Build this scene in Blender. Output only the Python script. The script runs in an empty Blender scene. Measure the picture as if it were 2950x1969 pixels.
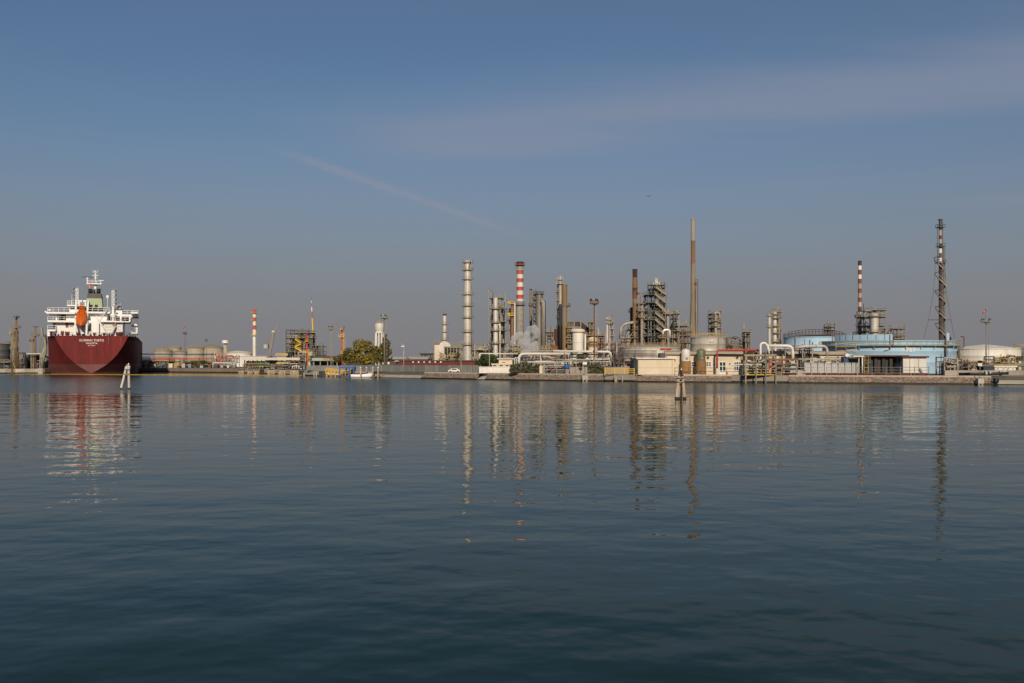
import bpy, math, random
from mathutils import Vector, noise
R = random.Random(11)
sc = bpy.context.scene
col = sc.collection
# ---------------------------------------------------------------- camera, sky, sun, exposure
F, CX, HY, HC = 2868.0, 1475.0, 1040.0, 3.5      # focal length (px of the 2950 px frame), horizon row, eye height
cd = bpy.data.cameras.new('camera'); cam = bpy.data.objects.new('camera', cd); col.objects.link(cam)
cd.sensor_width = 36.0; cd.lens = 36.0 * F / 2950.0; cd.shift_y = (HY - 984.5) / 2950.0
cd.clip_start = 0.5; cd.clip_end = 20000
cam.location = (0, 0, HC); cam.rotation_euler = (math.radians(90), 0, 0)
sc.camera = cam
SUN_EL, SUN_AZ = 27.0, 4.0        # the sun stands behind the camera, a little to its right
sc.view_settings.view_transform = 'Standard'; sc.view_settings.look = 'None'
sc.view_settings.gamma = 1.0; sc.view_settings.use_curve_mapping = False
sc.view_settings.exposure = 0.0
sd = bpy.data.lights.new('sun', 'SUN'); sun = bpy.data.objects.new('sun', sd); col.objects.link(sun)
sd.energy = 3.7; sd.angle = math.radians(0.53); sd.color = (1.0, 0.86, 0.68)
sun.rotation_euler = (math.radians(90 - SUN_EL), 0, math.radians(SUN_AZ))
W = bpy.data.worlds.new('World'); sc.world = W; W.use_nodes = True
nt = W.node_tree; N = nt.nodes; L = nt.links
for n in list(N): N.remove(n)
def nd(t, **k):
    n = N.new(t)
    for a, b in k.items(): setattr(n, a, b)
    return n
def mth(op, a, b=None, c=None, clamp=False):
    n = N.new('ShaderNodeMath'); n.operation = op; n.use_clamp = clamp
    for i, v in enumerate((a, b, c)):
        if v is None: continue
        if isinstance(v, (int, float)): n.inputs[i].default_value = v
        else: L.new(v, n.inputs[i])
    return n.outputs[0]
sky = nd('ShaderNodeTexSky', sky_type='NISHITA'); sky.sun_disc = False
sky.sun_elevation = math.radians(SUN_EL); sky.sun_rotation = math.radians(180 - SUN_AZ)
sky.altitude = 0; sky.air_density = 1.0; sky.dust_density = 0.8; sky.ozone_density = 4.0
tc = nd('ShaderNodeTexCoord'); sep = nd('ShaderNodeSeparateXYZ'); L.new(tc.outputs['Generated'], sep.inputs[0])
zz = mth('MAXIMUM', sep.outputs[2], 0.015)
cu = mth('DIVIDE', sep.outputs[0], zz); cv = mth('DIVIDE', sep.outputs[1], zz)      # place in a flat high cloud layer
comb = nd('ShaderNodeCombineXYZ'); L.new(cu, comb.inputs[0]); L.new(cv, comb.inputs[1])
def cloudnoise(rot, sx, sy, scale, detail, off):
    m = nd('ShaderNodeMapping'); m.inputs['Rotation'].default_value[2] = rot
    m.inputs['Scale'].default_value = (sx, sy, 1); m.inputs['Location'].default_value = off
    L.new(comb.outputs[0], m.inputs[0])
    t = nd('ShaderNodeTexNoise'); t.inputs['Scale'].default_value = scale; t.inputs['Detail'].default_value = detail
    t.inputs['Roughness'].default_value = 0.55; L.new(m.outputs[0], t.inputs['Vector'])
    return t.outputs[0]
def band(x0, y0, x1, y1, w, t0=None, t1=None, soft=0.3, wob=None):
    # soft streak of cirrus lying along a line of the cloud layer
    dx, dy = x1 - x0, y1 - y0; l = math.hypot(dx, dy); dx /= l; dy /= l
    a = mth('ADD', mth('MULTIPLY', cu, dx), mth('MULTIPLY', cv, dy)); a = mth('SUBTRACT', a, x0 * dx + y0 * dy)
    d = mth('ADD', mth('MULTIPLY', cu, -dy), mth('MULTIPLY', cv, dx)); d = mth('SUBTRACT', d, -x0 * dy + y0 * dx)
    if wob is not None: d = mth('ADD', d, mth('MULTIPLY', mth('SUBTRACT', wob, 0.5), w * 1.6))
    g = mth('DIVIDE', d, w); g = mth('MULTIPLY', mth('MULTIPLY', g, g), -1.0); g = mth('EXPONENT', g)
    if t0 is not None:
        e0 = nd('ShaderNodeMapRange', interpolation_type='SMOOTHSTEP'); L.new(a, e0.inputs[0]); e0.inputs[1].default_value = t0 - soft; e0.inputs[2].default_value = t0 + soft
        e1 = nd('ShaderNodeMapRange', interpolation_type='SMOOTHSTEP'); L.new(a, e1.inputs[0]); e1.inputs[1].default_value = t1 - soft; e1.inputs[2].default_value = t1 + soft
        e1.inputs[3].default_value = 1; e1.inputs[4].default_value = 0
        g = mth('MULTIPLY', g, mth('MULTIPLY', e0.outputs[0], e1.outputs[0]))
    return g
n1 = cloudnoise(0.45, 0.5, 1.6, 1.1, 4, (3, 1, 0)); n2 = cloudnoise(0.5, 0.35, 1.0, 0.5, 3, (8, 4, 0)); n3 = cloudnoise(-1.2, 1.0, 6.0, 2.0, 4, (1, 2, 0))
veil = mth('MULTIPLY', band(-0.72, 4.68, 1.75, 3.42, 0.50, 0.05, 3.6, 0.40, n1), mth('ADD', mth('MULTIPLY', n2, 0.9), 0.25))
trail = mth('MULTIPLY', band(-1.21, 4.41, 0.0, 7.75, 0.058, 0.5, 3.3, 0.45, n3), 1.25)
trail2 = mth('MULTIPLY', band(-1.95, 2.6, -1.21, 4.41, 0.13, -0.2, 2.2, 0.7, n3), 0.04)
wisp = mth('MULTIPLY', band(2.6, 6.3, 4.5, 6.0, 0.35, 0.2, 6.0, 0.9, n1), 0.5)
thin = mth('MULTIPLY', mth('SUBTRACT', n2, 0.42, clamp=True), 0.55)
cl = mth('ADD', mth('ADD', mth('MULTIPLY', veil, 1.35), trail), mth('ADD', mth('ADD', trail2, wisp), thin), clamp=True)
fade = nd('ShaderNodeMapRange', interpolation_type='SMOOTHSTEP'); L.new(sep.outputs[2], fade.inputs[0]); fade.inputs[1].default_value = 0.04; fade.inputs[2].default_value = 0.12
cl = mth('MULTIPLY', mth('MULTIPLY', cl, fade.outputs[0]), 0.62)
mx = nd('ShaderNodeMix', data_type='RGBA'); L.new(cl, mx.inputs[0]); mx.inputs[7].default_value = (4.25, 4.72, 6.05, 1)
# the low belt of haze all round the horizon
hz = nd('ShaderNodeMapRange', interpolation_type='SMOOTHERSTEP'); L.new(sep.outputs[2], hz.inputs[0]); hz.inputs[1].default_value = -0.02; hz.inputs[2].default_value = 0.30
hz.inputs[3].default_value = 0.93; hz.inputs[4].default_value = 0.0
mh = nd('ShaderNodeMix', data_type='RGBA'); L.new(hz.outputs[0], mh.inputs[0]); L.new(sky.outputs[0], mh.inputs[6]); L.new(mh.outputs[2], mx.inputs[6]); mh.inputs[7].default_value = (3.55, 3.42, 3.75, 1)
bg = nd('ShaderNodeBackground'); L.new(mx.outputs[2], bg.inputs[0]); bg.inputs[1].default_value = 0.058
wo = nd('ShaderNodeOutputWorld'); L.new(bg.outputs[0], wo.inputs[0])
sc.cycles.max_bounces = 5; sc.cycles.diffuse_bounces = 2; sc.cycles.glossy_bounces = 3; sc.cycles.volume_bounces = 3
sc.cycles.transparent_max_bounces = 6; sc.cycles.caustics_reflective = False; sc.cycles.caustics_refractive = False

# ---------------------------------------------------------------- measures
GZ = 1.2
def X(px, Y): return (px - CX) / F * Y
def Zp(py, Y): return HC - (py - HY) / F * Y
Q = [(-300, 1072), (400, 1072), (690, 1074.5), (790, 1078.5), (870, 1082.5), (930, 1085), (1075, 1088.5), (1480, 1096.5), (1900, 1102), (2400, 1105.5), (2950, 1109.5), (3600, 1113)]
def qY(px):
    for (a, ya), (b, yb) in zip(Q, Q[1:]):
        if px <= b: return HC * F / (ya + (yb - ya) * (px - a) / (b - a) - HY)
    return HC * F / (1113 - HY)
V = Vector
# ---------------------------------------------------------------- materials
MT = {}
def mat(key, c1, c2=None, rough=0.6, metal=0.0, scale=0.7, stretch=(1, 1, 0.3), amount=0.5, bump=0.0, bscale=8.0, spec=0.4, vary=0.12):
    """painted or bare surface: two tones mixed by streaky noise, a finer soiling noise, a small tone change from object to object"""
    m = bpy.data.materials.new(key); m.use_nodes = True; t = m.node_tree; n = t.nodes; l = t.links
    p = n['Principled BSDF']; p.inputs['Metallic'].default_value = metal; p.inputs['Specular IOR Level'].default_value = spec
    if c2 is None: c2 = tuple(v * 0.62 for v in c1)
    tcn = n.new('ShaderNodeTexCoord'); mp = n.new('ShaderNodeMapping'); mp.inputs['Scale'].default_value = stretch
    l.new(tcn.outputs['Object'], mp.inputs[0])
    oi = n.new('ShaderNodeObjectInfo')
    va = n.new('ShaderNodeVectorMath'); va.operation = 'ADD'; l.new(mp.outputs[0], va.inputs[0])
    vs = n.new('ShaderNodeMath'); vs.operation = 'MULTIPLY'; vs.inputs[1].default_value = 37.0; l.new(oi.outputs['Random'], vs.inputs[0]); l.new(vs.outputs[0], va.inputs[1])
    a = n.new('ShaderNodeTexNoise'); a.inputs['Scale'].default_value = scale; a.inputs['Detail'].default_value = 6; a.inputs['Roughness'].default_value = 0.65; l.new(va.outputs[0], a.inputs['Vector'])
    mr = n.new('ShaderNodeMapRange'); mr.inputs[1].default_value = 0.36; mr.inputs[2].default_value = 0.70; mr.inputs[4].default_value = amount; l.new(a.outputs[0], mr.inputs[0])
    mx = n.new('ShaderNodeMix'); mx.data_type = 'RGBA'; mx.inputs[6].default_value = (*c1, 1); mx.inputs[7].default_value = (*c2, 1); l.new(mr.outputs[0], mx.inputs[0])
    hv = n.new('ShaderNodeHueSaturation'); l.new(mx.outputs[2], hv.inputs['Color'])
    m2 = n.new('ShaderNodeMapRange'); m2.inputs[3].default_value = 1 - vary; m2.inputs[4].default_value = 1 + vary; l.new(oi.outputs['Random'], m2.inputs[0]); l.new(m2.outputs[0], hv.inputs['Value'])
    l.new(hv.outputs[0], p.inputs['Base Color'])
    r2 = n.new('ShaderNodeMapRange'); r2.inputs[3].default_value = max(0.05, rough - 0.1); r2.inputs[4].default_value = min(1, rough + 0.15); l.new(a.outputs[0], r2.inputs[0]); l.new(r2.outputs[0], p.inputs['Roughness'])
    if bump:
        b = n.new('ShaderNodeBump'); b.inputs['Strength'].default_value = 1; b.inputs['Distance'].default_value = bump
        c = n.new('ShaderNodeTexNoise'); c.inputs['Scale'].default_value = bscale; c.inputs['Detail'].default_value = 4; l.new(tcn.outputs['Object'], c.inputs['Vector'])
        l.new(c.outputs[0], b.inputs['Height']); l.new(b.outputs[0], p.inputs['Normal'])
    MT[key] = m; return m
mat('silver', (0.76, 0.71, 0.64), (0.38, 0.31, 0.23), 0.32, 0.3, 0.8, amount=0.55)
mat('steel', (0.27, 0.255, 0.23), (0.13, 0.095, 0.065), 0.5, 0.35, 0.5, amount=0.7)
mat('pale_steel', (0.42, 0.38, 0.32), (0.20, 0.145, 0.09), 0.5, 0.15, 1.1, amount=0.85)
mat('lagging', (0.52, 0.48, 0.42), (0.28, 0.23, 0.17), 0.5, 0.2, 1.1, (1, 1, 0.2), amount=0.75)
mat('white', (0.74, 0.70, 0.63), (0.46, 0.38, 0.29), 0.5, 0, 1.0, (1, 1, 0.25), amount=0.5)
mat('ship_white', (0.84, 0.83, 0.80), (0.66, 0.60, 0.52), 0.4, 0, 0.3, amount=0.3, vary=0.03)
mat('cream', (0.70, 0.59, 0.43), (0.50, 0.40, 0.27), 0.8, 0, 0.8, (1, 1, 0.3), amount=0.5, vary=0.04)
mat('fascia', (0.40, 0.34, 0.26), (0.26, 0.21, 0.16), 0.8, 0, 0.5, amount=0.5, vary=0.04)
mat('concrete', (0.36, 0.31, 0.25), (0.19, 0.16, 0.13), 0.9, 0, 0.5, (1, 1, 0.4), amount=0.7, bump=0.02, bscale=6)
mat('pale_concrete', (0.48, 0.43, 0.36), (0.28, 0.24, 0.19), 0.9, 0, 0.6, amount=0.6, bump=0.02)
mat('dark', (0.030, 0.030, 0.033), (0.055, 0.047, 0.04), 0.7)
mat('dark_steel', (0.085, 0.085, 0.082), (0.05, 0.045, 0.04), 0.6, 0.2)
mat('grey_green', (0.17, 0.19, 0.16), (0.10, 0.10, 0.08), 0.6, 0.1)
mat('olive', (0.30, 0.26, 0.15), (0.17, 0.14, 0.08), 0.6, 0, 0.8, amount=0.7)
mat('rail_yellow', (0.50, 0.36, 0.13), (0.28, 0.21, 0.10), 0.6, 0, 0.9, amount=0.8)
mat('bright_yellow', (0.72, 0.43, 0.02), (0.50, 0.30, 0.04), 0.5, 0, 1.0, amount=0.4)
mat('beige_steel', (0.34, 0.285, 0.18), (0.17, 0.12, 0.07), 0.6, 0, 0.8, amount=0.7)
mat('rust', (0.20, 0.085, 0.04), (0.10, 0.045, 0.027), 0.85, 0, 0.5, (1, 1, 0.35), amount=0.8, bump=0.02)
mat('dark_rust', (0.085, 0.042, 0.03), (0.045, 0.026, 0.02), 0.85, 0, 0.6, amount=0.8)
mat('stack_brown', (0.30, 0.185, 0.085), (0.145, 0.072, 0.035), 0.75, 0, 0.28, (1, 1, 0.22), amount=0.85)
mat('stack_tan', (0.27, 0.215, 0.145), (0.155, 0.095, 0.05), 0.8, 0, 0.7, (1, 1, 0.2), amount=0.75)
mat('stack_grey', (0.38, 0.345, 0.29), (0.19, 0.14, 0.095), 0.75, 0, 0.8, (1, 1, 0.2), amount=0.7)
mat('stack_orange', (0.25, 0.12, 0.055), (0.17, 0.10, 0.05), 0.8, 0, 0.4, (1, 1, 0.3), amount=0.6)
mat('red', (0.52, 0.05, 0.045), (0.33, 0.05, 0.04), 0.5, 0, 0.7, amount=0.5)
mat('signal_red', (0.50, 0.065, 0.05), (0.34, 0.13, 0.10), 0.6, 0, 1.2, (1, 1, 0.3), amount=0.8)
mat('dull_red', (0.16, 0.035, 0.033), (0.10, 0.028, 0.026), 0.8)
mat('brick_red', (0.20, 0.075, 0.05), (0.12, 0.05, 0.04), 0.85)
mat('tank_blue', (0.38, 0.55, 0.68), (0.27, 0.39, 0.48), 0.55, 0, 0.8, (1, 1, 0.25), amount=0.5, vary=0.03)
mat('blue', (0.03, 0.11, 0.36), (0.03, 0.08, 0.22), 0.5)
mat('dark_blue', (0.03, 0.07, 0.13), None, 0.5)
mat('green', (0.09, 0.22, 0.13), (0.05, 0.12, 0.07), 0.6)
mat('pale_green', (0.36, 0.50, 0.42), (0.34, 0.25, 0.15), 0.7, 0, 0.5, amount=0.35)
mat('funnel_green', (0.33, 0.40, 0.22), (0.32, 0.40, 0.22), 0.5, 0, 0.3, amount=0.4)
mat('funnel_grey', (0.075, 0.07, 0.06), None, 0.6)
mat('black', (0.012, 0.012, 0.014), (0.02, 0.02, 0.02), 0.5)
mat('hull_red', (0.185, 0.022, 0.020), (0.088, 0.017, 0.016), 0.65, 0, 0.7, (1, 1, 0.14), amount=0.95, spec=0.2, vary=0.0)
mat('boot_red', (0.175, 0.058, 0.05), (0.12, 0.038, 0.034), 0.6, 0, 0.4, (1, 1, 0.5), amount=0.8, vary=0.0)
mat('deck_red', (0.13, 0.035, 0.03), (0.07, 0.03, 0.026), 0.7)
mat('boat_orange', (0.60, 0.11, 0.008), (0.55, 0.12, 0.02), 0.4, 0, 0.5, amount=0.4)
mat('timber', (0.52, 0.42, 0.32), (0.27, 0.19, 0.13), 0.9, 0, 2.2, (1, 1, 0.12), amount=0.8, bump=0.02, bscale=5)
mat('dark_timber', (0.075, 0.052, 0.038), (0.03, 0.025, 0.02), 0.9, 0, 2.0, (1, 1, 0.2), bump=0.02)
mat('weed', (0.012, 0.013, 0.010), (0.03, 0.028, 0.018), 0.6)
mat('roof_brown', (0.10, 0.055, 0.04), None, 0.8)
mat('roof_white', (0.58, 0.53, 0.47), (0.40, 0.35, 0.30), 0.8)
mat('fence_green', (0.20, 0.215, 0.195), (0.12, 0.13, 0.115), 0.7, 0, 1.2, amount=0.6)
mat('fence_grey', (0.37, 0.36, 0.335), (0.26, 0.245, 0.22), 0.8, 0, 0.8, amount=0.6)
mat('frosted', (0.50, 0.50, 0.48), (0.36, 0.36, 0.36), 0.4, 0, 1.2, (1, 1, 0.15), amount=0.7)
mat('silo_brown', (0.33, 0.17, 0.05), (0.22, 0.12, 0.045), 0.7, 0, 0.8, (1, 1, 0.15), amount=0.6)
mat('silo_green', (0.16, 0.16, 0.085), (0.09, 0.10, 0.055), 0.5, 0.1, 0.8, (1, 1, 0.15), amount=0.7)
mat('boom_yellow', (0.62, 0.42, 0.05), (0.55, 0.36, 0.05), 0.5)
mat('bark', (0.09, 0.07, 0.05), None, 0.9)
mat('ground', (0.115, 0.105, 0.09), (0.07, 0.066, 0.055), 0.95, 0, 0.08, (1, 1, 1), amount=0.8)
mat('shed_grey', (0.22, 0.23, 0.25), (0.16, 0.165, 0.175), 0.7)
mat('quay_brown', (0.24, 0.19, 0.155), (0.14, 0.105, 0.085), 0.9, 0, 0.8, amount=0.7, bump=0.03)
mat('letter', (0.78, 0.75, 0.66), (0.65, 0.58, 0.45), 0.6, 0, 2.0, amount=0.3)
g = bpy.data.materials.new('window_glass'); g.use_nodes = True
p = g.node_tree.nodes['Principled BSDF']; p.inputs['Base Color'].default_value = (0.02, 0.045, 0.055, 1); p.inputs['Roughness'].default_value = 0.08; MT['glass'] = g
def leafmat(key, c1, c2):
    m = bpy.data.materials.new(key); m.use_nodes = True; t = m.node_tree; n = t.nodes; l = t.links
    p = n['Principled BSDF']; p.inputs['Roughness'].default_value = 0.75; p.inputs['Specular IOR Level'].default_value = 0.2
    at = n.new('ShaderNodeAttribute'); at.attribute_name = 'tone'
    mx = n.new('ShaderNodeMix'); mx.data_type = 'RGBA'; mx.inputs[6].default_value = (*c1, 1); mx.inputs[7].default_value = (*c2, 1)
    l.new(at.outputs['Fac'], mx.inputs[0]); l.new(mx.outputs[2], p.inputs['Base Color'])
    MT[key] = m
leafmat('leaf_green', (0.028, 0.045, 0.014), (0.075, 0.10, 0.03))
leafmat('leaf_autumn', (0.10, 0.095, 0.02), (0.30, 0.21, 0.042))
leafmat('leaf_olive', (0.06, 0.066, 0.017), (0.17, 0.145, 0.035))
leafmat('leaf_rusty', (0.13, 0.07, 0.018), (0.22, 0.14, 0.04))
leafmat('leaf_scrub', (0.06, 0.06, 0.03), (0.17, 0.16, 0.085))
# rubble stone facing of the quay
m = bpy.data.materials.new('rubble'); m.use_nodes = True; t = m.node_tree; n = t.nodes; l = t.links; p = n['Principled BSDF']
tcn = n.new('ShaderNodeTexCoord'); vo = n.new('ShaderNodeTexVoronoi'); vo.inputs['Scale'].default_value = 4.8; l.new(tcn.outputs['Object'], vo.inputs['Vector'])
cr = n.new('ShaderNodeValToRGB'); e = cr.color_ramp.elements; e[0].position = 0.0; e[0].color = (0.13, 0.088, 0.062, 1); e[1].position = 1; e[1].color = (0.40, 0.31, 0.23, 1)
k = e.new(0.5); k.color = (0.25, 0.172, 0.122, 1); sx = n.new('ShaderNodeSeparateColor'); l.new(vo.outputs['Color'], sx.inputs[0]); l.new(sx.outputs[0], cr.inputs[0])
v2 = n.new('ShaderNodeTexVoronoi'); v2.feature = 'DISTANCE_TO_EDGE'; v2.inputs['Scale'].default_value = 4.8; l.new(tcn.outputs['Object'], v2.inputs['Vector'])
mr = n.new('ShaderNodeMapRange'); mr.inputs[1].default_value = 0.0; mr.inputs[2].default_value = 0.10; l.new(v2.outputs[0], mr.inputs[0])
nz = n.new('ShaderNodeTexNoise'); nz.inputs['Scale'].default_value = 0.35; nz.inputs['Detail'].default_value = 5; l.new(tcn.outputs['Object'], nz.inputs['Vector'])
mx = n.new('ShaderNodeMix'); mx.data_type = 'RGBA'; mx.inputs[6].default_value = (0.20, 0.16, 0.13, 1); l.new(mr.outputs[0], mx.inputs[0]); l.new(cr.outputs[0], mx.inputs[7])
m3 = n.new('ShaderNodeMix'); m3.data_type = 'RGBA'; m3.blend_type = 'MULTIPLY'; m3.inputs[0].default_value = 0.3; l.new(mx.outputs[2], m3.inputs[6]); l.new(nz.outputs[0], m3.inputs[7])
hs = n.new('ShaderNodeHueSaturation'); hs.inputs['Value'].default_value = 1.2; l.new(m3.outputs[2], hs.inputs['Color']); l.new(hs.outputs[0], p.inputs['Base Color'])
b = n.new('ShaderNodeBump'); b.inputs['Distance'].default_value = 0.06; l.new(mr.outputs[0], b.inputs['Height']); l.new(b.outputs[0], p.inputs['Normal']); p.inputs['Roughness'].default_value = 0.9
MT['rubble'] = m

# ---------------------------------------------------------------- mesh building
class MB:
    def __init__(s, m='steel'):
        s.v = []; s.f = []; s.fm = []; s.fs = []; s.ms = []; s.cur = 0; s.m(m)
    def m(s, k):
        if k not in s.ms: s.ms.append(k)
        s.cur = s.ms.index(k); return s
    def face(s, i, sm=False): s.f.append(tuple(i)); s.fm.append(s.cur); s.fs.append(sm)
    def b(s, x0, x1, y0, y1, z0, z1):
        i = len(s.v)
        s.v += [(x, y, z) for z in (z0, z1) for y in (y0, y1) for x in (x0, x1)]
        for q in ((0, 2, 3, 1), (4, 5, 7, 6), (0, 1, 5, 4), (2, 6, 7, 3), (0, 4, 6, 2), (1, 3, 7, 5)): s.face([i + k for k in q])
        return s
    def beam(s, p, q, w, h=None):
        p, q = V(p), V(q); d = (q - p)
        if d.length < 1e-6: return s
        d.normalize(); up = V((0, 0, 1)) if abs(d.z) < 0.98 else V((0, 1, 0))
        a = d.cross(up).normalized(); c = a.cross(d).normalized(); h = w if h is None else h
        i = len(s.v)
        for o in (p, q):
            for u, v in ((-1, -1), (1, -1), (1, 1), (-1, 1)): s.v.append(tuple(o + a * (u * w / 2) + c * (v * h / 2)))
        for k in ((0, 3, 2, 1), (4, 5, 6, 7), (0, 1, 5, 4), (1, 2, 6, 5), (2, 3, 7, 6), (3, 0, 4, 7)): s.face([i + j for j in k])
        return s
    def tube(s, pts, r, n=8, cap=True, r2=None):
        pts = [V(p) for p in pts]; m = len(pts); i = len(s.v); ref = None
        for k, p in enumerate(pts):
            d = (pts[min(k + 1, m - 1)] - pts[max(k - 1, 0)]).normalized()
            if ref is None: ref = V((0, 0, 1)) if abs(d.z) < 0.9 else V((0, 1, 0))
            a = d.cross(ref)
            if a.length < 1e-3: a = d.cross(V((1, 0.1, 0)))
            a.normalize(); c = a.cross(d).normalized(); ref = c
            rr = r if r2 is None else r + (r2 - r) * k / (m - 1)
            for j in range(n):
                t = 2 * math.pi * j / n; s.v.append(tuple(p + a * (math.cos(t) * rr) + c * (math.sin(t) * rr)))
        for k in range(m - 1):
            for j in range(n):
                j2 = (j + 1) % n; s.face((i + k * n + j, i + k * n + j2, i + (k + 1) * n + j2, i + (k + 1) * n + j), n > 5)
        if cap: s.face([i + j for j in range(n)][::-1]); s.face([i + (m - 1) * n + j for j in range(n)])
        return s
    def cyl(s, p, q, r, r2=None, n=12): return s.tube([p, q], r, n, True, r2)
    def lathe(s, prof, n=24, c=(0, 0), a0=0.0, a1=2 * math.pi, sm=True):
        full = abs(a1 - a0 - 2 * math.pi) < 1e-6; k = n if full else n + 1
        def ring(e):
            i = len(s.v)
            for j in range(k):
                t = a0 + (a1 - a0) * j / n; s.v.append((c[0] + e[0] * math.cos(t), c[1] + e[0] * math.sin(t), e[1]))
            return i
        lo = None; pd = None
        for a in range(len(prof) - 1):
            p, q = prof[a], prof[a + 1]; d = V((q[0] - p[0], q[1] - p[1], 0))
            if d.length < 1e-6 or (p[0] < 1e-6 and q[0] < 1e-6): continue
            d.normalize()
            if len(q) > 2: s.m(q[2])
            if lo is None or pd is None or pd.dot(d) < 0.8: lo = ring(p)
            hi = ring(q)
            for j in range(n):
                j2 = (j + 1) % k; s.face((lo + j, lo + j2, hi + j2, hi + j), sm and abs(d.y) > 0.05)
            lo = hi; pd = d
        return s
    def rail(s, pts, h=1.05, r=0.035, step=1.4, mid=True):
        pts = [V(p) for p in pts]; up = V((0, 0, h))
        for a, b in zip(pts, pts[1:]):
            s.beam(a + up, b + up, r * 2.0)
            if mid: s.beam(a + up * 0.52, b + up * 0.52, r * 1.6)
            k = max(1, int((b - a).length / step + 0.5))
            for j in range(k): q = a.lerp(b, j / k); s.beam(q, q + up, r * 2.0)
        s.beam(pts[-1], pts[-1] + up, r * 2.0); return s
    def ringplat(s, r0, r1, z, a0=0.0, a1=2 * math.pi, h=0.62, n=14, c=(0, 0)):
        s.lathe([(r0, z - 0.09), (r1, z - 0.09), (r1, z + 0.09), (r0, z + 0.09)], n, c, a0, a1, False)
        s.rail([(c[0] + r1 * math.cos(a0 + (a1 - a0) * j / n), c[1] + r1 * math.sin(a0 + (a1 - a0) * j / n), z) for j in range(n + 1)], h, 0.022, 1.3, False)
        return s
    def ladder(s, x, y, z0, z1, w=0.45, cage=True, step=0.6):
        for d in (-w / 2, w / 2): s.beam((x + d, y, z0), (x + d, y, z1), 0.07)
        z = z0
        while z < z1: s.beam((x - w / 2, y, z), (x + w / 2, y, z), 0.05); z += step
        if cage:
            z = z0 + 2
            while z < z1:
                pts = [(x + 0.42 * math.sin(t), y - 0.42 + 0.42 * -math.cos(t), z) for t in (-2.0, -1.0, 0, 1.0, 2.0)]
                for a, b in zip(pts, pts[1:]): s.beam(a, b, 0.045)
                z += 1.5
            for t in (-1.0, 0, 1.0): s.beam((x + 0.42 * math.sin(t), y - 0.42 - 0.42 * math.cos(t), z0 + 2), (x + 0.42 * math.sin(t), y - 0.42 - 0.42 * math.cos(t), z1), 0.04)
        return s
    def mesh(s, name):
        me = bpy.data.meshes.new(name); me.from_pydata(s.v, [], s.f)
        for k in s.ms: me.materials.append(MT[k])
        me.polygons.foreach_set('material_index', s.fm); me.polygons.foreach_set('use_smooth', s.fs); me.update(); return me
    def build(s, name, parent=None, loc=(0, 0, 0)):
        o = bpy.data.objects.new(name, s.mesh(name)); col.objects.link(o); o.location = loc
        if parent is not None: o.parent = parent
        return o
def explode(s, name, parent):
    par = list(range(len(s.v)))
    def fd(i):
        while par[i] != i: par[i] = par[par[i]]; i = par[i]
        return i
    for f in s.f:
        for i in f[1:]: par[fd(i)] = fd(f[0])
    grp = {}
    for k, f in enumerate(s.f): grp.setdefault(fd(f[0]), []).append(k)
    for ks in grp.values():
        o = MB(s.ms[s.fm[ks[0]]]); o.ms = list(s.ms); mp = {}
        for k in ks:
            for i in s.f[k]:
                if i not in mp: mp[i] = len(o.v); o.v.append(s.v[i])
            o.f.append(tuple(mp[i] for i in s.f[k])); o.fm.append(s.fm[k]); o.fs.append(s.fs[k])
        last = o.build(name, parent)
    return last
EXPLODE = set('deck_pillar winch_block painted_shade door fire_locker bollard air_vent whip_aerial vent_louvre deckhouse upper_deckhouse bridge_deck boat_deck draught_marks porthole signal_lamp main_mast stiffener deck_frame'.split())
def tag(o, label=None, cat=None, group=None, kind=None):
    for k, v in (('label', label), ('category', cat), ('group', group), ('kind', kind)):
        if v: o[k] = v
    return o
def fillet(pts, rad, n=4):
    pts = [V(p) for p in pts]; out = [pts[0]]
    for a, b, c in zip(pts, pts[1:], pts[2:]):
        d1 = (a - b); d2 = (c - b); q = min(rad, d1.length * 0.48, d2.length * 0.48)
        p0 = b + d1.normalized() * q; p1 = b + d2.normalized() * q
        for k in range(n + 1):
            t = k / n; out.append(p0.lerp(b, t).lerp(b.lerp(p1, t), t))
    out.append(pts[-1]); return out
class T:
    """a thing: an Empty at its base; x(), z(), w() turn sizes measured on the photograph into metres at the thing's own distance"""
    def __init__(s, name, label, cat, px, Y, group=None, z=GZ, rz=0.0):
        s.px, s.Y, s.z0, s.s = px, Y, z, Y / F
        s.o = bpy.data.objects.new(name, None); col.objects.link(s.o); s.o.location = (X(px, Y), Y, z); s.o.rotation_euler[2] = rz
        s.o.empty_display_size = 0.5; tag(s.o, label, cat, group)
    def x(s, px): return (px - s.px) * s.s
    def z(s, py): return Zp(py, s.Y) - s.z0
    def w(s, n): return n * s.s
    def add(s, mb, name, parent=None): return mb.build(name, parent or s.o)
def text(name, body, size, loc, parent, m='letter', rot=(math.pi / 2, 0, 0), depth=0.02):
    cu = bpy.data.curves.new(name, 'FONT'); cu.body = body; cu.size = size; cu.align_x = 'CENTER'; cu.align_y = 'CENTER'; cu.extrude = depth; cu.resolution_u = 2; cu.offset = size * 0.012
    cu.materials.append(MT[m]); t_ = bpy.data.objects.new(name, cu); col.objects.link(t_); dg = bpy.context.evaluated_depsgraph_get()
    me = bpy.data.meshes.new_from_object(t_.evaluated_get(dg)); bpy.data.objects.remove(t_); bpy.data.curves.remove(cu)
    o = bpy.data.objects.new(name, me); col.objects.link(o); o.location = loc; o.rotation_euler = rot; o.parent = parent; return o

# ---------------------------------------------------------------- ship frame, used by the land outline too
SHIP_Y, SHIP_PX, SHIP_RZ = 258.0, 264.0, math.radians(19.5)
SO = V((X(SHIP_PX, SHIP_Y), SHIP_Y, 0))
def SL(x, y, z=0.0): return V((SO.x + x * math.cos(SHIP_RZ) - y * math.sin(SHIP_RZ), SO.y + x * math.sin(SHIP_RZ) + y * math.cos(SHIP_RZ), z))

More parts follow.
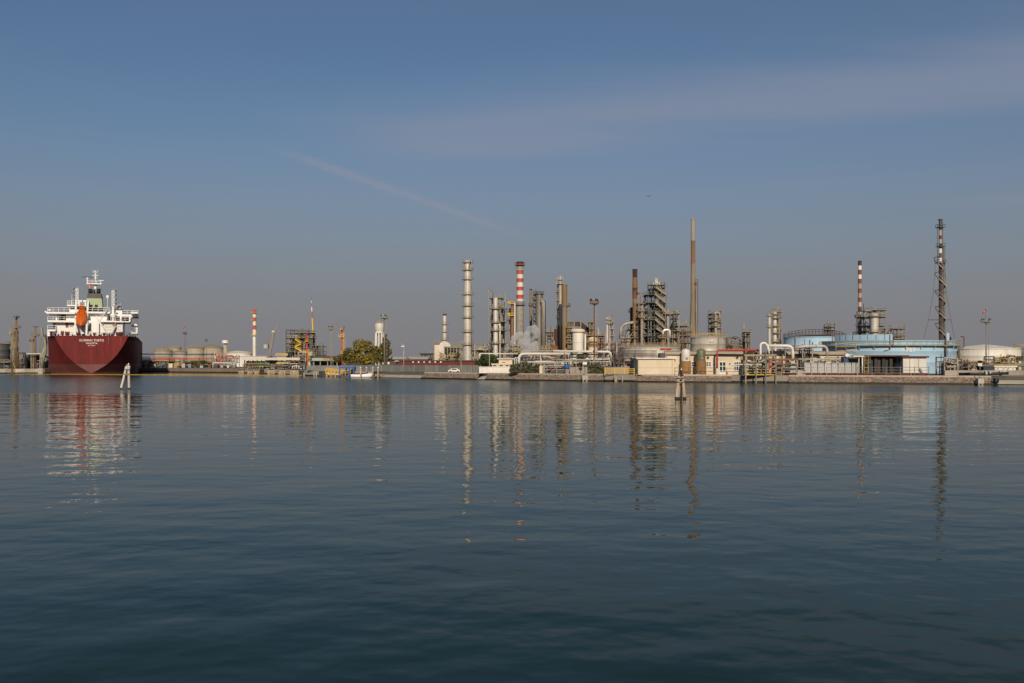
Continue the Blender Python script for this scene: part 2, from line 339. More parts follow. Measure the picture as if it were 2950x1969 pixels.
# ---------------------------------------------------------------- land and water
def qpt(px, back=0.0, z=0.0):
    a = V((X(px - 3, qY(px - 3)), qY(px - 3), 0)); c = V((X(px + 3, qY(px + 3)), qY(px + 3), 0)); d = (c - a).normalized(); nrm = V((-d.y, d.x, 0))
    p = V((X(px, qY(px)), qY(px), z)); return p + nrm * back
import bmesh
out = [V((2600, 4000, 0)), V((2600, 90, 0)), qpt(3600, 1.3)] + [qpt(px, 1.3) for px in (2950, 2400, 1900, 1480, 1075)] + [qpt(px, 0.0) for px in (930, 870, 790, 690, 405)]
out += [SL(21.5, 60), SL(21.5, 230), SL(-13.5, 230), SL(-13.5, 22), V((X(0, 272), 272, 0)), V((X(-900, 275), 275, 0)), V((-2600, 280, 0)), V((-2600, 4000, 0))]
bm = bmesh.new(); top = [bm.verts.new((p.x, p.y, GZ)) for p in out]; bot = [bm.verts.new((p.x, p.y, -3)) for p in out]
bm.faces.new(top)
for i in range(len(out)): j = (i + 1) % len(out); bm.faces.new((top[i], bot[i], bot[j], top[j]))
bmesh.ops.recalc_face_normals(bm, faces=bm.faces); bmesh.ops.triangulate(bm, faces=bm.faces)
me = bpy.data.meshes.new('ground'); bm.to_mesh(me); bm.free(); me.materials.append(MT['ground'])
o = bpy.data.objects.new('ground', me); col.objects.link(o); tag(o, 'grey-brown works ground behind the quay', kind='structure')
# water: slopes come from the same height field read at three near points, so far ripples keep their steepness
m = bpy.data.materials.new('harbour_water'); m.use_nodes = True; t = m.node_tree; n = t.nodes; l = t.links; p = n['Principled BSDF']
gw = bpy.data.node_groups.new('wave_height', 'ShaderNodeTree')
gw.interface.new_socket('Vector', in_out='INPUT', socket_type='NodeSocketVector'); gw.interface.new_socket('Height', in_out='OUTPUT', socket_type='NodeSocketFloat')
gi = gw.nodes.new('NodeGroupInput'); go = gw.nodes.new('NodeGroupOutput'); acc = None
for rot, sx, sy, scl, det, amp in ((-0.18, 0.55, 1.0, 0.30, 1.0, 0.056), (0.30, 0.8, 1.0, 0.85, 1.5, 0.032), (-0.40, 0.95, 1.0, 2.2, 1.5, 0.0085), (0.5, 0.8, 1.0, 6.0, 1.0, 0.0009)):
    mp = gw.nodes.new('ShaderNodeMapping'); mp.inputs['Rotation'].default_value[2] = rot; mp.inputs['Scale'].default_value = (sx, sy, 1); gw.links.new(gi.outputs[0], mp.inputs[0])
    tx = gw.nodes.new('ShaderNodeTexNoise'); tx.inputs['Scale'].default_value = scl; tx.inputs['Detail'].default_value = det; tx.inputs['Roughness'].default_value = 0.45; gw.links.new(mp.outputs[0], tx.inputs['Vector'])
    mu = gw.nodes.new('ShaderNodeMath'); mu.operation = 'MULTIPLY_ADD'; mu.inputs[1].default_value = amp; gw.links.new(tx.outputs[0], mu.inputs[0])
    if acc is None: mu.inputs[2].default_value = 0
    else: gw.links.new(acc, mu.inputs[2])
    acc = mu.outputs[0]
gw.links.new(acc, go.inputs[0])
ge = n.new('ShaderNodeNewGeometry'); EPS = 0.03; hs = []
for off in ((0, 0, 0), (EPS, 0, 0), (0, EPS, 0)):
    va = n.new('ShaderNodeVectorMath'); va.operation = 'ADD'; va.inputs[1].default_value = off; l.new(ge.outputs['Position'], va.inputs[0])
    gn = n.new('ShaderNodeGroup'); gn.node_tree = gw; l.new(va.outputs[0], gn.inputs[0]); hs.append(gn.outputs[0])
sp = n.new('ShaderNodeSeparateXYZ'); l.new(ge.outputs['Position'], sp.inputs[0])
# gusts: a ruffled belt lies along the quay, with an uneven edge towards open water
gm = n.new('ShaderNodeMapping'); gm.inputs['Scale'].default_value = (0.35, 1, 1); l.new(ge.outputs['Position'], gm.inputs[0])
gz = n.new('ShaderNodeTexNoise'); gz.inputs['Scale'].default_value = 0.035; gz.inputs['Detail'].default_value = 3; l.new(gm.outputs[0], gz.inputs['Vector'])
def mm(op, a, b, c=None):
    k = n.new('ShaderNodeMath'); k.operation = op
    for i, v in enumerate((a, b, c)):
        if v is None: continue
        if isinstance(v, (int, float)): k.inputs[i].default_value = v
        else: l.new(v, k.inputs[i])
    return k.outputs[0]
edge = mm('ADD', mm('MULTIPLY_ADD', sp.outputs[0], 0.05, sp.outputs[1]), mm('MULTIPLY', mm('SUBTRACT', gz.outputs[0], 0.5), 46.0))
r1 = n.new('ShaderNodeMapRange'); r1.interpolation_type = 'SMOOTHSTEP'; l.new(edge, r1.inputs[0]); r1.inputs[1].default_value = 98; r1.inputs[2].default_value = 112
dq = mm('MULTIPLY_ADD', sp.outputs[0], 0.62, sp.outputs[1])
r3 = n.new('ShaderNodeMapRange'); r3.interpolation_type = 'SMOOTHSTEP'; l.new(dq, r3.inputs[0]); r3.inputs[1].default_value = 168; r3.inputs[2].default_value = 186; r3.inputs[3].default_value = 1; r3.inputs[4].default_value = 0.25
gust = mm('MULTIPLY', r1.outputs[0], r3.outputs[0])
amp = mm('MULTIPLY_ADD', gust, 3.5, 1.0)
s1 = mm('MULTIPLY', mm('DIVIDE', mm('SUBTRACT', hs[1], hs[0]), -EPS), amp); s2 = mm('MULTIPLY', mm('DIVIDE', mm('SUBTRACT', hs[2], hs[0]), -EPS), amp)
cb = n.new('ShaderNodeCombineXYZ'); l.new(s1, cb.inputs[0]); l.new(s2, cb.inputs[1]); cb.inputs[2].default_value = 1
nm = n.new('ShaderNodeVectorMath'); nm.operation = 'NORMALIZE'; l.new(cb.outputs[0], nm.inputs[0]); l.new(nm.outputs[0], p.inputs['Normal'])
p.inputs['Base Color'].default_value = (0.006, 0.024, 0.0145, 1); p.inputs['IOR'].default_value = 1.333; p.inputs['Specular IOR Level'].default_value = 0.13
l.new(mm('MULTIPLY_ADD', gust, 0.16, 0.012), p.inputs['Roughness']); MT['water'] = m
o = MB('water'); o.v = [(-4000, -800, 0), (4000, -800, 0), (4000, 4200, 0), (-4000, 4200, 0)]; o.face((0, 1, 2, 3)); tag(o.build('water'), 'dark blue-green harbour water with gentle ripples', kind='structure')
# ---------------------------------------------------------------- quay edge
def quay(px0, px1, kind, label, step=40):
    t = T('quay_wall', label, 'quay wall', (px0 + px1) / 2, qY((px0 + px1) / 2), None, 0.0); O = t.o.location
    n = max(2, int((px1 - px0) / step) + 1); P = [px0 + (px1 - px0) * i / (n - 1) for i in range(n)]
    def strip(name, lv):
        o = MB(lv[0][2])
        for p in P:
            for b, z, _ in lv: o.v.append(tuple(qpt(p, b, z) - V((O.x, O.y, 0))))
        k = len(lv)
        for i in range(n - 1):
            for j in range(k - 1):
                o.m(lv[j + 1][2]); a = i * k + j; o.face((a, a + k, a + k + 1, a + 1))
        return t.add(o, name)
    face = {'stone': 'rubble', 'concrete': 'concrete', 'beach': 'pale_concrete'}[kind]
    if kind == 'concrete':
        strip('wall_face', [(0.55, -0.6, face), (0.55, 0.3, 'weed'), (0.55, 1.22, face), (1.6, 1.22, face)])
    elif kind == 'beach':
        strip('concrete_slope', [(-0.6, -0.35, 'weed'), (-0.1, 0.10, 'weed'), (1.6, 0.75, face), (3.4, 1.23, 'pale_concrete')])
    else:
        strip('stone_facing', [(-0.25, -0.5, 'weed'), (0.10, 0.22, 'weed'), (0.95, 1.10, face)])
        strip('coping', [(0.90, 1.04, 'pale_concrete'), (0.88, 1.28, 'pale_concrete'), (1.75, 1.28, 'pale_concrete'), (1.75, 1.1, 'pale_concrete')])
    return t
quay(1075, 1212, 'beach', 'low broken concrete slope running into the water beside the motorboat')
quay(1212, 1374, 'stone', 'stone faced quay below the grey-green fences')
quay(1374, 1396, 'beach', 'concrete ramp cutting the stone quay below the white wall', 8)
quay(1396, 1738, 'stone', 'stone faced quay below the bushes and the white pipe bridge')
quay(1738, 1826, 'concrete', 'concrete recess of the quay under the yellow railing', 10)
quay(1826, 2108, 'stone', 'stone faced quay in front of the cream store and the two silos')
quay(2108, 2272, 'concrete', 'stained concrete wharf wall under the pipe gantry', 14)
quay(2272, 2858, 'stone', 'long stone faced quay in front of the blue tank marked T61')
quay(2858, 3500, 'beach', 'concrete slipway at the right end of the quay')
def lowwall(px0, px1, name, label, mt, zt, pxs=30):
    t = T(name, label, 'quay wall', (px0 + px1) / 2, qY((px0 + px1) / 2), None, 0.0); O = t.o.location
    n = max(2, int((px1 - px0) / pxs) + 1); o = MB(mt); lv = [(-0.05, -0.5, 'weed'), (-0.05, 0.25, 'weed'), (-0.05, zt, mt), (0.8, zt, 'pale_concrete')]
    for i in range(n):
        for b, z, _ in lv: o.v.append(tuple(qpt(px0 + (px1 - px0) * i / (n - 1), b, z) - V((O.x, O.y, 0))))
    for i in range(n - 1):
        for j in range(3): o.m(lv[j + 1][2]); a = i * 4 + j; o.face((a, a + 4, a + 5, a + 1))
    t.add(o, 'wall_face')
lowwall(398, 692, 'quay_wall', 'brown quay wall below the far pipe trestle, right of the ship', 'quay_brown', 1.26)
lowwall(692, 1075, 'quay_wall', 'low pale quay wall behind the pile clusters and the yellow gangway', 'pale_concrete', 1.26)

# ---------------------------------------------------------------- the tanker
def SP(px, py, d=0.0):
    u = (px - CX) / F; s_, c_ = math.sin(SHIP_RZ), math.cos(SHIP_RZ)
    Y = (d - SO.x * s_ + SO.y * c_) / (c_ - u * s_); dx, dy = u * Y - SO.x, Y - SO.y
    return V((dx * c_ + dy * s_, d, Zp(py, Y)))
ship = bpy.data.objects.new('tanker_ship', None); col.objects.link(ship); ship.location = SO; ship.rotation_euler[2] = SHIP_RZ
tag(ship, 'large red-hulled tanker with white superstructure moored stern-on at the left', 'ship')
EXPLODE.update(('rescue_boat',))
def sp(o, name, parent=None): return explode(o, name, parent or ship) if name in EXPLODE else o.build(name, parent or ship)
TR = [(0.2, 0.0), (1.23, 0.19), (2.0, 0.33), (2.56, 0.417), (3.8, 0.565), (5.08, 0.695), (6.2, 0.78), (7.38, 0.86), (8.6, 0.935), (9.9, 1.0)]
H0, HB = (SP(369, 969).x - SP(157, 969).x) / 2, (SP(396, 970, 10).x - SP(134, 970, 10).x) / 2
CXS = (SP(396, 970, 10).x + SP(134, 970, 10).x) / 2; DECK = 9.9
def half(z, y):
    t0 = 0.0
    for (a, ha), (b_, hb) in zip(TR, TR[1:]):
        if a <= z <= b_: t0 = ha + (hb - ha) * (z - a) / (b_ - a)
    if z > 9.9: t0 = 1
    full = HB * (1 if z > 2 else 0.955 + 0.0225 * z if z > 0 else 0.955 + 0.04 * z)
    f = min(1.0, max(0.0, y / 17.0)); f = 1 - (1 - f) ** 2.4
    v = H0 * t0 * (1 - f) + full * f
    if y > 92: k = (y - 92) / 42; v *= max(0.0, 1 - k ** 2.2)
    return v
ZL = [-5.0, -2.0, 0.0, 0.2, 0.7, 1.23, 2.0, 2.56, 3.8, 5.08, 6.2, 7.38, 8.6, 9.9]; YS = [0, 1, 2, 3.2, 4.5, 6, 8, 10.5, 13.5, 17, 25, 60, 92, 104, 114, 122, 128, 134]
o = MB('hull_red'); k = len(ZL)
for y in YS:
    for sgn in (-1, 1):
        for z in ZL: o.v.append((CXS * min(1, y / 10) + sgn * half(z, y), y, z))
for i in range(len(YS) - 1):
    for sd_ in (0, 1):
        for j in range(k - 1):
            o.m('boot_red' if ZL[j + 1] <= 2.6 else 'hull_red'); a = i * 2 * k + sd_ * k + j; q = (a, a + 2 * k, a + 2 * k + 1, a + 1); o.face(q if sd_ == 0 else q[::-1], True)
o.m('deck_red')
for i in range(len(YS) - 1): a = i * 2 * k; o.face((a + k - 1, a + 2 * k - 1, a + 4 * k - 1, a + 3 * k - 1))
hull = sp(o, 'hull')
o = MB('hull_red')                                                        # the flat transom
for z in ZL:
    for sgn in (-1, 1): o.v.append((sgn * half(z, 0), -0.02, z))
for j in range(3, k - 1): o.m('boot_red' if ZL[j + 1] <= 2.6 else 'hull_red'); o.face((2 * j, 2 * j + 1, 2 * j + 3, 2 * j + 2))
o.m('hull_red'); hw = half(9.9, 0); o.b(-hw, hw, -0.06, 0.25, 9.62, 9.98)
tr = sp(o, 'transom')
for body, py, size in (('SLOMAN THETIS', 981.5, 0.80), ('VALLETTA', 990.0, 0.60), ('IMO 9306653', 996.6, 0.30)):
    c = SP(264, py); text(('ship_name' if size > 0.7 else 'home_port' if size > 0.5 else 'ship_number'), body, size, (c.x, -0.09, c.z), tr, depth=0.015)
for z in (2.6, 4.9, 7.3): w_ = half(z, 0) - 0.1; sp(MB('deck_red').b(-w_, w_, -0.035, -0.018, z - 0.02, z + 0.02), 'weld_seam', tr)
for k_ in range(16):
    x_ = R.uniform(-7.6, 7.6); z0_ = 9.6 if k_ % 3 else R.uniform(4, 8); l_ = R.uniform(0.8, 3.4); w_ = R.uniform(0.05, 0.16)
    if half(z0_ - l_, 0) < abs(x_) + 0.3 or (abs(x_) < 3 and z0_ > 6): continue
    o = MB('rust' if k_ % 2 else 'boot_red'); o.v = [(x_ - w_, -0.03, z0_), (x_ + w_, -0.03, z0_), (x_ + w_ * 0.3, -0.03, z0_ - l_), (x_ - w_ * 0.2, -0.03, z0_ - l_ * 0.9), (x_ - w_, -0.015, z0_), (x_ + w_, -0.015, z0_), (x_ + w_ * 0.3, -0.015, z0_ - l_), (x_ - w_ * 0.2, -0.015, z0_ - l_ * 0.9)]
    for q in ((0, 3, 2, 1), (0, 1, 5, 4), (1, 2, 6, 5), (2, 3, 7, 6), (3, 0, 4, 7)): o.face(q)
    sp(o, 'rust_streak', tr)
def sbox(o, px0, px1, py0, py1, d0, d1): a, b_ = SP(px0, py1, d0), SP(px1, py0, d0); o.b(a.x, b_.x, d0, d1, a.z, b_.z); return o
def srail(o, pts, h=1.0, d=None): o.rail([SP(a, b_, c) for a, b_, c in pts], h, 0.04, 1.3); return o
o = MB('ship_white'); sbox(o, 163, 258, 926, 969.5, 7, 24); sbox(o, 255, 353, 927, 969.5, 5, 24); sp(o, 'deckhouse')
o = MB('ship_white'); sbox(o, 190, 216, 903, 926, 8, 24); sbox(o, 216, 312, 903, 926, 9, 24); sbox(o, 163, 175, 903, 926, 12, 24); sp(o, 'upper_deckhouse')
o = MB('dark_steel'); sbox(o, 175, 190, 905, 926, 13, 22); sbox(o, 312, 376, 908, 927, 13, 23); sp(o, 'painted_shade')  # dark blocks between the deckhouses; the shade under the decks is their colour
o = MB('ship_white'); sbox(o, 137, 216, 900, 904, 6, 20); sbox(o, 216, 316, 899, 902.5, 7.5, 22); sbox(o, 314, 398, 907, 912, 9, 22); sp(o, 'bridge_deck')
for a in ([(137, 900, 6), (216, 899, 6)], [(250, 899, 7.5), (315, 899, 7.5)], [(318, 907, 9), (398, 907.5, 9)]): sp(srail(MB('ship_white'), a, 1.15), 'deck_railing')
for px0, px1, py in ((137, 146, 891), (377, 397, 899)): sp(sbox(MB('ship_white'), px0, px1, py, py + 5, 6.5, 9), 'wing_console')
o = MB('ship_white'); sbox(o, 137, 216, 924, 928.5, 5.5, 20); sbox(o, 216, 300, 924.5, 927, 6, 20); sbox(o, 286, 356, 925, 928.5, 4, 20); sbox(o, 356, 374, 926, 929, 8, 20); sp(o, 'boat_deck')
for a in ([(137, 924, 5.5), (216, 924, 5.5)], [(318, 925.5, 8), (374, 926, 8)]): sp(srail(MB('ship_white'), a), 'deck_railing')
for px0, px1, py, d in ((137, 160, 950, 6), (377, 397, 934, 12), (378, 396, 958, 12)):
    o = MB('ship_white'); sbox(o, px0, px1, py, py + 5, d, d + 8); srail(o, [(px0, py, d), (px1, py, d)], 1.1); sp(o, 'wing_platform')
sp(sbox(MB('ship_white'), 136, 144, 952, 969, 6.2, 12), 'wing_bulkhead')
o = MB('ship_white')
for px, py0, py1, d in ((348, 912, 927, 9.2), (374, 912, 928, 9.2), (163, 904, 925, 8), (394, 938, 969, 13)): a = SP(px, py1, d); b_ = SP(px, py0, d); o.beam(a, b_, 0.42)
for px, py, d in ((376, 916, 9.4), (152, 912, 8)): a = SP(px, py, d); o.beam(a, a + V((1.9 if px > 300 else -1.9, 0, 1.3)), 0.35)
sp(o, 'deck_pillar')
o = MB('dark'); 
for px0, px1, py0, py1, d in ((190, 196, 927, 943, 6.98), (153, 160, 931, 946, 9), (256, 263, 932, 956, 4.98), (296, 300, 935, 938, 4.98)): sbox(o, px0, px1, py0, py1, d - 0.05, d + 0.5)
sp(o, 'door')
o = MB('signal_red'); sbox(o, 189, 191.3, 928, 944, 6.8, 6.95); sbox(o, 194.5, 196.5, 928, 944, 6.8, 6.95); sbox(o, 158, 160.5, 930, 945, 6.8, 7.2); sp(o, 'fire_locker')
o = MB('signal_red'); c = SP(329, 934, 4.8); o.lathe([(0.28, 0), (0.55, 0.1), (0.55, 0.18), (0.28, 0.25)], 14); lb = sp(o, 'lifebuoy'); lb.location = c; lb.rotation_euler = (math.pi / 2, 0, 0)
o = MB('fascia')
for k_ in range(4): sbox(o, 200, 210, 930 + k_ * 3.4, 931.8 + k_ * 3.4, 6.9, 6.97)
for k_ in range(7): sbox(o, 301, 350, 932 + k_ * 4.2, 932.5 + k_ * 4.2, 4.94, 5.0); sbox(o, 218, 245, 930 + k_ * 4.2, 930.5 + k_ * 4.2, 6.94, 7.0)
sp(o, 'vent_louvre')
# wheelhouse top and compass deck
o = MB('ship_white'); sbox(o, 200, 247, 881, 900, 16, 26); sbox(o, 193, 249, 879.5, 882, 15, 26); sp(o, 'wheelhouse')
sp(srail(MB('ship_white'), [(194, 880, 15), (218, 880, 15)], 1.2), 'deck_railing'); sp(srail(MB('ship_white'), [(227, 880, 15), (248, 880, 15)], 1.2), 'deck_railing')
o = MB('dark'); sbox(o, 202, 246, 886, 892, 15.9, 16.02); sp(o, 'wheelhouse_windows')
# funnel
o = MB('funnel_green'); Y0, Y1 = 12.0, 19.0
def loft(o, a, b_, inset0=0.0, inset1=0.0):
    i = len(o.v)
    for (l_, r_), py, ins in ((a[:2], a[2], inset0), (b_[:2], b_[2], inset1)):
        p0, p1 = SP(l_, py, Y0), SP(r_, py, Y0); o.v += [(p0.x, Y0 + ins, p0.z), (p1.x, Y0 + ins, p0.z), (p1.x, Y1 - ins, p0.z), (p0.x, Y1 - ins, p0.z)]
    for q in ((0, 1, 5, 4), (1, 2, 6, 5), (2, 3, 7, 6), (3, 0, 4, 7), (4, 5, 6, 7)): o.face([i + j for j in q])
loft(o, (247, 295, 890), (249.5, 292.5, 859.5), 0, 0.4); fu = sp(o, 'funnel')
o = MB('funnel_grey'); loft(o, (249.3, 292.8, 859.4), (252, 291, 845), 0.38, 0.6); sp(o, 'funnel_cap', fu)
o = MB('dark')
for a in (258, 273): sbox(o, a, a + 8.5, 878.5, 887, Y0 - 0.05, Y0 + 1)
sbox(o, 246, 296, 888, 899, Y0 - 0.3, Y1); sp(o, 'funnel_grille', fu)
for px, r_, zt in ((259.5, 0.42, 833), (272.5, 0.2, 834), (284.5, 0.45, 833), (267, 0.16, 836)):
    a, b_ = SP(px, 846, 15), SP(px, zt, 15); o = MB('black'); o.cyl(a, b_, r_ * 1.05, None, 12); o.cyl(b_ - V((0, 0, 0.15)), b_ + V((0, 0, 0.02)), r_ * 1.2); sp(o, 'exhaust_pipe', fu)
# main mast
o = MB('ship_white'); a, b_ = SP(274, 845, 21), SP(275, 819, 21); o.cyl(a, b_, 0.40, 0.30); o.cyl(b_, SP(275, 784, 21), 0.20, 0.10)
for py, w_ in ((784.5, 7), (794, 9), (801.5, 4), (790, 3), (798, 3)): o.beam(SP(275 - w_, py, 21), SP(275 + w_, py, 21), 0.14)
o.lathe([(0, 0), (0.3, 0.05), (0.3, 0.35), (0, 0.4)], 10, (SP(275, 784, 21).x, 21)); 
for v in range(len(o.v) - 40, len(o.v)): o.v[v] = (o.v[v][0], o.v[v][1], o.v[v][2] + SP(275, 784.5, 21).z)
for px in (268, 282): o.beam(SP(px, 784.5, 21), SP(px, 776, 21), 0.05)
sp(o, 'main_mast')
o = MB('ship_white'); sbox(o, 249, 293, 817, 819, 19.8, 22.2)
for sx_ in (-1, 1): o.beam(SP(275, 825, 21), SP(275 + 12 * sx_, 819, 21), 0.25)
srail(o, [(253, 817, 19.8), (290, 817, 19.8)], 0.85); sp(o, 'mast_platform')
o = MB('ship_white'); o.cyl(SP(251.5, 817, 20.5), SP(251.5, 803, 20.5), 0.16); sbox(o, 248.5, 254.5, 800.5, 803.5, 20.2, 20.9); sc_ = sp(o, 'radar_post')
o = MB('dark_blue'); sbox(o, 236, 267, 798, 799.6, 20.4, 20.75); sp(o, 'radar_scanner', sc_)
o = MB('ship_white'); o.cyl(SP(291, 818, 20.5), SP(291, 809, 20.5), 0.12); sbox(o, 284, 299, 808, 809.2, 20.4, 20.7); sp(o, 'radar_post')
def latt(px0, px1, py0, py1, d, name, base=None):
    o = MB('ship_white'); a, b_ = SP(px0, py1, d), SP(px1, py0, d); w_ = b_.x - a.x
    for yy in (0, w_):
        o.beam((a.x, d + yy, a.z), (a.x, d + yy, b_.z), 0.13); o.beam((b_.x, d + yy, a.z), (b_.x, d + yy, b_.z), 0.13)
    z = a.z; s_ = 1
    while z < b_.z - 0.3:
        o.beam((a.x, d, z), (b_.x, d, z), 0.1); o.beam((a.x if s_ > 0 else b_.x, d, z), (b_.x if s_ > 0 else a.x, d, z + 0.7), 0.07); z += 0.7; s_ = -s_
    e = -1 if px0 < 264 else 1; xx = a.x if e < 0 else b_.x
    for k_ in range(4): zz_ = b_.z - 0.3 - k_ * 1.15; o.beam((xx, d, zz_), (xx + e * 0.5, d, zz_), 0.08)
    sp(o, name)
    o = MB('black')
    for k_ in range(4): zz_ = b_.z - 0.3 - k_ * 1.15; o.b(xx + e * 0.5 - 0.16, xx + e * 0.5 + 0.16, d - 0.15, d + 0.15, zz_ - 0.1, zz_ + 0.3)
    sp(o, 'signal_lamp')
latt(219, 225, 831, 881, 14, 'signal_mast'); latt(322.5, 328.5, 837, 886, 12, 'signal_mast')
o = MB('ship_white'); o.cyl(SP(326, 929, 8), SP(326, 884, 8), 0.36, 0.30); a = SP(326, 911, 8); o.cyl(a, a + V((0, 0, 0.55)), 0.75, 0.75); o.cyl(a + V((0, 0, -.4)), a, 0.4, 0.75); sp(o, 'crane_post')
o = MB('ship_white'); o.beam(SP(207, 880, 15), SP(207, 849, 15), 0.06); o.beam(SP(211, 880, 15), SP(211, 858, 15), 0.05); o.beam(SP(199, 880, 15), SP(199, 868, 15), 0.05); o.beam(SP(347, 897, 14), SP(347, 874, 14), 0.05); o.beam(SP(352, 897, 14), SP(352, 884, 14), 0.05); sp(o, 'whip_aerial')
o = MB('ship_white'); c = SP(310, 856, 16); o.lathe([(0.06, c.z - 3.4), (0.06, c.z - 0.55), (0.28, c.z - 0.5), (0.43, c.z - 0.1), (0.43, c.z + 0.15), (0.3, c.z + 0.42), (0.0, c.z + 0.52)], 14, (c.x, c.y)); sp(o, 'satellite_dome')
o = MB('ship_white'); sbox(o, 334, 352, 896, 907, 11, 14); c = SP(343, 886, 12); o.lathe([(0, -0.7), (0.55, -0.6), (0.75, 0), (0.55, 0.6), (0, 0.7)], 14)
for v in range(len(o.v) - 70, len(o.v)): q = o.v[v]; o.v[v] = (c.x + q[0], c.y + q[2], c.z + q[1])
sp(o, 'rescue_boat'); o = MB('dark_steel'); sbox(o, 330, 354, 890, 898, 11.5, 13); sp(o, 'boat_cradle')
# free-fall lifeboat on its slanted rails
def boat_pt(px, py, d): return SP(px, py, d)
for a in ((219.5, 866, 12, 215.5, 967, 1.2), (254, 868, 12, 248.5, 967, 1.2)):
    o = MB('ship_white'); o.beam(SP(*a[:3]), SP(*a[3:]), 0.42, 0.5); o.beam(SP(a[0], a[1], 12), SP(a[0], 928, 12), 0.35); sp(o, 'launch_rail')
o = MB('ship_white'); o.beam(SP(226, 868, 12), SP(254, 868.5, 12), 0.5); o.beam(SP(228, 868, 12), SP(228, 882, 12), 0.3); o.beam(SP(246, 868, 12), SP(246, 882, 12), 0.3); sp(o, 'davit_beam')
o = MB('dark'); sbox(o, 249, 252, 867, 870, 11.5, 12.3); sbox(o, 236, 238, 866.5, 870.5, 11.5, 12.4); sbox(o, 250, 257, 918, 923, 6, 7); sp(o, 'winch_block')
def lifeboat():
    A, B = SP(237, 897, 9.5), SP(233.5, 939, 2.6); ax = (B - A); Lh = ax.length; ax.normalize(); sd_ = V((1, 0, 0)); nr = sd_.cross(ax).normalized()
    if nr.y > 0: nr = -nr
    prof = [(0.0, 0.80, 0.6), (0.07, 0.95, 0.9), (0.22, 1.32, 1.05), (0.45, 1.40, 1.1), (0.65, 1.38, 1.1), (0.80, 1.15, 1.0), (0.90, 0.60, 0.75), (0.97, 0.22, 0.4), (1.0, 0.03, 0.1)]
    o = MB('boat_orange'); n_ = 16; up = nr
    for t_, hw_, hh in prof:
        c = A + ax * (Lh * t_)
        for j in range(n_):
            q = 2 * math.pi * j / n_; cx_, sy_ = math.cos(q), math.sin(q); e = 0.55
            o.v.append(tuple(c + sd_ * (math.copysign(abs(cx_) ** e, cx_) * hw_) + up * (math.copysign(abs(sy_) ** 0.7, sy_) * hh * (0.95 if sy_ > 0 else 0.8))))
    for i in range(len(prof) - 1):
        for j in range(n_): j2 = (j + 1) % n_; o.face((i * n_ + j, i * n_ + j2, (i + 1) * n_ + j2, (i + 1) * n_ + j), True)
    o.face(list(range(n_))[::-1]); lb_ = sp(o, 'lifeboat')
    o = MB('boat_orange'); c = A + ax * 0.9 + up * 1.1; i = len(o.v)
    for du, w_ in ((-0.75, 0.55), (0.5, 0.85)):
        for a_, b_ in ((-1, -0.3), (1, -0.3), (0.8, 0.75), (-0.8, 0.75)): o.v.append(tuple(c + ax * du + sd_ * (a_ * w_) + up * b_))
    for q in ((0, 1, 5, 4), (1, 2, 6, 5), (2, 3, 7, 6), (3, 0, 4, 7), (0, 3, 2, 1), (4, 5, 6, 7)): o.face([i + j for j in q])
    sp(o, 'boat_cockpit', lb_)
    o = MB('black')
    for k_ in (-0.4, 0.4): c2 = c + sd_ * k_ + up * 0.76 - ax * 0.1; o.beam(c2 - ax * 0.13, c2 + ax * 0.13, 0.3, 0.08)
    sp(o, 'porthole', lb_)
    o = MB('boat_orange'); q0 = A + ax * 1.9 + up * 1.18; q1 = A + ax * 3.9 + up * 1.18
    for k_ in (-0.62, 0.62): o.beam(q0 + sd_ * k_, q1 + sd_ * k_, 0.09)
    o.beam(q0 - sd_ * 0.62, q0 + sd_ * 0.62, 0.09); o.beam(q1 - sd_ * 0.62, q1 + sd_ * 0.62, 0.09); sp(o, 'grab_rail', lb_)
lifeboat()
# stern crane, ladders, winches and mooring gear
o = MB('ship_white'); o.beam(SP(279, 914, 4.5), SP(306, 962, 2.5), 0.32); o.beam(SP(281, 924, 4.5), SP(281, 968, 4.5), 0.75); o.beam(SP(276, 912, 4.5), SP(284, 926, 4.5), 0.7); sp(o, 'stern_crane')
o = MB('dark'); o.beam(SP(298, 948, 3.3), SP(307, 964, 2.4), 0.30); sp(o, 'crane_hook')
for a in ((287, 926, 4.2, 308, 894, 7.5), (317, 968, 3.5, 334, 940, 4.6)):
    o = MB('ship_white'); p0, p1 = SP(*a[:3]), SP(*a[3:])
    for k_ in (-0.4, 0.4): o.beam(p0 + V((0, k_, 0)), p1 + V((0, k_, 0)), 0.16); o.beam(p0 + V((0, k_, 0.9)), p1 + V((0, k_, 0.9)), 0.07)
    for j in range(14): q = p0.lerp(p1, (j + 0.5) / 14); o.b(q.x - 0.12, q.x + 0.12, q.y - 0.4, q.y + 0.4, q.z - 0.03, q.z + 0.03)
    sp(o, 'inclined_ladder')
def winch(px, py, rpx, wpx):
    o = MB('deck_red'); c = SP(px, py, 2.2); r_ = rpx * 0.083; w_ = wpx * 0.083
    o.cyl(c - V((w_ / 2, 0, 0)), c + V((w_ / 2, 0, 0)), r_ * 0.6, None, 14)
    for k_ in (-0.5, 0.5): o.cyl(c + V((k_ * w_ - 0.06, 0, 0)), c + V((k_ * w_ + 0.06, 0, 0)), r_, None, 16)
    o.b(c.x - w_ / 2, c.x + w_ / 2, c.y + 0.1, c.y + r_, DECK, c.z + r_ * 0.3); o.m('rust'); o.cyl(c - V((w_ * 0.4, 0.02, 0)), c + V((w_ * 0.1, -0.02, 0)), r_ * 0.75, None, 14); sp(o, 'mooring_winch')
for a in ((180, 959, 6.5, 6), (194, 960, 6, 11), (225, 961, 4.5, 9), (342, 961, 6, 15), (300, 962, 4, 7), (272, 962, 4.5, 6), (349, 960, 5, 8)): winch(*a)
o = MB('dark')
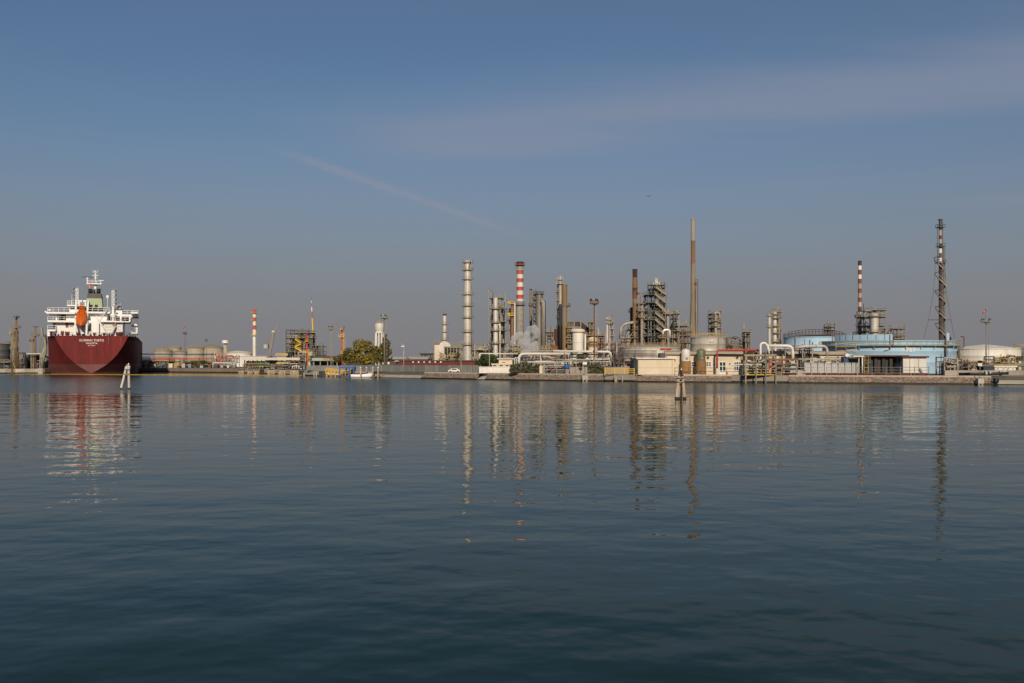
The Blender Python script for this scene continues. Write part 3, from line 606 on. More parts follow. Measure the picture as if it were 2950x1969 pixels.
for px in (160, 168, 209, 238, 243, 262, 285, 291, 315, 322, 365, 375, 382, 390): a = SP(px, 966, 1.5 if 160 < px < 366 else 8); o.cyl((a.x, a.y, DECK), (a.x, a.y, DECK + 0.3 + 0.5 * R.random()), 0.22, None, 8)
sp(o, 'bollard')
o = MB('ship_white')
for px in (258, 312, 306): a = SP(px, 966, 1.2); o.tube(fillet([(a.x, a.y, DECK), (a.x, a.y, DECK + 1.1), (a.x + 0.4, a.y, DECK + 1.1), (a.x + 0.4, a.y, DECK + 0.8)], 0.25), 0.13, 8)
sp(o, 'air_vent')
sp(srail(MB('deck_red'), [(136, 969, 9), (157, 969, 0.4), (210, 969.5, 0.4)], 0.9), 'stern_railing'); sp(srail(MB('deck_red'), [(262, 969.5, 0.4), (369, 970, 0.4), (395, 970, 9)], 0.9), 'stern_railing')
o = MB('red'); c = SP(258, 828, 18); o.v += [tuple(c + V(q)) for q in ((0, 0, 0), (0.55, 0, 0.15), (0.45, 0.1, 0.95), (0.0, 0, 1.0), (-0.3, 0.1, 0.5))]; o.face((0, 1, 2, 3, 4)); o.m('ship_white'); o.beam(c + V((0, 0, -2.5)), c + V((0, 0, 1.1)), 0.04); sp(o, 'flag')
# ---------------------------------------------------------------- builders for the works
FACE = -math.pi / 2          # towards the water
def column(px, Y, ytop, wpx, label, m='silver', plats=(), cat='column', name='process_column', wbase=None, rail='beige_steel', ladder=None, riser=None, top='dome', seams=None, bands=None, full=True, pw=1.0, lip=None, n=20, ybase=None, group=None):
    """upright vessel or chimney: shell (with plate seams and painted bands), platforms with rails, caged ladder, riser pipe"""
    t = T(name, label, cat, px, Y, group); r1 = t.w(wpx) / 2; r0 = t.w(wbase) / 2 if wbase else r1; H = t.z(ytop); zb = 0 if ybase is None else t.z(ybase)
    rad = lambda z: r0 + (r1 - r0) * max(0.0, min(1.0, (z - zb) / (H - zb)))
    prof = [(rad(zb), zb)]; cuts = []
    if bands:
        for ya, yb, mt in bands: cuts += [(t.z(yb), t.z(ya), mt)]
    def mt_at(z):
        for a, b_, mt in cuts:
            if a <= z < b_: return mt
        return m
    zs = sorted(set([zb, H] + [c[0] for c in cuts if zb < c[0] < H] + [c[1] for c in cuts if zb < c[1] < H] + [zb + (H - zb) * i / (seams or max(2, int((H - zb) / 3.2))) for i in range(1, (seams or max(2, int((H - zb) / 3.2))))]))
    o = MB(mt_at(zb)); prof = []
    for a, b_ in zip(zs, zs[1:]):
        mt = mt_at((a + b_) / 2); prof += [(rad(a) * 1.0, a + 0.001), (rad(a) * 1.0, a + 0.02, mt), (rad(b_), b_ - 0.16, mt), (rad(b_) * 1.035 + 0.01, b_ - 0.15, mt), (rad(b_) * 1.035 + 0.01, b_ - 0.01, mt)]
    if lip: prof += [(r1 * lip, H - t.w(lip * 4)), (r1 * lip, H)]
    if top == 'dome': prof += [(r1, H), (r1 * 0.85, H + r1 * 0.3), (r1 * 0.5, H + r1 * 0.48), (0.0, H + r1 * 0.55)]
    else: prof += [(r1 * (lip or 1), H), (r1 * 0.86, H), (r1 * 0.86, H - 1.5, 'black'), (0.0, H - 1.5, 'black')]
    o.lathe(prof, n); t.add(o, 'shell')
    for p in plats:
        y = p if not isinstance(p, tuple) else p[0]; a0, a1 = (0, 2 * math.pi) if (full and not isinstance(p, tuple)) else (p[1], p[2]) if isinstance(p, tuple) else (math.pi, 2 * math.pi)
        z = t.z(y); t.add(MB(rail).ringplat(rad(z), rad(z) + pw * 0.8, z, a0, a1), 'platform')
    if ladder is not None:
        a = ladder if isinstance(ladder, (int, float)) else 1; o = MB('steel' if rail != 'rust' else 'rust'); z0, z1 = max(0.3, zb), t.z(plats[0] if plats and not isinstance(plats[0], tuple) else plats[0][0] if plats else ytop) + 1
        xx = a * (r0 + 0.25); o.ladder(xx, -0.2, z0, z1); t.add(o, 'ladder')
    if riser:
        for a, yt, rr, mt in riser:
            z1 = t.z(yt); x_ = a * (rad(z1) + rr + 0.25); o = MB(mt); o.tube(fillet([(x_, -0.3, 0.2), (x_, -0.3, z1), (a * rad(z1) * 0.4, -0.1, z1 + 0.01)], rr * 3), rr, 8); t.add(o, 'riser_pipe')
    return t
def chimney(*a, **k): k.setdefault('cat', 'chimney'); k.setdefault('name', 'chimney'); k.setdefault('top', 'open'); return column(*a, **k)
def tank(px, Y, hw, ytop, label, m='lagging', roof='cone', ry=8, rail='rail_yellow', stair=None, n=48, txt=None, seam=4, ped=None, roofm=None, rimw=0.8, railed=True, group=None):
    t = T('storage_tank', label, 'storage tank', px, Y, group); r = t.w(hw); H = t.z(ytop); o = MB(m); prof = [(r, 0)]
    for i in range(1, seam): z = H * i / seam; prof += [(r, z - 0.03), (r + 0.02, z), (r, z + 0.03)]
    prof += [(r, H - 0.2), (r + 0.12, H - 0.18), (r + 0.12, H)]; o.lathe(prof, n); sh = t.add(o, 'shell')
    h = t.w(ry); o = MB(roofm or m)
    if roof == 'cone': o.lathe([(r + 0.1, H + 0.01), (r * 0.5, H + h * 0.6), (0, H + h)], n)
    elif roof == 'dome': o.lathe([(r + 0.1, H + 0.01), (r * 0.85, H + h * 0.32), (r * 0.6, H + h * 0.66), (r * 0.3, H + h * 0.92), (0, H + h)], n)
    else: o.lathe([(r - 0.05, H - 0.8), (0, H - 0.8)], n)
    t.add(o, 'roof')
    if railed:
        k = 30; o = MB(rail); o.rail([(r * math.cos(2 * math.pi * i / k), r * math.sin(2 * math.pi * i / k), H + 0.02) for i in range(k + 1)], 0.75, 0.03, 1.6); t.add(o, 'roof_railing')
    if stair:
        a0, a1 = stair; o = MB(rail); k = 30; pr = None
        for i in range(k + 1):
            a = a0 + (a1 - a0) * i / k; z = H * i / k; p = V(((r + 0.55) * math.cos(a), (r + 0.55) * math.sin(a), z))
            if pr is not None: o.beam(pr, p, 0.75, 0.12); o.beam(pr + V((0, 0, 1)), p + V((0, 0, 1)), 0.07); o.beam(p, p + V((0, 0, 1)), 0.05)
            pr = p
        t.add(o, 'spiral_stair')
    if ped: o = MB('pale_concrete'); o.lathe([(r + 0.5, 0), (r + 0.5, 0.35), (r, 0.35)], n); t.add(o, 'plinth')
    return t
def lightmast(px, Y, ytop, hw, hh, label, m='steel', ybot=None, wpx=3.0, sock=False, lampm='lagging', group='high light masts'):
    t = T('light_mast', label, 'light mast', px, Y, group); H = t.z(ytop + hh); r = t.w(wpx) / 2
    t.add(MB(m).cyl((0, 0, 0), (0, 0, H), r, r * 0.6, 10), 'mast')
    w = t.w(hw) / 2; h = t.w(hh); o = MB(m); o.lathe([(0.1, H - h * 0.15), (w, H), (w, H + 0.1), (0.1, H + 0.1)], 12); o.lathe([(w, H + h * 0.45), (w, H + h * 0.52)], 12); k = 12
    for i in range(k): a = 2 * math.pi * i / k; o.beam((w * math.cos(a), w * math.sin(a), H), (w * math.cos(a), w * math.sin(a), H + h * 0.52), 0.07)
    t.add(o, 'head_platform')
    for i in range(6):
        a = -math.pi * (0.05 + 0.18 * i); o = MB('dark_steel' if i % 3 else lampm); x_, y_ = w * 0.95 * math.cos(a), w * 0.95 * math.sin(a); o.cyl((x_ * 0.8, y_ * 0.8, H + h * 0.75), (x_ * 1.05, y_ * 1.05, H + h * 0.62), h * 0.09, h * 0.17, 10); t.add(o, 'floodlight')
    o = MB('steel'); o.ladder(r + 0.25, -0.05, 1, H, 0.4, False, 0.9); t.add(o, 'ladder')
    if sock:
        o = MB('steel'); o.beam((0, 0, H), (0, 0, t.z(sock[1])), 0.09); t.add(o, 'windsock_pole'); windsock(t, 0, t.z(sock[1]), sock[0])
    return t
def windsock(t, x, z, d, s=1.0):
    s *= 0.62; pts = [(x, 0, z), (x + d * 0.5 * s, 0, z - 0.25 * s), (x + d * 0.9 * s, 0, z - 0.8 * s), (x + d * 1.1 * s, 0, z - 1.4 * s)]; o = MB('dull_red')
    for i, (p, q) in enumerate(zip(pts, pts[1:])): o.m('red' if i % 2 == 0 else 'fascia'); o.tube([p, q], 0.40 * s - 0.09 * i * s, 8, True, 0.34 * s - 0.09 * i * s)
    t.add(o, 'windsock')
def pipe(pts, Y, rpx, label, m='white', name='pipe', cat='pipe', rad=None, sup=None, flange=True, group=None):
    """pipe along points of its own vertical plane at distance Y; sup: positions of its trestle legs"""
    px, py = pts[0][:2]; t = T(name, label, cat, px, Y, group); r = t.w(rpx); P = [(t.x(p[0]), p[2] if len(p) > 2 else 0.0, t.z(p[1])) for p in pts]
    o = MB(m); o.tube(fillet(P, rad or r * 3.2, 5), r, 12)
    t.add(o, 'pipe_run')
    if flange:
        for a, b_ in zip(P, P[1:]):
            a, b_ = V(a), V(b_); L_ = (b_ - a).length
            if L_ > r * 14: c = a.lerp(b_, 0.5); d = (b_ - a).normalized(); t.add(MB(m).cyl(c - d * 0.09, c + d * 0.09, r * 1.22, None, 12), 'flange')
    for s_ in sup or ():
        x_ = t.x(s_); zt = min(p[2] for p in P if True) if False else None
        zt = next((a[2] + (b_[2] - a[2]) * ((x_ - a[0]) / (b_[0] - a[0])) for a, b_ in zip(P, P[1:]) if abs(b_[0] - a[0]) > 0.2 and min(a[0], b_[0]) <= x_ <= max(a[0], b_[0])), 2.0)
        o = MB('steel'); o.beam((x_, 0.0, 0), (x_, 0.0, zt - r), 0.16); o.beam((x_ - r * 1.5, 0, zt - r - 0.06), (x_ + r * 1.5, 0, zt - r - 0.06), 0.12); t.add(o, 'support')
    return t
def frame(px0, px1, Y, dep, ys, label, m='steel', rail='beige_steel', bays=2, brace=True, stairs=None, fill=6, fm=('pale_steel', 'steel', 'dark_steel', 'rust'), name='steel_tower', cat='steel tower', toprail=True, group=None, stm='beige_steel', vess=2, seed=1, ybase=None, decks=True):
    """open steel structure: posts, beams and braces, a railed deck at each level, stair flights, vessels and pipework inside"""
    r = random.Random(seed); t = T(name, label, cat, (px0 + px1) / 2, Y, group); x0, x1 = t.x(px0), t.x(px1); zs = sorted(t.z(y) for y in ys); z0 = 0 if ybase is None else t.z(ybase)
    xs = [x0 + (x1 - x0) * i / bays for i in range(bays + 1)]; lv = [z0] + zs
    for yy in (0, dep):
        for x_ in xs: t.add(MB(m).beam((x_, yy, z0), (x_, yy, zs[-1] + (r.uniform(0.2, 1.4) if toprail else 0)), 0.14), 'post')
    for k, (a, b_) in enumerate(zip(lv, lv[1:])):
        o = MB(m)
        for yy in (0, dep): o.beam((x0, yy, b_ - 0.1), (x1, yy, b_ - 0.1), 0.14, 0.18)
        for x_ in xs: o.beam((x_, 0, b_ - 0.1), (x_, dep, b_ - 0.1), 0.16)
        if brace:
            for i in range(bays):
                if (i + k) % 2: o.beam((xs[i], dep, a), (xs[i + 1], dep, b_), 0.11); o.beam((xs[i], 0, a), (xs[i + 1], 0, b_), 0.11) if r.random() < 0.5 else None
                else: o.beam((xs[i + 1], dep, a), (xs[i], dep, b_), 0.11); o.beam((xs[i + 1], 0, a), (xs[i], 0, b_), 0.11) if r.random() < 0.5 else None
        t.add(o, 'floor_frame')
        if decks:
            o = MB(rail); u0, u1 = x0 - 0.25 + (x1 - x0) * (r.uniform(0, 0.45) if r.random() < 0.4 else r.uniform(-0.08, 0)), x1 + 0.25 - (x1 - x0) * (r.uniform(0, 0.45) if r.random() < 0.4 else r.uniform(-0.08, 0)); u1 = max(u1, u0 + 0.8); o.b(u0, u1, -0.5, dep, b_ + 0.04, b_ + 0.12); o.rail([(u0, dep, b_ + 0.12), (u0, -0.5, b_ + 0.12), (u1, -0.5, b_ + 0.12), (u1, dep, b_ + 0.12)], 0.6, 0.025, 1.6, False); t.add(o, 'deck')
    for a in stairs or ():
        p0, p1 = V((t.x(a[0]), -1.1, t.z(a[1]))), V((t.x(a[2]), -1.1, t.z(a[3]))); o = MB(stm)
        for yy in (0, 0.75): o.beam(p0 + V((0, yy, 0)), p1 + V((0, yy, 0)), 0.07, 0.38); o.beam(p0 + V((0, yy, 0.6)), p1 + V((0, yy, 0.6)), 0.06)
        for j in range(8): q = p0.lerp(p1, j / 7); o.beam(q, q + V((0, 0, 0.6)), 0.04)
        k = max(4, int(abs(p1.z - p0.z) / 0.22))
        for j in range(k): q = p0.lerp(p1, (j + 0.5) / k); o.b(q.x - 0.14, q.x + 0.14, q.y, q.y + 0.75, q.z, q.z + 0.03)
        t.add(o, 'stair_flight')
    W_ = x1 - x0
    for i in range(vess):
        k = r.randrange(len(lv) - 1); zb = lv[k]; h = lv[k + 1] - lv[k]; x_ = x0 + W_ * r.uniform(0.2, 0.8); rr = min(W_ * 0.16, h * 0.35, dep * 0.3); o = MB(r.choice(fm))
        if r.random() < 0.55: o.lathe([(rr * 0.3, zb + 0.15), (rr, zb + rr * 0.5), (rr, zb + h - 0.5 - rr * 0.4), (rr * 0.4, zb + h - 0.35), (0, zb + h - 0.3)], 14, (x_, dep * 0.4)); nm = 'drum'
        else:
            c = zb + rr + 0.35; w2 = W_ * 0.28; o.tube([(x_ - w2 - 0.2, dep * 0.4, c), (x_ - w2, dep * 0.4, c), (x_ + w2, dep * 0.4, c), (x_ + w2 + 0.2, dep * 0.4, c)], rr * 0.8, 12); nm = 'heat_exchanger'
        t.add(o, nm)
    for i in range(max(1, fill // 5)):
        x_ = x0 + W_ * r.random(); yy = r.uniform(0, dep); t.add(MB(r.choice(fm)).cyl((x_, yy, z0 + (zs[-1] - z0) * 0.4), (x_, yy, zs[-1] + r.uniform(0.5, 2.2)), r.uniform(0.05, 0.13), None, 7), 'vent_pipe')
    for i in range(int(fill * 1.4)):
        rr = r.uniform(0.05, 0.17); yy = r.uniform(-0.3, dep); o = MB(r.choice(fm)); xa, xb = (x0 + W_ * r.uniform(-0.03, 1.03) for _ in range(2)); za, zb = (z0 + (zs[-1] - z0) * r.random() for _ in range(2))
        if r.random() < 0.5: pts = [(xa, yy, z0 + 0.1), (xa, yy, za), (xb, yy, za), (xb, yy, zb)]
        else: pts = [(xa, yy, za), (xa, yy, zb), (xb, yy, zb)]
        if abs(xa - xb) < 0.6 or abs(za - zb) < 0.6: pts = [(xa, yy, z0 + 0.1), (xa, yy, max(za, zb))]
        o.tube(fillet(pts, rr * 3, 3), rr, 8); t.add(o, 'pipe')
    return t
def skid(px0, px1, Y, ytop, label, seed, fm=('pale_steel', 'steel', 'lagging', 'rust', 'dark_steel'), rail='rail_yellow', dep=4, n=14, name='process_skid', cat='process plant', vess=2, ybase=None, decks=1, group=None):
    """low pipework unit: frame, one or two railed decks, drums and many bent pipes"""
    r = random.Random(seed); t = T(name, label, cat, (px0 + px1) / 2, Y, group); x0, x1 = t.x(px0), t.x(px1); H = t.z(ytop); W_ = x1 - x0; nb = max(1, int(W_ / 4.5))
    o = MB(r.choice(('steel', 'dark_steel', 'beige_steel')))
    for i in range(nb + 1):
        x_ = x0 + W_ * i / nb; h = H * r.choice((0.6, 0.8, 1.0))
        for yy in (0, dep): o.beam((x_, yy, 0), (x_, yy, h), 0.17)
        o.beam((x_, 0, h), (x_, dep, h), 0.14)
    for f in (0.45, 0.75): o.beam((x0, 0, H * f), (x1, 0, H * f), 0.14, 0.2); o.beam((x0, dep, H * f), (x1, dep, H * f), 0.14, 0.2)
    for i in range(nb): x_ = x0 + W_ * i / nb; o.beam((x_, dep, H * 0.1), (x_ + W_ / nb, dep, H * 0.45), 0.09)
    t.add(o, 'steel_frame')
    for i in range(decks):
        a, b_ = sorted((x0 + W_ * r.uniform(0, 0.45), x0 + W_ * r.uniform(0.55, 1))); z = H * r.uniform(0.5, 0.85); o = MB(rail); o.b(a, b_, -0.4, dep * 0.6, z, z + 0.1); o.rail([(a, dep * 0.6, z + 0.1), (a, -0.4, z + 0.1), (b_, -0.4, z + 0.1), (b_, dep * 0.6, z + 0.1)], 0.7, 0.03, 1.4, False); t.add(o, 'walkway')
    for i in range(vess):
        x_ = x0 + W_ * r.uniform(0.1, 0.9); rr = min(r.uniform(0.5, 1.1), W_ * 0.12 + 0.2); h = H * r.uniform(0.5, 1.0); yy = dep * r.uniform(0.3, 0.8); o = MB(r.choice(fm))
        if r.random() < 0.6: o.lathe([(rr, 0), (rr, h - rr * 0.4), (rr * 0.7, h - 0.1), (0, h)], 14, (x_, yy)); t.add(o, 'drum')
        else:
            z = H * r.uniform(0.35, 0.8); l_ = min(W_ * 0.2, 3); o.tube([(x_ - l_, yy, z), (x_ - l_ + 0.15, yy, z), (x_ + l_ - 0.15, yy, z), (x_ + l_, yy, z)], rr * 0.7, 12); t.add(o, 'heat_exchanger')
    for i in range(int(n * 1.5)):
        rr = r.uniform(0.04, 0.16); yy = r.uniform(-0.4, dep); xa, xb = sorted(x0 + W_ * r.random() for _ in range(2)); za, zb = H * r.uniform(0.05, 0.95), H * r.uniform(0.2, 1.0); o = MB(r.choice(fm)); q = r.random()
        if q < 0.4: pts = [(xa, yy, 0), (xa, yy, zb), (xb, yy, zb), (xb, yy, za)]
        elif q < 0.7: pts = [(xa, yy, za), (xb, yy, za)]
        else: pts = [(xa, yy, 0), (xa, yy, zb)]
        if len(pts) > 2 and (xb - xa < 0.5 or abs(za - zb) < 0.4): pts = pts[:2]
        if abs(V(pts[0]).x - V(pts[-1]).x) + abs(V(pts[0]).z - V(pts[-1]).z) < 0.4: continue
        o.tube(fillet(pts, rr * 3, 3), rr, 7); t.add(o, 'pipe')
    for i in range(n // 3):
        x_ = x0 + W_ * r.random(); h = H * r.uniform(0.7, 1.25); yy = r.uniform(-0.3, dep); t.add(MB(r.choice(fm)).beam((x_, yy, 0), (x_, yy, h), r.uniform(0.06, 0.12)), 'conduit')
    for i in range(max(2, n // 4)):
        x_ = x0 + W_ * r.random(); z = H * r.uniform(0.1, 0.9); o = MB(r.choice(('dull_red', 'rust', 'pale_steel', 'dark_blue', 'rail_yellow', 'lagging', 'red'))); o.lathe([(0.0, z), (0.13, z + 0.02), (0.15, z + 0.13), (0.07, z + 0.18), (0.07, z + 0.3), (0.18, z + 0.31), (0.18, z + 0.36), (0, z + 0.37)], 8, (x_, -0.3)); t.add(o, 'valve')
    return t
def fence(px0, px1, Y, ytop, label, m='fence_grey', panel=2.6, name='fence', posts='steel', rib=True, solid=True, Y1=None, group=None, ybot=None):
    t = T(name, label, 'fence', (px0 + px1) / 2, Y, group); Y1 = Y1 or Y; H = t.z(ytop); A, B = V((X(px0, Y), Y, GZ)) - t.o.location, V((X(px1, Y1), Y1, GZ)) - t.o.location; d = B - A; n = max(1, int(d.length / panel)); dn = d.normalized(); nr = V((dn.y, -dn.x, 0))
    me = None
    for i in range(n):
        p, q = A + d * (i / n), A + d * ((i + 1) / n); h = H * R.uniform(0.97, 1.0)
        if solid:
            o = MB(m); k = 6; 
            for j in range(k):
                a, b_ = p.lerp(q, (j + 0.08) / k), p.lerp(q, (j + 0.92) / k); off = nr * (0.05 if j % 2 else 0.0)
                o.beam(a.lerp(b_, 0.0) + off + V((0, 0, 0.05 + h / 2)), b_ + off + V((0, 0, 0.05 + h / 2)), 0.06, h - 0.1)
            t.add(o, 'panel')
        o = MB(posts); o.beam(p + nr * 0.08, p + nr * 0.08 + V((0, 0, h + 0.08)), 0.09); t.add(o, 'post')
    return t
def railing(px0, px1, Y, h, label, m='grey_green', rails=3, Y1=None, step=2.0, z=GZ, r=0.04):
    t = T('railing', label, 'railing', (px0 + px1) / 2, Y, None, z); Y1 = Y1 or Y; A, B = V((X(px0, Y), Y, z)) - t.o.location, V((X(px1, Y1), Y1, z)) - t.o.location; n = max(1, int((B - A).length / step))
    for k in range(rails): zz_ = V((0, 0, h * (k + 1) / rails)); t.add(MB(m).beam(A + zz_, B + zz_, r * 1.7), 'rail')
    for i in range(n + 1): p = A.lerp(B, i / n); t.add(MB(m).beam(p, p + V((0, 0, h + 0.12)), r * 2), 'post')
    return t
def windowat(t, px0, px1, py0, py1, y=0.0, m='white', nx=2, ny=2, name='window', glass='glass'):
    x0, x1, z0, z1 = t.x(px0), t.x(px1), t.z(py1), t.z(py0); b_ = 0.13; o = MB(m)
    o.b(x0, x1, y - 0.07, y + 0.02, z1 - b_, z1); o.b(x0, x1, y - 0.07, y + 0.02, z0, z0 + b_); o.b(x0, x0 + b_, y - 0.065, y + 0.02, z0 + b_, z1 - b_); o.b(x1 - b_, x1, y - 0.065, y + 0.02, z0 + b_, z1 - b_)
    for i in range(1, nx): x_ = x0 + (x1 - x0) * i / nx; o.b(x_ - 0.05, x_ + 0.05, y - 0.06, y + 0.02, z0 + b_, z1 - b_)
    for i in range(1, ny): z_ = z0 + (z1 - z0) * i / ny; o.b(x0 + b_, x1 - b_, y - 0.055, y + 0.02, z_ - 0.05, z_ + 0.05)
    f = t.add(o, name); t.add(MB(glass).b(x0 + b_ / 2, x1 - b_ / 2, y - 0.02, y - 0.004, z0 + b_ / 2, z1 - b_ / 2), 'pane', f); return f
def building(px0, px1, Y, dep, ytop, label, m='cream', roof='roof_white', over=0.25, name='building', cat='building', rz=0.0, roofh=0.22, gable=None, base=None):
    t = T(name, label, cat, (px0 + px1) / 2, Y, None, GZ, rz); x0, x1, H = t.x(px0), t.x(px1), t.z(ytop); t.add(MB(m).b(x0, x1, 0, dep, 0, H), 'wall'); o = MB(roof)
    if gable:
        h = t.w(gable); i = 0; o.v = [(x0 - over, -over, H), (x1 + over, -over, H), (x1 + over, dep + over, H), (x0 - over, dep + over, H), (x0 - over, dep / 2, H + h), (x1 + over, dep / 2, H + h)]
        for q in ((0, 1, 5, 4), (2, 3, 4, 5), (0, 4, 3), (1, 2, 5), (0, 3, 2, 1)): o.face(q)
    else: o.b(x0 - over, x1 + over, -over, dep + over, H, H + roofh)
    t.add(o, 'roof'); return t
def tree(px, Y, blobs, label, m, n=1500, leaf=0.42, trunk=0.22, name='tree', cat='tree', seed=1, ybase=None, gap=0.30):
    """crown of leaf-sized blades spread through uneven clumps, over a forked tapered trunk"""
    r = random.Random(seed); t = T(name, label, cat, px, Y); o = MB('bark'); top = max(t.z(b_[1]) for b_ in blobs)
    for b_ in blobs:
        x_, z = t.x(b_[0]), t.z(b_[1]); o.tube([(0, 0, 0), (x_ * 0.25, 0.1, z * 0.35), (x_ * 0.8, 0.1, z * 0.8), (x_, 0.1, z * 1.05)], trunk, 7, True, trunk * 0.2)
        for k in range(3): a = r.uniform(0, 6.28); o.tube([(x_ * 0.5, 0.05, z * 0.55), (x_ + math.cos(a) * t.w(b_[2]) * 0.5, math.sin(a) * 0.8, z + t.w(b_[3]) * r.uniform(-0.2, 0.5))], trunk * 0.35, 5, True, trunk * 0.1)
    t.add(o, 'trunk')
    vs, fs, tone = [], [], []; tot = sum(b_[2] * b_[3] for b_ in blobs)
    for b_ in blobs:
        cx_, cz, rx, rz_ = t.x(b_[0]), t.z(b_[1]), t.w(b_[2]), t.w(b_[3]); ry_ = max(rx * 0.8, 0.5); k = int(n * b_[2] * b_[3] / tot)
        for i in range(k):
            while True:
                p = V((r.uniform(-1, 1), r.uniform(-1, 1), r.uniform(-1, 1)))
                if 0.12 < p.length < 1: break
            q = V((cx_ + p.x * rx, p.y * ry_, cz + p.z * rz_)); nn = noise.noise(q * 0.9 + V((seed * 7.3, 0, 0))); n2 = noise.noise(q * 0.35 + V((seed * 3.1, 5, 0)))
            if nn < -gap * 0.7 or p.length > 0.72 + 0.5 * (nn + n2 * 0.6) + 0.2: continue
            if q.z < 0.1: continue
            a = V((r.gauss(0, 1), r.gauss(0, 1), r.gauss(0, 1))).normalized(); c = a.cross(V((r.gauss(0, 1), r.gauss(0, 1), r.gauss(0, 1)))).normalized(); s_ = leaf * r.uniform(0.55, 1.25); j = len(vs)
            vs += [tuple(q + a * s_ * 0.55), tuple(q + c * s_ * 0.3), tuple(q - a * s_ * 0.5), tuple(q - c * s_ * 0.32)]; fs.append((j, j + 1, j + 2, j + 3)); tone.append(min(1, max(0, 0.45 + nn * 0.5 + n2 * 0.5 + r.uniform(-0.25, 0.25))))
    me = bpy.data.meshes.new('crown'); me.from_pydata(vs, [], fs); me.materials.append(MT[m]); at = me.attributes.new('tone', 'FLOAT', 'FACE'); at.data.foreach_set('value', tone); me.update()
    c = bpy.data.objects.new('crown', me); col.objects.link(c); c.parent = t.o; return t

# ---------------------------------------------------------------- right: blue tanks, flare, store buildings
t = tank(2558, 192, 181, 984, 'big open-topped pale blue tank numbered T61 with a ring walkway', 'tank_blue', 'flat', 0, 'fascia', None, 72, seam=3, railed=False); r = t.w(181); H = t.z(984)
o = MB('olive'); o.lathe([(r, H - 1.05), (r + 0.65, H - 1.05), (r + 0.65, H - 0.88), (r, H - 0.88)], 72, sm=False); k = 64
o.rail([((r + 0.62) * math.cos(2 * math.pi * i / k), (r + 0.62) * math.sin(2 * math.pi * i / k), H - 0.88) for i in range(k + 1)], 0.85, 0.022, 1.3); t.add(o, 'ring_walkway')
for i in range(12):
    a = FACE + (i - 5.5) * 0.22; t.add(MB('tank_blue').beam((r * math.cos(a), r * math.sin(a), H - 1.8), ((r + 0.55) * math.cos(a), (r + 0.55) * math.sin(a), H - 1.1), 0.09), 'bracket')
o = MB('tank_blue'); a0, a1 = FACE - 1.25, FACE - 0.29; o.lathe([(r - 0.02, H), (r - 0.02, H + 1.05), (r - 0.12, H + 1.05), (r - 0.12, H)], 20, (0, 0), a0, a1); t.add(o, 'raised_rim')
o = MB('dark_blue')
for i in range(9): a = a0 + (a1 - a0) * i / 8; o.beam(((r + 0.01) * math.cos(a), (r + 0.01) * math.sin(a), H), ((r + 0.01) * math.cos(a), (r + 0.01) * math.sin(a), H + 1.05), 0.06)
tag(t.add(o, 'rim_joint'), kind='stuff')
a = FACE - 0.05; text('tank_number', 'T61', 1.15, ((r + 0.10) * math.cos(a), (r + 0.10) * math.sin(a), t.z(1011)), t.o, rot=(math.pi / 2, 0, a - FACE))
o = MB('olive'); k = 26; pr = None
for i in range(k + 1):
    a = -0.62 + 0.60 * i / k; z = 0.2 + (H - 1.1) * i / k; p = V(((r + 0.6) * math.cos(a), (r + 0.6) * math.sin(a), z))
    if pr is not None: o.beam(pr, p, 0.8, 0.25); o.beam(pr + V((0, 0, 1)), p + V((0, 0, 1)), 0.08); o.beam(p, p + V((0, 0, 1)), 0.06)
    pr = p
t.add(o, 'spiral_stair')
for px, y0, y1, w in ((2652, 976, 1030, 4.5), (2661, 988, 1030, 1.6)):
    a = FACE + math.asin((px - 2558) / 181) ; x_, y_ = (r + 0.35) * math.cos(a), (r + 0.35) * math.sin(a); t.add(MB('dark_rust').cyl((x_, y_, t.z(y1)), (x_, y_, t.z(y0)), t.w(w) / 2, None, 8), 'down_pipe')
for pts in (((2486, 1001), (2500, 1001), (2500, 960)), ((2692, 1002), (2745, 1004), (2745, 972), (2736, 972))):
    a = FACE + math.asin((pts[1][0] - 2558) / 200); y_ = -(r + 1.2) * abs(math.sin(a)); t.add(MB('dull_red').tube(fillet([(t.x(p[0]), y_, t.z(p[1])) for p in pts], 0.4), 0.09, 8), 'foam_pipe')
o = MB('tank_blue'); o.lathe([(t.w(5), H - 1), (t.w(5), t.z(963)), (0, t.z(961))], 12, (t.x(2690), -r * 0.5)); t.add(o, 'vent_stack')
o = MB('black'); o.lathe([(t.w(3.4), H - 1), (t.w(3.4), t.z(972)), (0, t.z(971))], 12, (t.x(2737), 0)); t.add(o, 'hatch')
t = tank(2346, 226, 86, 972, 'smaller pale blue tank with a brown domed roof, left of T61', 'tank_blue', 'dome', 7, 'dark_steel', None, 56, seam=4, roofm='roof_brown'); r = t.w(86); H = t.z(972)
o = MB('dark_rust'); o.rail([(-r * 0.9 + 1.8 * r * i / 16, -r * 0.15, H + t.w(8) * (1 - ((i - 8) / 8) ** 2) + 0.1) for i in range(17)], 1.0, 0.05, 1.3); t.add(o, 'roof_walkway')
for px in (2279, 2371): a = FACE + math.asin((px - 2346) / 86); t.add(MB('pale_steel').cyl(((r + 0.2) * math.cos(a), (r + 0.2) * math.sin(a), 0), ((r + 0.2) * math.cos(a), (r + 0.2) * math.sin(a), H), 0.13, None, 8), 'down_pipe')
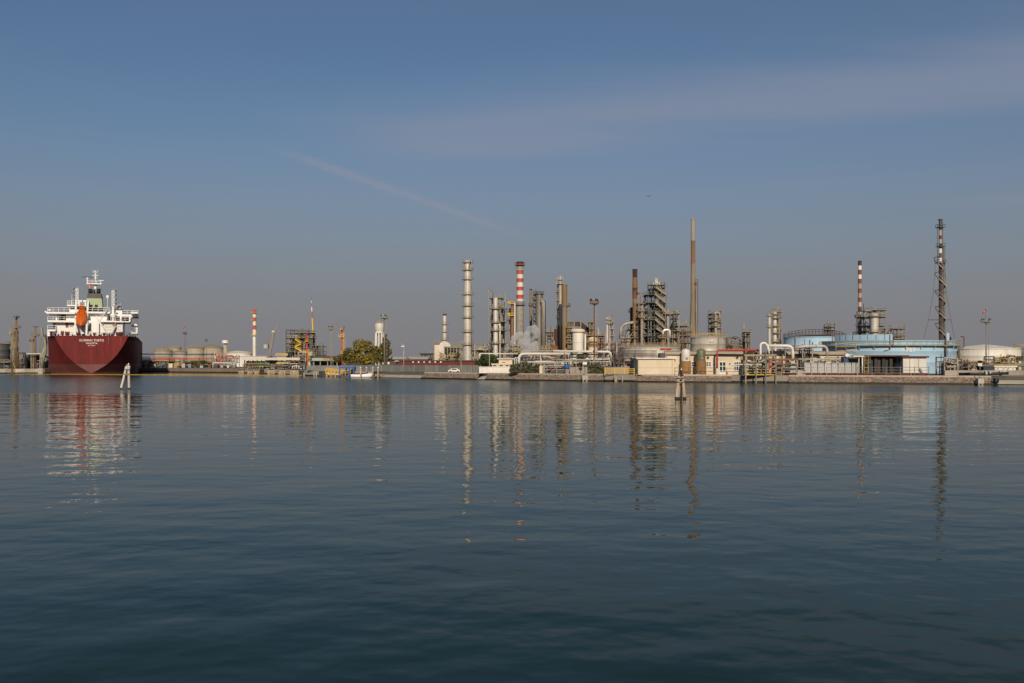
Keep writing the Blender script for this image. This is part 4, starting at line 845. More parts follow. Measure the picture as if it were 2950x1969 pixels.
# flare stack with twin risers, stair flights and guys
t = T('flare_stack', 'tall guyed flare stack with red and white bands, behind the right end of T61', 'flare stack', 2709, 246)
o = MB('dark_rust'); r = t.w(4.2); ys = [(980, 757, 'dark_rust'), (757, 744, 'white'), (744, 730, 'brick_red'), (730, 717, 'white'), (717, 703, 'dark_rust'), (703, 690, 'stack_grey'), (690, 679, 'dull_red'), (679, 664, 'stack_grey'), (664, 636, 'dark_steel')]
pf = [(r, 0)]
for a, b_, mt in ys: pf += [(r, t.z(a), mt), (r, t.z(b_), mt)]
o.lathe(pf + [(r * 1.5, t.z(634)), (r * 1.5, t.z(632)), (r * 0.9, t.z(632)), (0, t.z(640))], 14); t.add(o, 'stack')
t.add(MB('grey_green').cyl((t.x(2721.5), 0.2, 0), (t.x(2721.5), 0.2, t.z(710)), t.w(2.6), None, 12), 'riser_pipe'); t.add(MB('dark_steel').cyl((t.x(2717), 0.3, 0), (t.x(2717), 0.3, t.z(636)), t.w(1.0), None, 8), 'riser_pipe'); t.add(MB('dark_steel').cyl((t.x(2700.5), 0, t.z(757)), (t.x(2700.5), 0, t.z(645)), 0.07, None, 6), 'riser_pipe')
for y, x0, x1 in ((655, 2699, 2719), (710, 2701, 2719), (757, 2697, 2722)):
    o = MB('dark_steel'); o.b(t.x(x0), t.x(x1), -0.9, 0.9, t.z(y) - 0.15, t.z(y)); o.rail([(t.x(x0), 0.9, t.z(y)), (t.x(x0), -0.9, t.z(y)), (t.x(x1), -0.9, t.z(y)), (t.x(x1), 0.9, t.z(y))], 0.6, 0.035, 1.2, False); t.add(o, 'platform')
for a in ((2698, 760, 2714, 776), (2700, 803, 2723, 826), (2701, 854, 2723, 874), (2702, 902, 2723, 922), (2702, 950, 2724, 972)):
    p, q = V((t.x(a[0]), -r - 0.25, t.z(a[1]))), V((t.x(a[2]), -r - 0.25, t.z(a[3]))); o = MB('beige_steel'); o.beam(p, q, 0.55, 0.22); o.beam(p + V((0, -.25, 0.95)), q + V((0, -.25, 0.95)), 0.1); t.add(o, 'stair_flight')
    p2 = V((t.x(a[2]) - t.w(1), r + 0.2, t.z(a[1]) + t.w(22))); o = MB('dark_steel'); o.tube([p, p + V((-0.5, 0.3, 0.7)), p + V((-0.4, 1.2, 1.5)), p2], 0.1, 6); t.add(o, 'stair_flight')
for y, x0, x1 in ((842, 2689, 2726), (922, 2675, 2740)): t.add(MB('dark_steel').beam((t.x(x0), 0, t.z(y)), (t.x(x1), 0, t.z(y)), 0.2), 'spreader_bar')
for pts in (((2695, 760), (2689, 842), (2675, 922), (2661, 978)), ((2722, 760), (2726, 842), (2740, 922), (2750, 978))): t.add(MB('dark_steel').tube([(t.x(a), 0, t.z(b_)) for a, b_ in pts], 0.045, 5), 'guy_rope')
# chimneys and towers behind the blue tanks
chimney(2477, 252, 752, 10, 'slim banded brown and cream chimney between the blue tanks', 'stack_tan', [(970, 0, 6.28), (915, 2.2, 4.2)], bands=[(752, 766, 'dark_rust'), (766, 778, 'white'), (778, 792, 'brick_red'), (792, 804, 'white'), (804, 818, 'brick_red'), (818, 832, 'stack_grey'), (832, 845, 'brick_red'), (845, 858, 'stack_grey'), (858, 871, 'brick_red'), (871, 884, 'lagging'), (884, 898, 'rust'), (898, 930, 'lagging'), (930, 945, 'pale_steel'), (945, 1000, 'stack_brown')], wbase=11, rail='dark_steel', seams=16)
frame(2493, 2550, 244, 6, (978, 955, 940, 914, 895), 'open steel frame round a silver vessel, left of the flare stack', 'beige_steel', 'beige_steel', 3, fill=5, vess=0, seed=4, toprail=False)
column(2519, 240, 908, 22, 'stout silver vessel standing in the open steel frame left of the flare stack', 'silver', [957, 912], rail='beige_steel', pw=0.8)
frame(2553, 2606, 246, 5, (978, 968, 948), 'low piped steel frame between the silver vessel and the flare stack', 'steel', 'beige_steel', 3, fill=9, vess=3, seed=9, fm=('beige_steel', 'pale_steel', 'rust'))
column(2216.5, 228, 908, 9, 'slim silver column beside a thicker one, left of the blue tanks', 'silver', [943, 911], rail='beige_steel', pw=0.5, seams=4)
column(2232, 230, 902, 12, 'thicker of two silver columns left of the blue tanks, hung with platforms', 'silver', [985, 960, 940, 917, 906], rail='beige_steel', pw=0.9, riser=[(1, 912, 0.18, 'pale_steel')], ladder=1)
frame(2237, 2250, 232, 3, (985, 953, 915, 900), 'narrow ladder frame behind the thicker silver column', 'beige_steel', 'beige_steel', 1, fill=3, vess=0, seed=5)
frame(2386, 2404, 232, 3, (968, 952, 942), 'small rusty cabin tower rising over the brown domed roof', 'dark_rust', 'olive', 1, fill=3, vess=2, seed=3, fm=('rust', 'olive'))
skid(2448, 2466, 236, 958, 'little white vent pipes peeping over the rim of T61', 12, ('white', 'lagging'), n=6, vess=1, dep=2, decks=0)
# pale shed and dark open shelter in front of T61
Y = qY(2600) + 8; t = building(2600, 2671, Y, 3.6, 1031, 'pale sheet-metal shed with a brown roof in front of the big tank', 'white', 'roof_brown', 0.3, 'shed', 'shed', math.radians(6), 0.25)
for px in (2620, 2647): t.add(MB('shed_grey').b(t.x(px) - 0.04, t.x(px) + 0.04, -0.05, 0.0, 0, t.z(1031.5)), 'wall_joint')
o = MB('shed_grey'); o.v += [(t.x(2640), -0.03, 0), (t.x(2658), -0.03, 0), (t.x(2650), -0.03, t.z(1060))]; t.add(MB('shed_grey').beam((t.x(2648), -0.2, t.z(1062)), (t.x(2658), -0.2, 0.1), 0.25), 'gangway')
t.add(MB('shed_grey').b(t.x(2600) - 0.02, t.x(2600) - 0.001, 0.05, 3.55, 0.05, t.z(1031.8)), 'side_wall')  # grey sheet over the left face; its shade is put into the colour
for y_ in (0.8, 2.0): t.add(MB('dark').b(t.x(2600) - 0.05, t.x(2600) - 0.021, y_, y_ + 0.8, t.z(1046), t.z(1033)), 'window')
Y = qY(2540) + 9; t = T('open_shelter', 'dark open-fronted shelter left of the pale shed, below T61', 'shelter', 2540, Y); x0, x1, H = t.x(2499), t.x(2598), t.z(1027.5)
t.add(MB('roof_brown').b(x0 - 0.3, x1 + 1, -0.4, 6, H, H + 0.2), 'roof'); t.add(MB('dark').b(x0, x1 + 1, 5.6, 5.8, 0, H), 'back_wall'); t.add(MB('dark').b(x0 - 0.1, x0, 0, 5.6, 0, H), 'side_wall')
for i in range(9): x_ = x0 + (x1 - x0) * (i + 0.5) / 9; t.add(MB('dark' if i % 3 else 'dark_timber').b(x_ - 0.27, x_ + 0.2, 0.4 + 0.3 * (i % 2), 0.6 + 0.3 * (i % 2), 0, H - 0.1), 'plank')
# long cream building with the door
def fasc(t, px0, px1, y0, y1):
    o = MB('fascia'); o.b(t.x(px0) - 0.15, t.x(px1) + 0.15, -0.25, 0.5, t.z(y1), t.z(y0)); t.add(o, 'fascia'); t.add(MB('dark_steel').b(t.x(px0) - 0.15, t.x(px1) + 0.15, -0.3, -0.2, t.z(y1) - 0.08, t.z(y1) + 0.02), 'painted_eaves_shadow'); t.add(MB('dark_steel').b(t.x(px0) - 0.17, t.x(px1) + 0.17, -0.28, 0.52, t.z(y0), t.z(y0) + 0.07), 'flashing')  # the dark strip under the fascia paints in the eaves shadow
Y = qY(2030) + 5.5; t = building(1918, 2137, Y, 9, 1018, 'long cream control building with a white double door and round vents', 'cream', 'fascia', 0, roofh=0.05); fasc(t, 1918, 2137, 1013, 1022)
d = windowat(t, 2071, 2092, 1042, 1082.5, 0, 'white', 2, 3, 'door'); t.add(MB('white').b(t.x(2073), t.x(2090), -0.04, -0.022, t.z(1082), t.z(1072)), 'kick_panel', d)
windowat(t, 2113, 2135, 1042, 1070, 0, 'white', 3, 2); windowat(t, 1990, 2008, 1042, 1058, 0, 'white', 2, 2); windowat(t, 2033, 2050, 1042, 1057, 0, 'white', 2, 2)
for px in (2039, 2123.5):
    o = MB('fascia'); o.lathe([(0.24, 0), (0.24, 0.12), (0.2, 0.12), (0.2, 0.03), (0, 0.03)], 16); v_ = t.add(o, 'vent_ring'); v_.location = (t.x(px), 0, t.z(1031)); v_.rotation_euler = (math.pi / 2, 0, 0); t.add(MB('dark').lathe([(0.19, 0.04), (0, 0.045)], 14), 'vent_fan', v_)
for px, m_ in ((2060, 'fascia'), (1919, 'fascia'), (2136, 'fascia')): t.add(MB(m_).b(t.x(px) - 0.18, t.x(px) + 0.18, -0.1, 0.0, 0, t.z(1022)), 'pilaster')
t.add(MB('shed_grey').b(t.x(2100), t.x(2104), -0.1, 0, t.z(1051), t.z(1046)), 'vent_grille'); t.add(MB('red').lathe([(0.1, 0), (0.1, 0.5), (0.03, 0.6), (0, 0.6)], 10, (t.x(2094), -0.2)), 'fire_extinguisher')
for i in range(9): x_ = t.x(2062) + (t.x(2132) - t.x(2062)) * 0; 
for k in range(5): z = t.z(1041 - k * 3.6); t.add(MB('fascia').b(t.x(2066), t.x(2137), -0.012, 0.0, z, z + 0.025), 'plank_joint')
Y = qY(2330) + 12; t = building(2215, 2434, Y, 7, 1018, 'long low cream building behind the row of frosted cabinets', 'cream', 'fascia', 0, roofh=0.05); fasc(t, 2215, 2434, 1013, 1022.5)
for i, px in enumerate((2264, 2290, 2312, 2345, 2366, 2395, 2412)): t.add(MB('dark').b(t.x(px), t.x(px + 14), -0.03, 0, t.z(1046), t.z(1041.5)), 'slot_window')
for px in (2228, 2298, 2414): t.add(MB('fascia').b(t.x(px) - 0.15, t.x(px) + 0.15, -0.12, 0, 0, t.z(1023)), 'pilaster')
# cream store
Y = qY(1890) + 2.2; t = building(1838, 1943, Y, 6, 1035, 'cream windowless store standing right on the quay edge', 'cream', 'white', 0.3, 'store_building', 'building', 0, 0.2)
t.add(MB('fascia').b(t.x(1838), t.x(1943), -0.015, 0, t.z(1060.4), t.z(1059.6)), 'panel_joint')
for px in (1840.5, 1936): t.add(MB('fascia').b(t.x(px) - 0.03, t.x(px) + 0.03, -0.02, 0, 0, t.z(1035)), 'panel_joint')
t.add(MB('cream').b(t.x(1937), t.x(1943), -0.08, -0.021, 0, t.z(1035.5)), 'corner_post')
# two silos
for px, m1, m2, lab in ((1975.5, 'white', 'silo_brown', 'white-topped silo with a brown lower half, right of the cream store'), (2019.5, 'silo_green', 'silo_brown', 'green silo with a brown lower half, in front of the control building')):
    t = T('silo', lab, 'silo', px, qY(px) + 3.2); r = t.w(12.6); o = MB(m1); zt = t.z(1012); o.lathe([(r, t.z(1041)), (r, t.z(1027)), (r + 0.03, t.z(1026.5)), (r, t.z(1026)), (r, zt), (r * 0.85, zt + r * 0.28), (r * 0.45, zt + r * 0.45), (0.12, zt + r * 0.5), (0.1, zt + r * 0.6), (0, zt + r * 0.6)], 28); t.add(o, 'vessel')
    o = MB(m2); o.lathe([(r * 1.18, 0.1), (r * 1.18, t.z(1041)), (r * 0.9, t.z(1041) + 0.02)], 28); t.add(o, 'skirt')
    o = MB('shed_grey'); v_ = o.lathe([(0.2, 0), (0.2, 0.1), (0, 0.12)], 12); v_ = t.add(o, 'manhole'); v_.location = (t.x(px + 1), -r, t.z(1033)); v_.rotation_euler = (math.pi / 2, 0, 0)
    t.add(MB('pale_concrete').b(-r * 1.4, r * 1.4, -r * 1.4, r * 1.4, 0, 0.12), 'plinth')
railing(1944, 2062, qY(2000) + 1.7, 1.15, 'thin dark railing in front of the two silos', 'dark_steel', 2, qY(2062) + 1.7)
railing(2092, 2145, qY(2110) + 1.7, 1.1, 'thin railing by the white double door', 'grey_green', 2)
# tank 410 and what stands behind it
t = tank(2040, 205, 49.5, 972, 'grey steel tank with the number 410 on a white board', 'lagging', 'cone', 7, 'rail_yellow', None, 48, seam=5); r = t.w(49.5); a = FACE + 0.0; x_ = t.x(2040)
t.add(MB('white').b(x_ - t.w(7.5), x_ + t.w(7.5), -r - 0.12, -r - 0.02, t.z(993), t.z(984)), 'number_board'); text('tank_number', '410', 0.62, (x_, -r - 0.13, t.z(988.5)), t.o, 'black')
t.add(MB('olive').cyl((t.x(2060), -r * 0.95, 0), (t.x(2060), -r * 0.95, t.z(968)), 0.12, None, 8), 'down_pipe'); t.add(MB('rail_yellow').tube(fillet([(t.x(2005), -2, t.z(966)), (t.x(2040), -2, t.z(962)), (t.x(2085), -2, t.z(966))], 1), 0.1, 6), 'roof_pipe')
t = chimney(1996.5, 262, 630, 11.5, 'tallest chimney, tan with a rusty upper band, flared at the foot', 'stack_tan', [], wbase=15.5, bands=[(630, 695, 'stack_grey'), (695, 760, 'stack_orange')], seams=7, lip=1.12)
o = MB('stack_tan'); r = t.w(7); o.lathe([(t.w(12.5), 0), (t.w(10.5), t.z(960)), (t.w(8.6), t.z(915)), (t.w(7.35), t.z(880)), (t.w(7.2), t.z(870))], 24); t.add(o, 'flared_base'); o = MB('rust'); o.ladder(t.x(2006), -0.2, t.z(960), t.z(805), 0.6, True, 0.7); t.add(o, 'ladder'); t.add(MB('rust').ringplat(t.w(6.5), t.w(10), t.z(820), -1.2, 1.0), 'platform'); t.add(MB('pale_steel').cyl((t.x(2003.5), -1.2, 0), (t.x(2003.5), -1.2, t.z(830)), 0.09, None, 6), 'cable_duct')
t = chimney(1829.5, 240, 776, 14, 'warped rust-brown chimney with patched plates, left of the stair tower', 'rust', [(845, -1.2, 0.8), (880, -1.2, 0.8)], wbase=15, bands=[(776, 800, 'dark_rust'), (800, 830, 'stack_brown'), (830, 838, 'dark_rust'), (838, 860, 'rust'), (860, 875, 'stack_tan'), (875, 1000, 'stack_brown')], seams=14, rail='beige_steel', ladder=1)
for ob in t.o.children:
    if ob.name.startswith('shell'):
        for v in ob.data.vertices:
            if v.co.z > t.z(860): k = noise.noise(V((v.co.x * 0.9, v.co.y * 0.9, v.co.z * 0.5))) * 0.16; v.co.x *= 1 + k; v.co.y *= 1 + k
t = pipe([(1826, 929), (1800, 934), (1789, 944), (1787, 976)], 236, 4.2, 'fat grey flue bending down from the warped rusty chimney', 'pale_steel', rad=1.2, flange=False)
frame(1810, 1846, 239, 5, (975, 951), 'pale steel stand under the warped rusty chimney', 'pale_steel', 'beige_steel', 2, fill=4, vess=1, seed=8, fm=('rust', 'dark_steel', 'steel'))
frame(1876, 1914, 238.5, 5, (830,), 'narrow open crown of pipes and catwalks on the dark stair tower', 'dark_steel', 'grey_green', 3, fill=12, vess=3, seed=22, fm=('steel', 'dark_steel', 'rust', 'pale_steel'), ybase=849)
frame(1867, 1919, 238, 7, (990, 970, 948, 923, 899, 873, 850), 'tall dark stair tower packed with pipework, zigzag stairs on its face', 'dark_steel', 'grey_green', 3, stairs=[(1888, 829, 1917, 850), (1886, 849, 1917, 874), (1886, 871, 1921, 904), (1886, 902, 1914, 925), (1886, 921, 1915, 948), (1890, 947, 1906, 958)], fill=40, vess=10, seed=21, fm=('steel', 'dark_steel', 'dark', 'rust', 'dull_red', 'grey_green', 'dark_steel'))
t = T('vent_cluster', 'silver vent pipes and a windsock on top of the dark stair tower', 'vent pipes', 1890, 240); z = t.z(830)
for px, y, rr in ((1889.5, 801, 0.22), (1894, 803, 0.1), (1883, 815, 0.12), (1899, 812, 0.14)): t.add(MB('silver').cyl((t.x(px), 0, z), (t.x(px), 0, t.z(y)), rr, None, 8), 'vent_pipe')
windsock(t, t.x(1905), t.z(815), 0.9, 0.9); t.add(MB('steel').beam((t.x(1905), 0, z), (t.x(1905), 0, t.z(813)), 0.08), 'windsock_pole'); t.add(MB('beige_steel').ringplat(0.3, 2.2, t.z(822), 0, 6.28), 'platform')
column(1924, 237, 893, 9, 'pale column pressed against the right side of the dark stair tower', 'pale_steel', [(905, 3.3, 6.2)], seams=6)
frame(1838, 1866, 239, 5, (970, 948, 920, 896, 876), 'slender frame of catwalks between the rusty chimney and the stair tower', 'steel', 'beige_steel', 2, fill=12, vess=3, seed=31, fm=('steel', 'pale_steel', 'rust', 'dark_steel'))
column(1849, 236, 883, 8, 'narrow grey column inside the catwalk frame left of the stair tower', 'pale_steel', [897, 915], pw=0.6, seams=6); column(1819, 246, 888, 8, 'stubby brown column close behind the warped rusty chimney', 'rust', [900], pw=0.5)
t = pipe([(1910, 972), (1910, 955), (1916, 951), (1926, 951), (1930, 956), (1930, 975)], 233, 3.6, 'fat silver pipe looping over at the foot of the stair tower', 'silver', rad=0.7, flange=False)
column(1910, 232, 966, 11, 'short copper-brown drum under the silver pipe loop', 'stack_orange', [974], pw=0.8, seams=2)
frame(1938, 1957, 244, 4, (975, 955, 940, 918, 905), 'crooked small pipe tower right of the stair tower', 'steel', 'beige_steel', 1, fill=12, vess=3, seed=41, fm=('steel', 'pale_steel', 'rust'))
t = pipe([(1941, 945), (1941, 900), (1944, 896), (1948, 900), (1948, 940)], 243, 1.4, 'hairpin pipe on top of the crooked small pipe tower', 'steel', flange=False, rad=0.35)
frame(1955, 1992, 246, 5, (988, 968, 956, 940), 'pipe-laden steel frame between the stair tower and tank 410', 'steel', 'beige_steel', 3, fill=16, vess=4, seed=43, fm=('steel', 'pale_steel', 'grey_green', 'rust'))
frame(2052, 2076, 226, 4, (962, 947, 930, 917, 905), 'rusty drum tower rising behind tank 410', 'rust', 'beige_steel', 1, fill=8, vess=2, seed=51, fm=('rust', 'pale_steel', 'steel'))
column(2062, 224, 906, 9, 'brown-grey vessel inside the tower behind tank 410', 'pale_steel', [940, 925], pw=0.7, seams=4)
t = pipe([(2060, 908), (2061, 902), (2068, 899), (2074, 905), (2074, 930)], 223, 1.8, 'pale pipe hook on top of the tower behind tank 410', 'lagging', flange=False, rad=0.5)
skid(2090, 2160, 232, 966, 'low rusty pipe yard right of tank 410', 61, ('rust', 'steel', 'olive', 'pale_steel'), n=18, vess=3)
t = T('mushroom_cooler', 'flat grey mushroom-shaped cooler on a thin leg right of tank 410', 'cooler', 2118, 228); t.add(MB('steel').cyl((0, 0, 0), (0, 0, t.z(976)), 0.12, None, 8), 'leg'); o = MB('steel'); z = t.z(974); w = t.w(10); o.lathe([(0.2, z - 0.25), (w, z - 0.05), (w, z + 0.1), (w * 0.5, z + 0.35), (0, z + 0.45)], 20); t.add(o, 'cap')
frame(2148, 2162, 230, 3, (985, 970, 958), 'small lattice pipe tower beside the rusty mound', 'olive', 'beige_steel', 1, fill=8, vess=2, seed=63)
t = T('rusty_mound', 'rust-brown heap of scrap sheeting behind the long red pipe', 'scrap heap', 2165, 205); r_ = random.Random(5)
for i in range(26):
    x_ = r_.uniform(-3.6, 2.2); h = max(0.4, 4.6 - abs(x_ - 0.9) * (0.55 if x_ < 0.9 else 2.2)); z = h * r_.uniform(0.55, 1); o = MB(r_.choice(('dark_rust', 'rust', 'roof_brown'))); a = V((x_, r_.uniform(-2, 2), z)); o.beam(a, a + V((r_.uniform(0.5, 1.9), r_.uniform(-1, 1), r_.uniform(-0.4, 0.5))), 1.2, 0.12); t.add(o, 'sheet')
o = MB('dark_rust'); o.lathe([(4.2, 0), (3.4, 1.5), (1.9, 3.2), (0.7, 4.3), (0, 4.5)], 14); t.add(o, 'heap')
t = tank(1872, 206, 87, 1001, 'wide low grey tank with a yellow-railed cone roof under the stair tower', 'lagging', 'cone', 8, 'rail_yellow', None, 48, seam=3)
frame(1795, 1812, 212, 4, (1002, 985, 975), 'small pale stand at the left edge of the wide low tank', 'pale_steel', 'beige_steel', 1, fill=6, vess=1, seed=66)
# red pipes, white pipe arches
pipe([(2066, 1062), (2066, 1008.5), (2186, 1010)], qY(2100) + 4.9, 2.6, 'long red fire main along the roof of the control building', 'red')
pipe([(1902, 1007), (1934, 1007)], qY(1915) + 9, 2.6, 'short red pipe above the cream store', 'red', flange=False); pipe([(1924.5, 1008), (1924.5, 1036)], qY(1915) + 9, 2.6, 'upright red pipe stub behind the cream store', 'red', flange=False)
pipe([(2191, 1080), (2191, 993), (2196, 989), (2205, 989), (2212, 998), (2216, 1020)], qY(2190) + 5, 3.2, 'white pipe rising in a hook left of the big white arches', 'white', rad=0.8)
pipe([(2210, 997), (2284, 997), (2284, 1042)], qY(2240) + 8, 4.4, 'fat white pipe bending down, left of two above the wharf', 'white', rad=1.0, sup=[2225, 2262]); pipe([(2290, 1003), (2318, 998), (2383, 998), (2383, 1028)], qY(2340) + 9, 4.2, 'fat cream pipe bending down, right of two over the low cream building', 'lagging', rad=1.0, sup=[2312, 2340])
pipe([(2208, 1004), (2280, 1004)], qY(2240) + 10, 1.6, 'thin white pipe under the left fat white pipe', 'white', sup=[2230, 2255]); pipe([(2285, 1010), (2340, 1010)], qY(2300) + 10, 1.4, 'thin red pipe between the two fat white pipes', 'red', flange=False); pipe([(2225, 1037), (2300, 1036)], qY(2260) + 6, 3.0, 'rusty orange pipe behind the wharf gantry', 'stack_orange')
pipe([(2300, 1035.5), (2434, 1036.5)], qY(2360) + 9.5, 2.8, 'pale lagged pipe along the low cream building', 'lagging', sup=[2320, 2360, 2400])
frame(2312, 2341, qY(2325) + 10, 1.6, (1028, 1003), 'little pipe trestle in front of the low cream building', 'dark_steel', 'dark_steel', 1, fill=7, vess=0, seed=71, decks=False, name='pipe_trestle', cat='pipe trestle')
pipe([(2409, 1012), (2462, 1012), (2472, 1020), (2472, 1026)], qY(2440) + 9, 1.3, 'yellow handrailed pipe bridge left of the yellow ladder', 'rail_yellow'); railing(2408, 2466, qY(2440) + 9.2, 1.2, 'yellow rails on the pipe bridge left of the yellow ladder', 'rail_yellow', 2, z=Zp(1010, qY(2440) + 9.2))
t = T('ladder', 'bright yellow caged ladder left of the dark open shelter', 'ladder', 2496, qY(2496) + 7); t.add(MB('rail_yellow').ladder(0, 0, 0, t.z(1025), 0.6), 'ladder_frame')
t = T('control_machine', 'blue and white machine cabinet at the right end of the low cream building', 'machine', 2441, qY(2441) + 8); t.add(MB('dark_blue').b(t.x(2431), t.x(2443), 0, 1.4, 0, t.z(1028)), 'cabinet'); t.add(MB('green').b(t.x(2441), t.x(2449), 0.2, 1.4, t.z(1027), t.z(1018)), 'motor'); t.add(MB('white').cyl((t.x(2439), -0.3, t.z(1024)), (t.x(2439), 0.5, t.z(1024)), 0.3), 'pump'); t.add(MB('pale_green').b(t.x(2444), t.x(2454), -0.2, 1.2, t.z(1040), t.z(1020)), 'panel')
t = T('pipe_portal', 'white portal frame on a thick white leg beside the yellow ladder', 'portal frame', 2485, qY(2485) + 5); t.add(MB('white').cyl((t.x(2484.5), 0, 0), (t.x(2484.5), 0, t.z(1028)), t.w(2), None, 12), 'leg'); t.add(MB('white').b(t.x(2456), t.x(2488), -0.2, 0.6, t.z(1029), t.z(1025)), 'beam'); t.add(MB('dark').b(t.x(2455), t.x(2480), 1.6, 1.8, 0, t.z(1030)), 'dark_opening'); t.add(MB('pale_green').beam((t.x(2474), 0, 0), (t.x(2474), 0, t.z(1032)), 0.14), 'leg')
# row of frosted cabinets
Y = qY(2370) + 6
for i in range(9):
    a = 2298 + i * 19.6 if i else 2277; lab = ('frosted ribbed cabinet, first of the row, half in shade' if i == 0 else 'frosted ribbed cabinet at the right end of the row' if i == 8 else None); G = 'frosted cabinets along the quay'
    t = T('ribbed_cabinet', lab or ('', 'second', 'third', 'fourth', 'fifth', 'sixth', 'seventh', 'eighth')[i] + ' frosted ribbed cabinet from the left of the row along the quay', 'cabinet', a + 9, qY(a) + 5.6, G); w = t.w(18.8) / 2; H = t.z(1048); t.add(MB('frosted').b(-w, w, 0, 2.2, 0.25, H), 'casing'); t.add(MB('frosted').b(-w - 0.04, w + 0.04, -0.1, 2.3, H, H + 0.12), 'lid')
    for k in range(6): x_ = -w + w * 2 * (k + 0.5) / 6; t.add(MB('frosted').b(x_ - 0.045, x_ + 0.045, -0.06, 0.0, 0.3, H - 0.06), 'rib')
    t.add(MB('dark_steel').b(w - 0.03, w + 0.03, -0.05, 0.05, 0.3, H), 'joint')
t = T('meter_cabinet', 'small white two-door cabinet on the quay edge before the frosted row', 'cabinet', 2309, qY(2309) + 2.2); w = t.w(11); t.add(MB('white').b(-w, w, 0, 0.8, 0, t.z(1068)), 'casing')
for s_ in (-1, 1): t.add(MB('pale_steel').b(s_ * w * 0.5 - w * 0.45, s_ * w * 0.5 + w * 0.45, -0.03, -0.002, 0.08, t.z(1069)), 'door')
t.add(MB('fascia').b(-w - 0.08, w + 0.08, -0.08, 0.9, t.z(1068), t.z(1068) + 0.06), 'lid')
railing(2252, 2470, qY(2252) + 2.1, 1.25, 'grey railing along the quay before the frosted cabinets', 'pale_steel', 3, qY(2470) + 2.1); railing(2472, 2676, qY(2472) + 2.1, 1.3, 'grey-green railing along the quay before the dark shelter and the pale shed', 'grey_green', 3, qY(2676) + 2.1)
Y = qY(2480) + 2.9; t = T('quay_pipe', 'long rust-red pipe lying along the quay edge behind the railings', 'pipe', 2270, Y)
for a in range(8): p = V((X(2262 + a * 52, qY(2262 + a * 52) + 3), qY(2262 + a * 52) + 3, GZ + 0.22)) - t.o.location; q = V((X(2262 + a * 52 + 51, qY(2314 + a * 52) + 3), qY(2314 + a * 52) + 3, GZ + 0.22)) - t.o.location; t.add(MB('dull_red').cyl(p, q, 0.2, None, 10), 'pipe_length')
# wharf gantry
Y = qY(2190) - 0.6; t = T('wharf_gantry', 'grey-green pipe gantry standing in the water along the concrete wharf', 'gantry', 2190, Y, None, 0.0)
for px, y0 in ((2148, 1082), (2178, 1024), (2206, 1016), (2235, 1024)): t.add(MB('grey_green' if px > 2150 else 'beige_steel').b(t.x(px) - 0.095, t.x(px) + 0.095, -0.1, 0.09, -1, t.z(y0 if px > 2150 else 1024)), 'post')
t.add(MB('beige_steel').b(t.x(2144), t.x(2238), 0.2, 0.5, t.z(1026.5), t.z(1021.5)), 'top_beam'); t.add(MB('rust').b(t.x(2144), t.x(2238), 0.15, 0.45, t.z(1028), t.z(1026.6)), 'rusty_beam')
for px in (2146, 2160, 2192, 2222): t.add(MB('beige_steel').beam((t.x(px), 2.2, GZ), (t.x(px), 2.2, t.z(1027)), 0.2), 'post')
t.add(MB('bright_yellow').b(t.x(2150), t.x(2234), 0.3, 0.5, GZ + 0.03, GZ + 0.16), 'edge_beam'); t.add(MB('beige_steel').b(t.x(2142), t.x(2240), 0.5, 3, t.z(1081.6) - 0.08, t.z(1081.6)), 'deck')
t.add(MB('white').tube(fillet([(t.x(2114), 1.2, t.z(1055)), (t.x(2126), 1.2, t.z(1051)), (t.x(2200), 1.2, t.z(1051.5))], 0.3), 0.09, 8), 'hose')
railing(2150, 2236, qY(2190) + 1.2, 0.9, 'yellow railing on the wharf under the gantry', 'rail_yellow', 2)
skid(2150, 2236, qY(2190) + 4.5, 1030, 'dense manifold of valves and risers inside the wharf gantry', 81, ('grey_green', 'dark_steel', 'red', 'pale_steel', 'green', 'white', 'steel'), n=26, vess=2, dep=2.4, decks=0); skid(2236, 2296, qY(2260) + 5, 1040, 'rusty pump group between the wharf gantry and the frosted cabinets', 83, ('dark_steel', 'stack_orange', 'olive', 'pale_steel'), n=12, vess=2, dep=2.5, decks=0)
pipe([(2223, 1080), (2223, 1032)], qY(2220) + 4, 1.5, 'upright bright red pipe in the wharf gantry', 'red', flange=False)
# far right: white tank, light mast, wall, hoses
tank(2837, 250, 94, 1005.5, 'wide white tank with a shallow cone roof at the far right', 'white', 'cone', 13, 'lagging', None, 60, seam=3, railed=False)
t = tank(2968, 262, 45, 1001, 'dark grey tank cut off by the right edge of the photo', 'shed_grey', 'cone', 4, 'rail_yellow', None, 40); t = pipe([(2912, 1006), (2923, 1003), (2955, 1001)], 245, 1.2, 'pale catwalk pipe reaching to the dark tank at the right edge', 'lagging', sup=[2915])
lightmast(2840, 200, 916, 27, 13, 'light mast with a windsock on top, before the white tank at the far right', 'steel', sock=(-0.9, 893), wpx=3.2)
t = building(2866, 2926, 170, 4, 1058, 'low white cabin with a strip of windows behind the concrete wall', 'white', 'white', 0.2, 'cabin', 'cabin')
for a in (2869, 2885, 2898, 2912): windowat(t, a, a + 11, 1060, 1066, 0, 'white', 1, 1)
t = T('concrete_wall', 'plain concrete wall behind the black hoses at the far right', 'wall', 2840, qY(2840) + 10)
for i in range(9): a = 2722 + i * 36; t.add(MB('concrete').b(t.x(a), t.x(a + 35.4), 0, 0.3, 0, t.z(1067.5)), 'wall_panel')
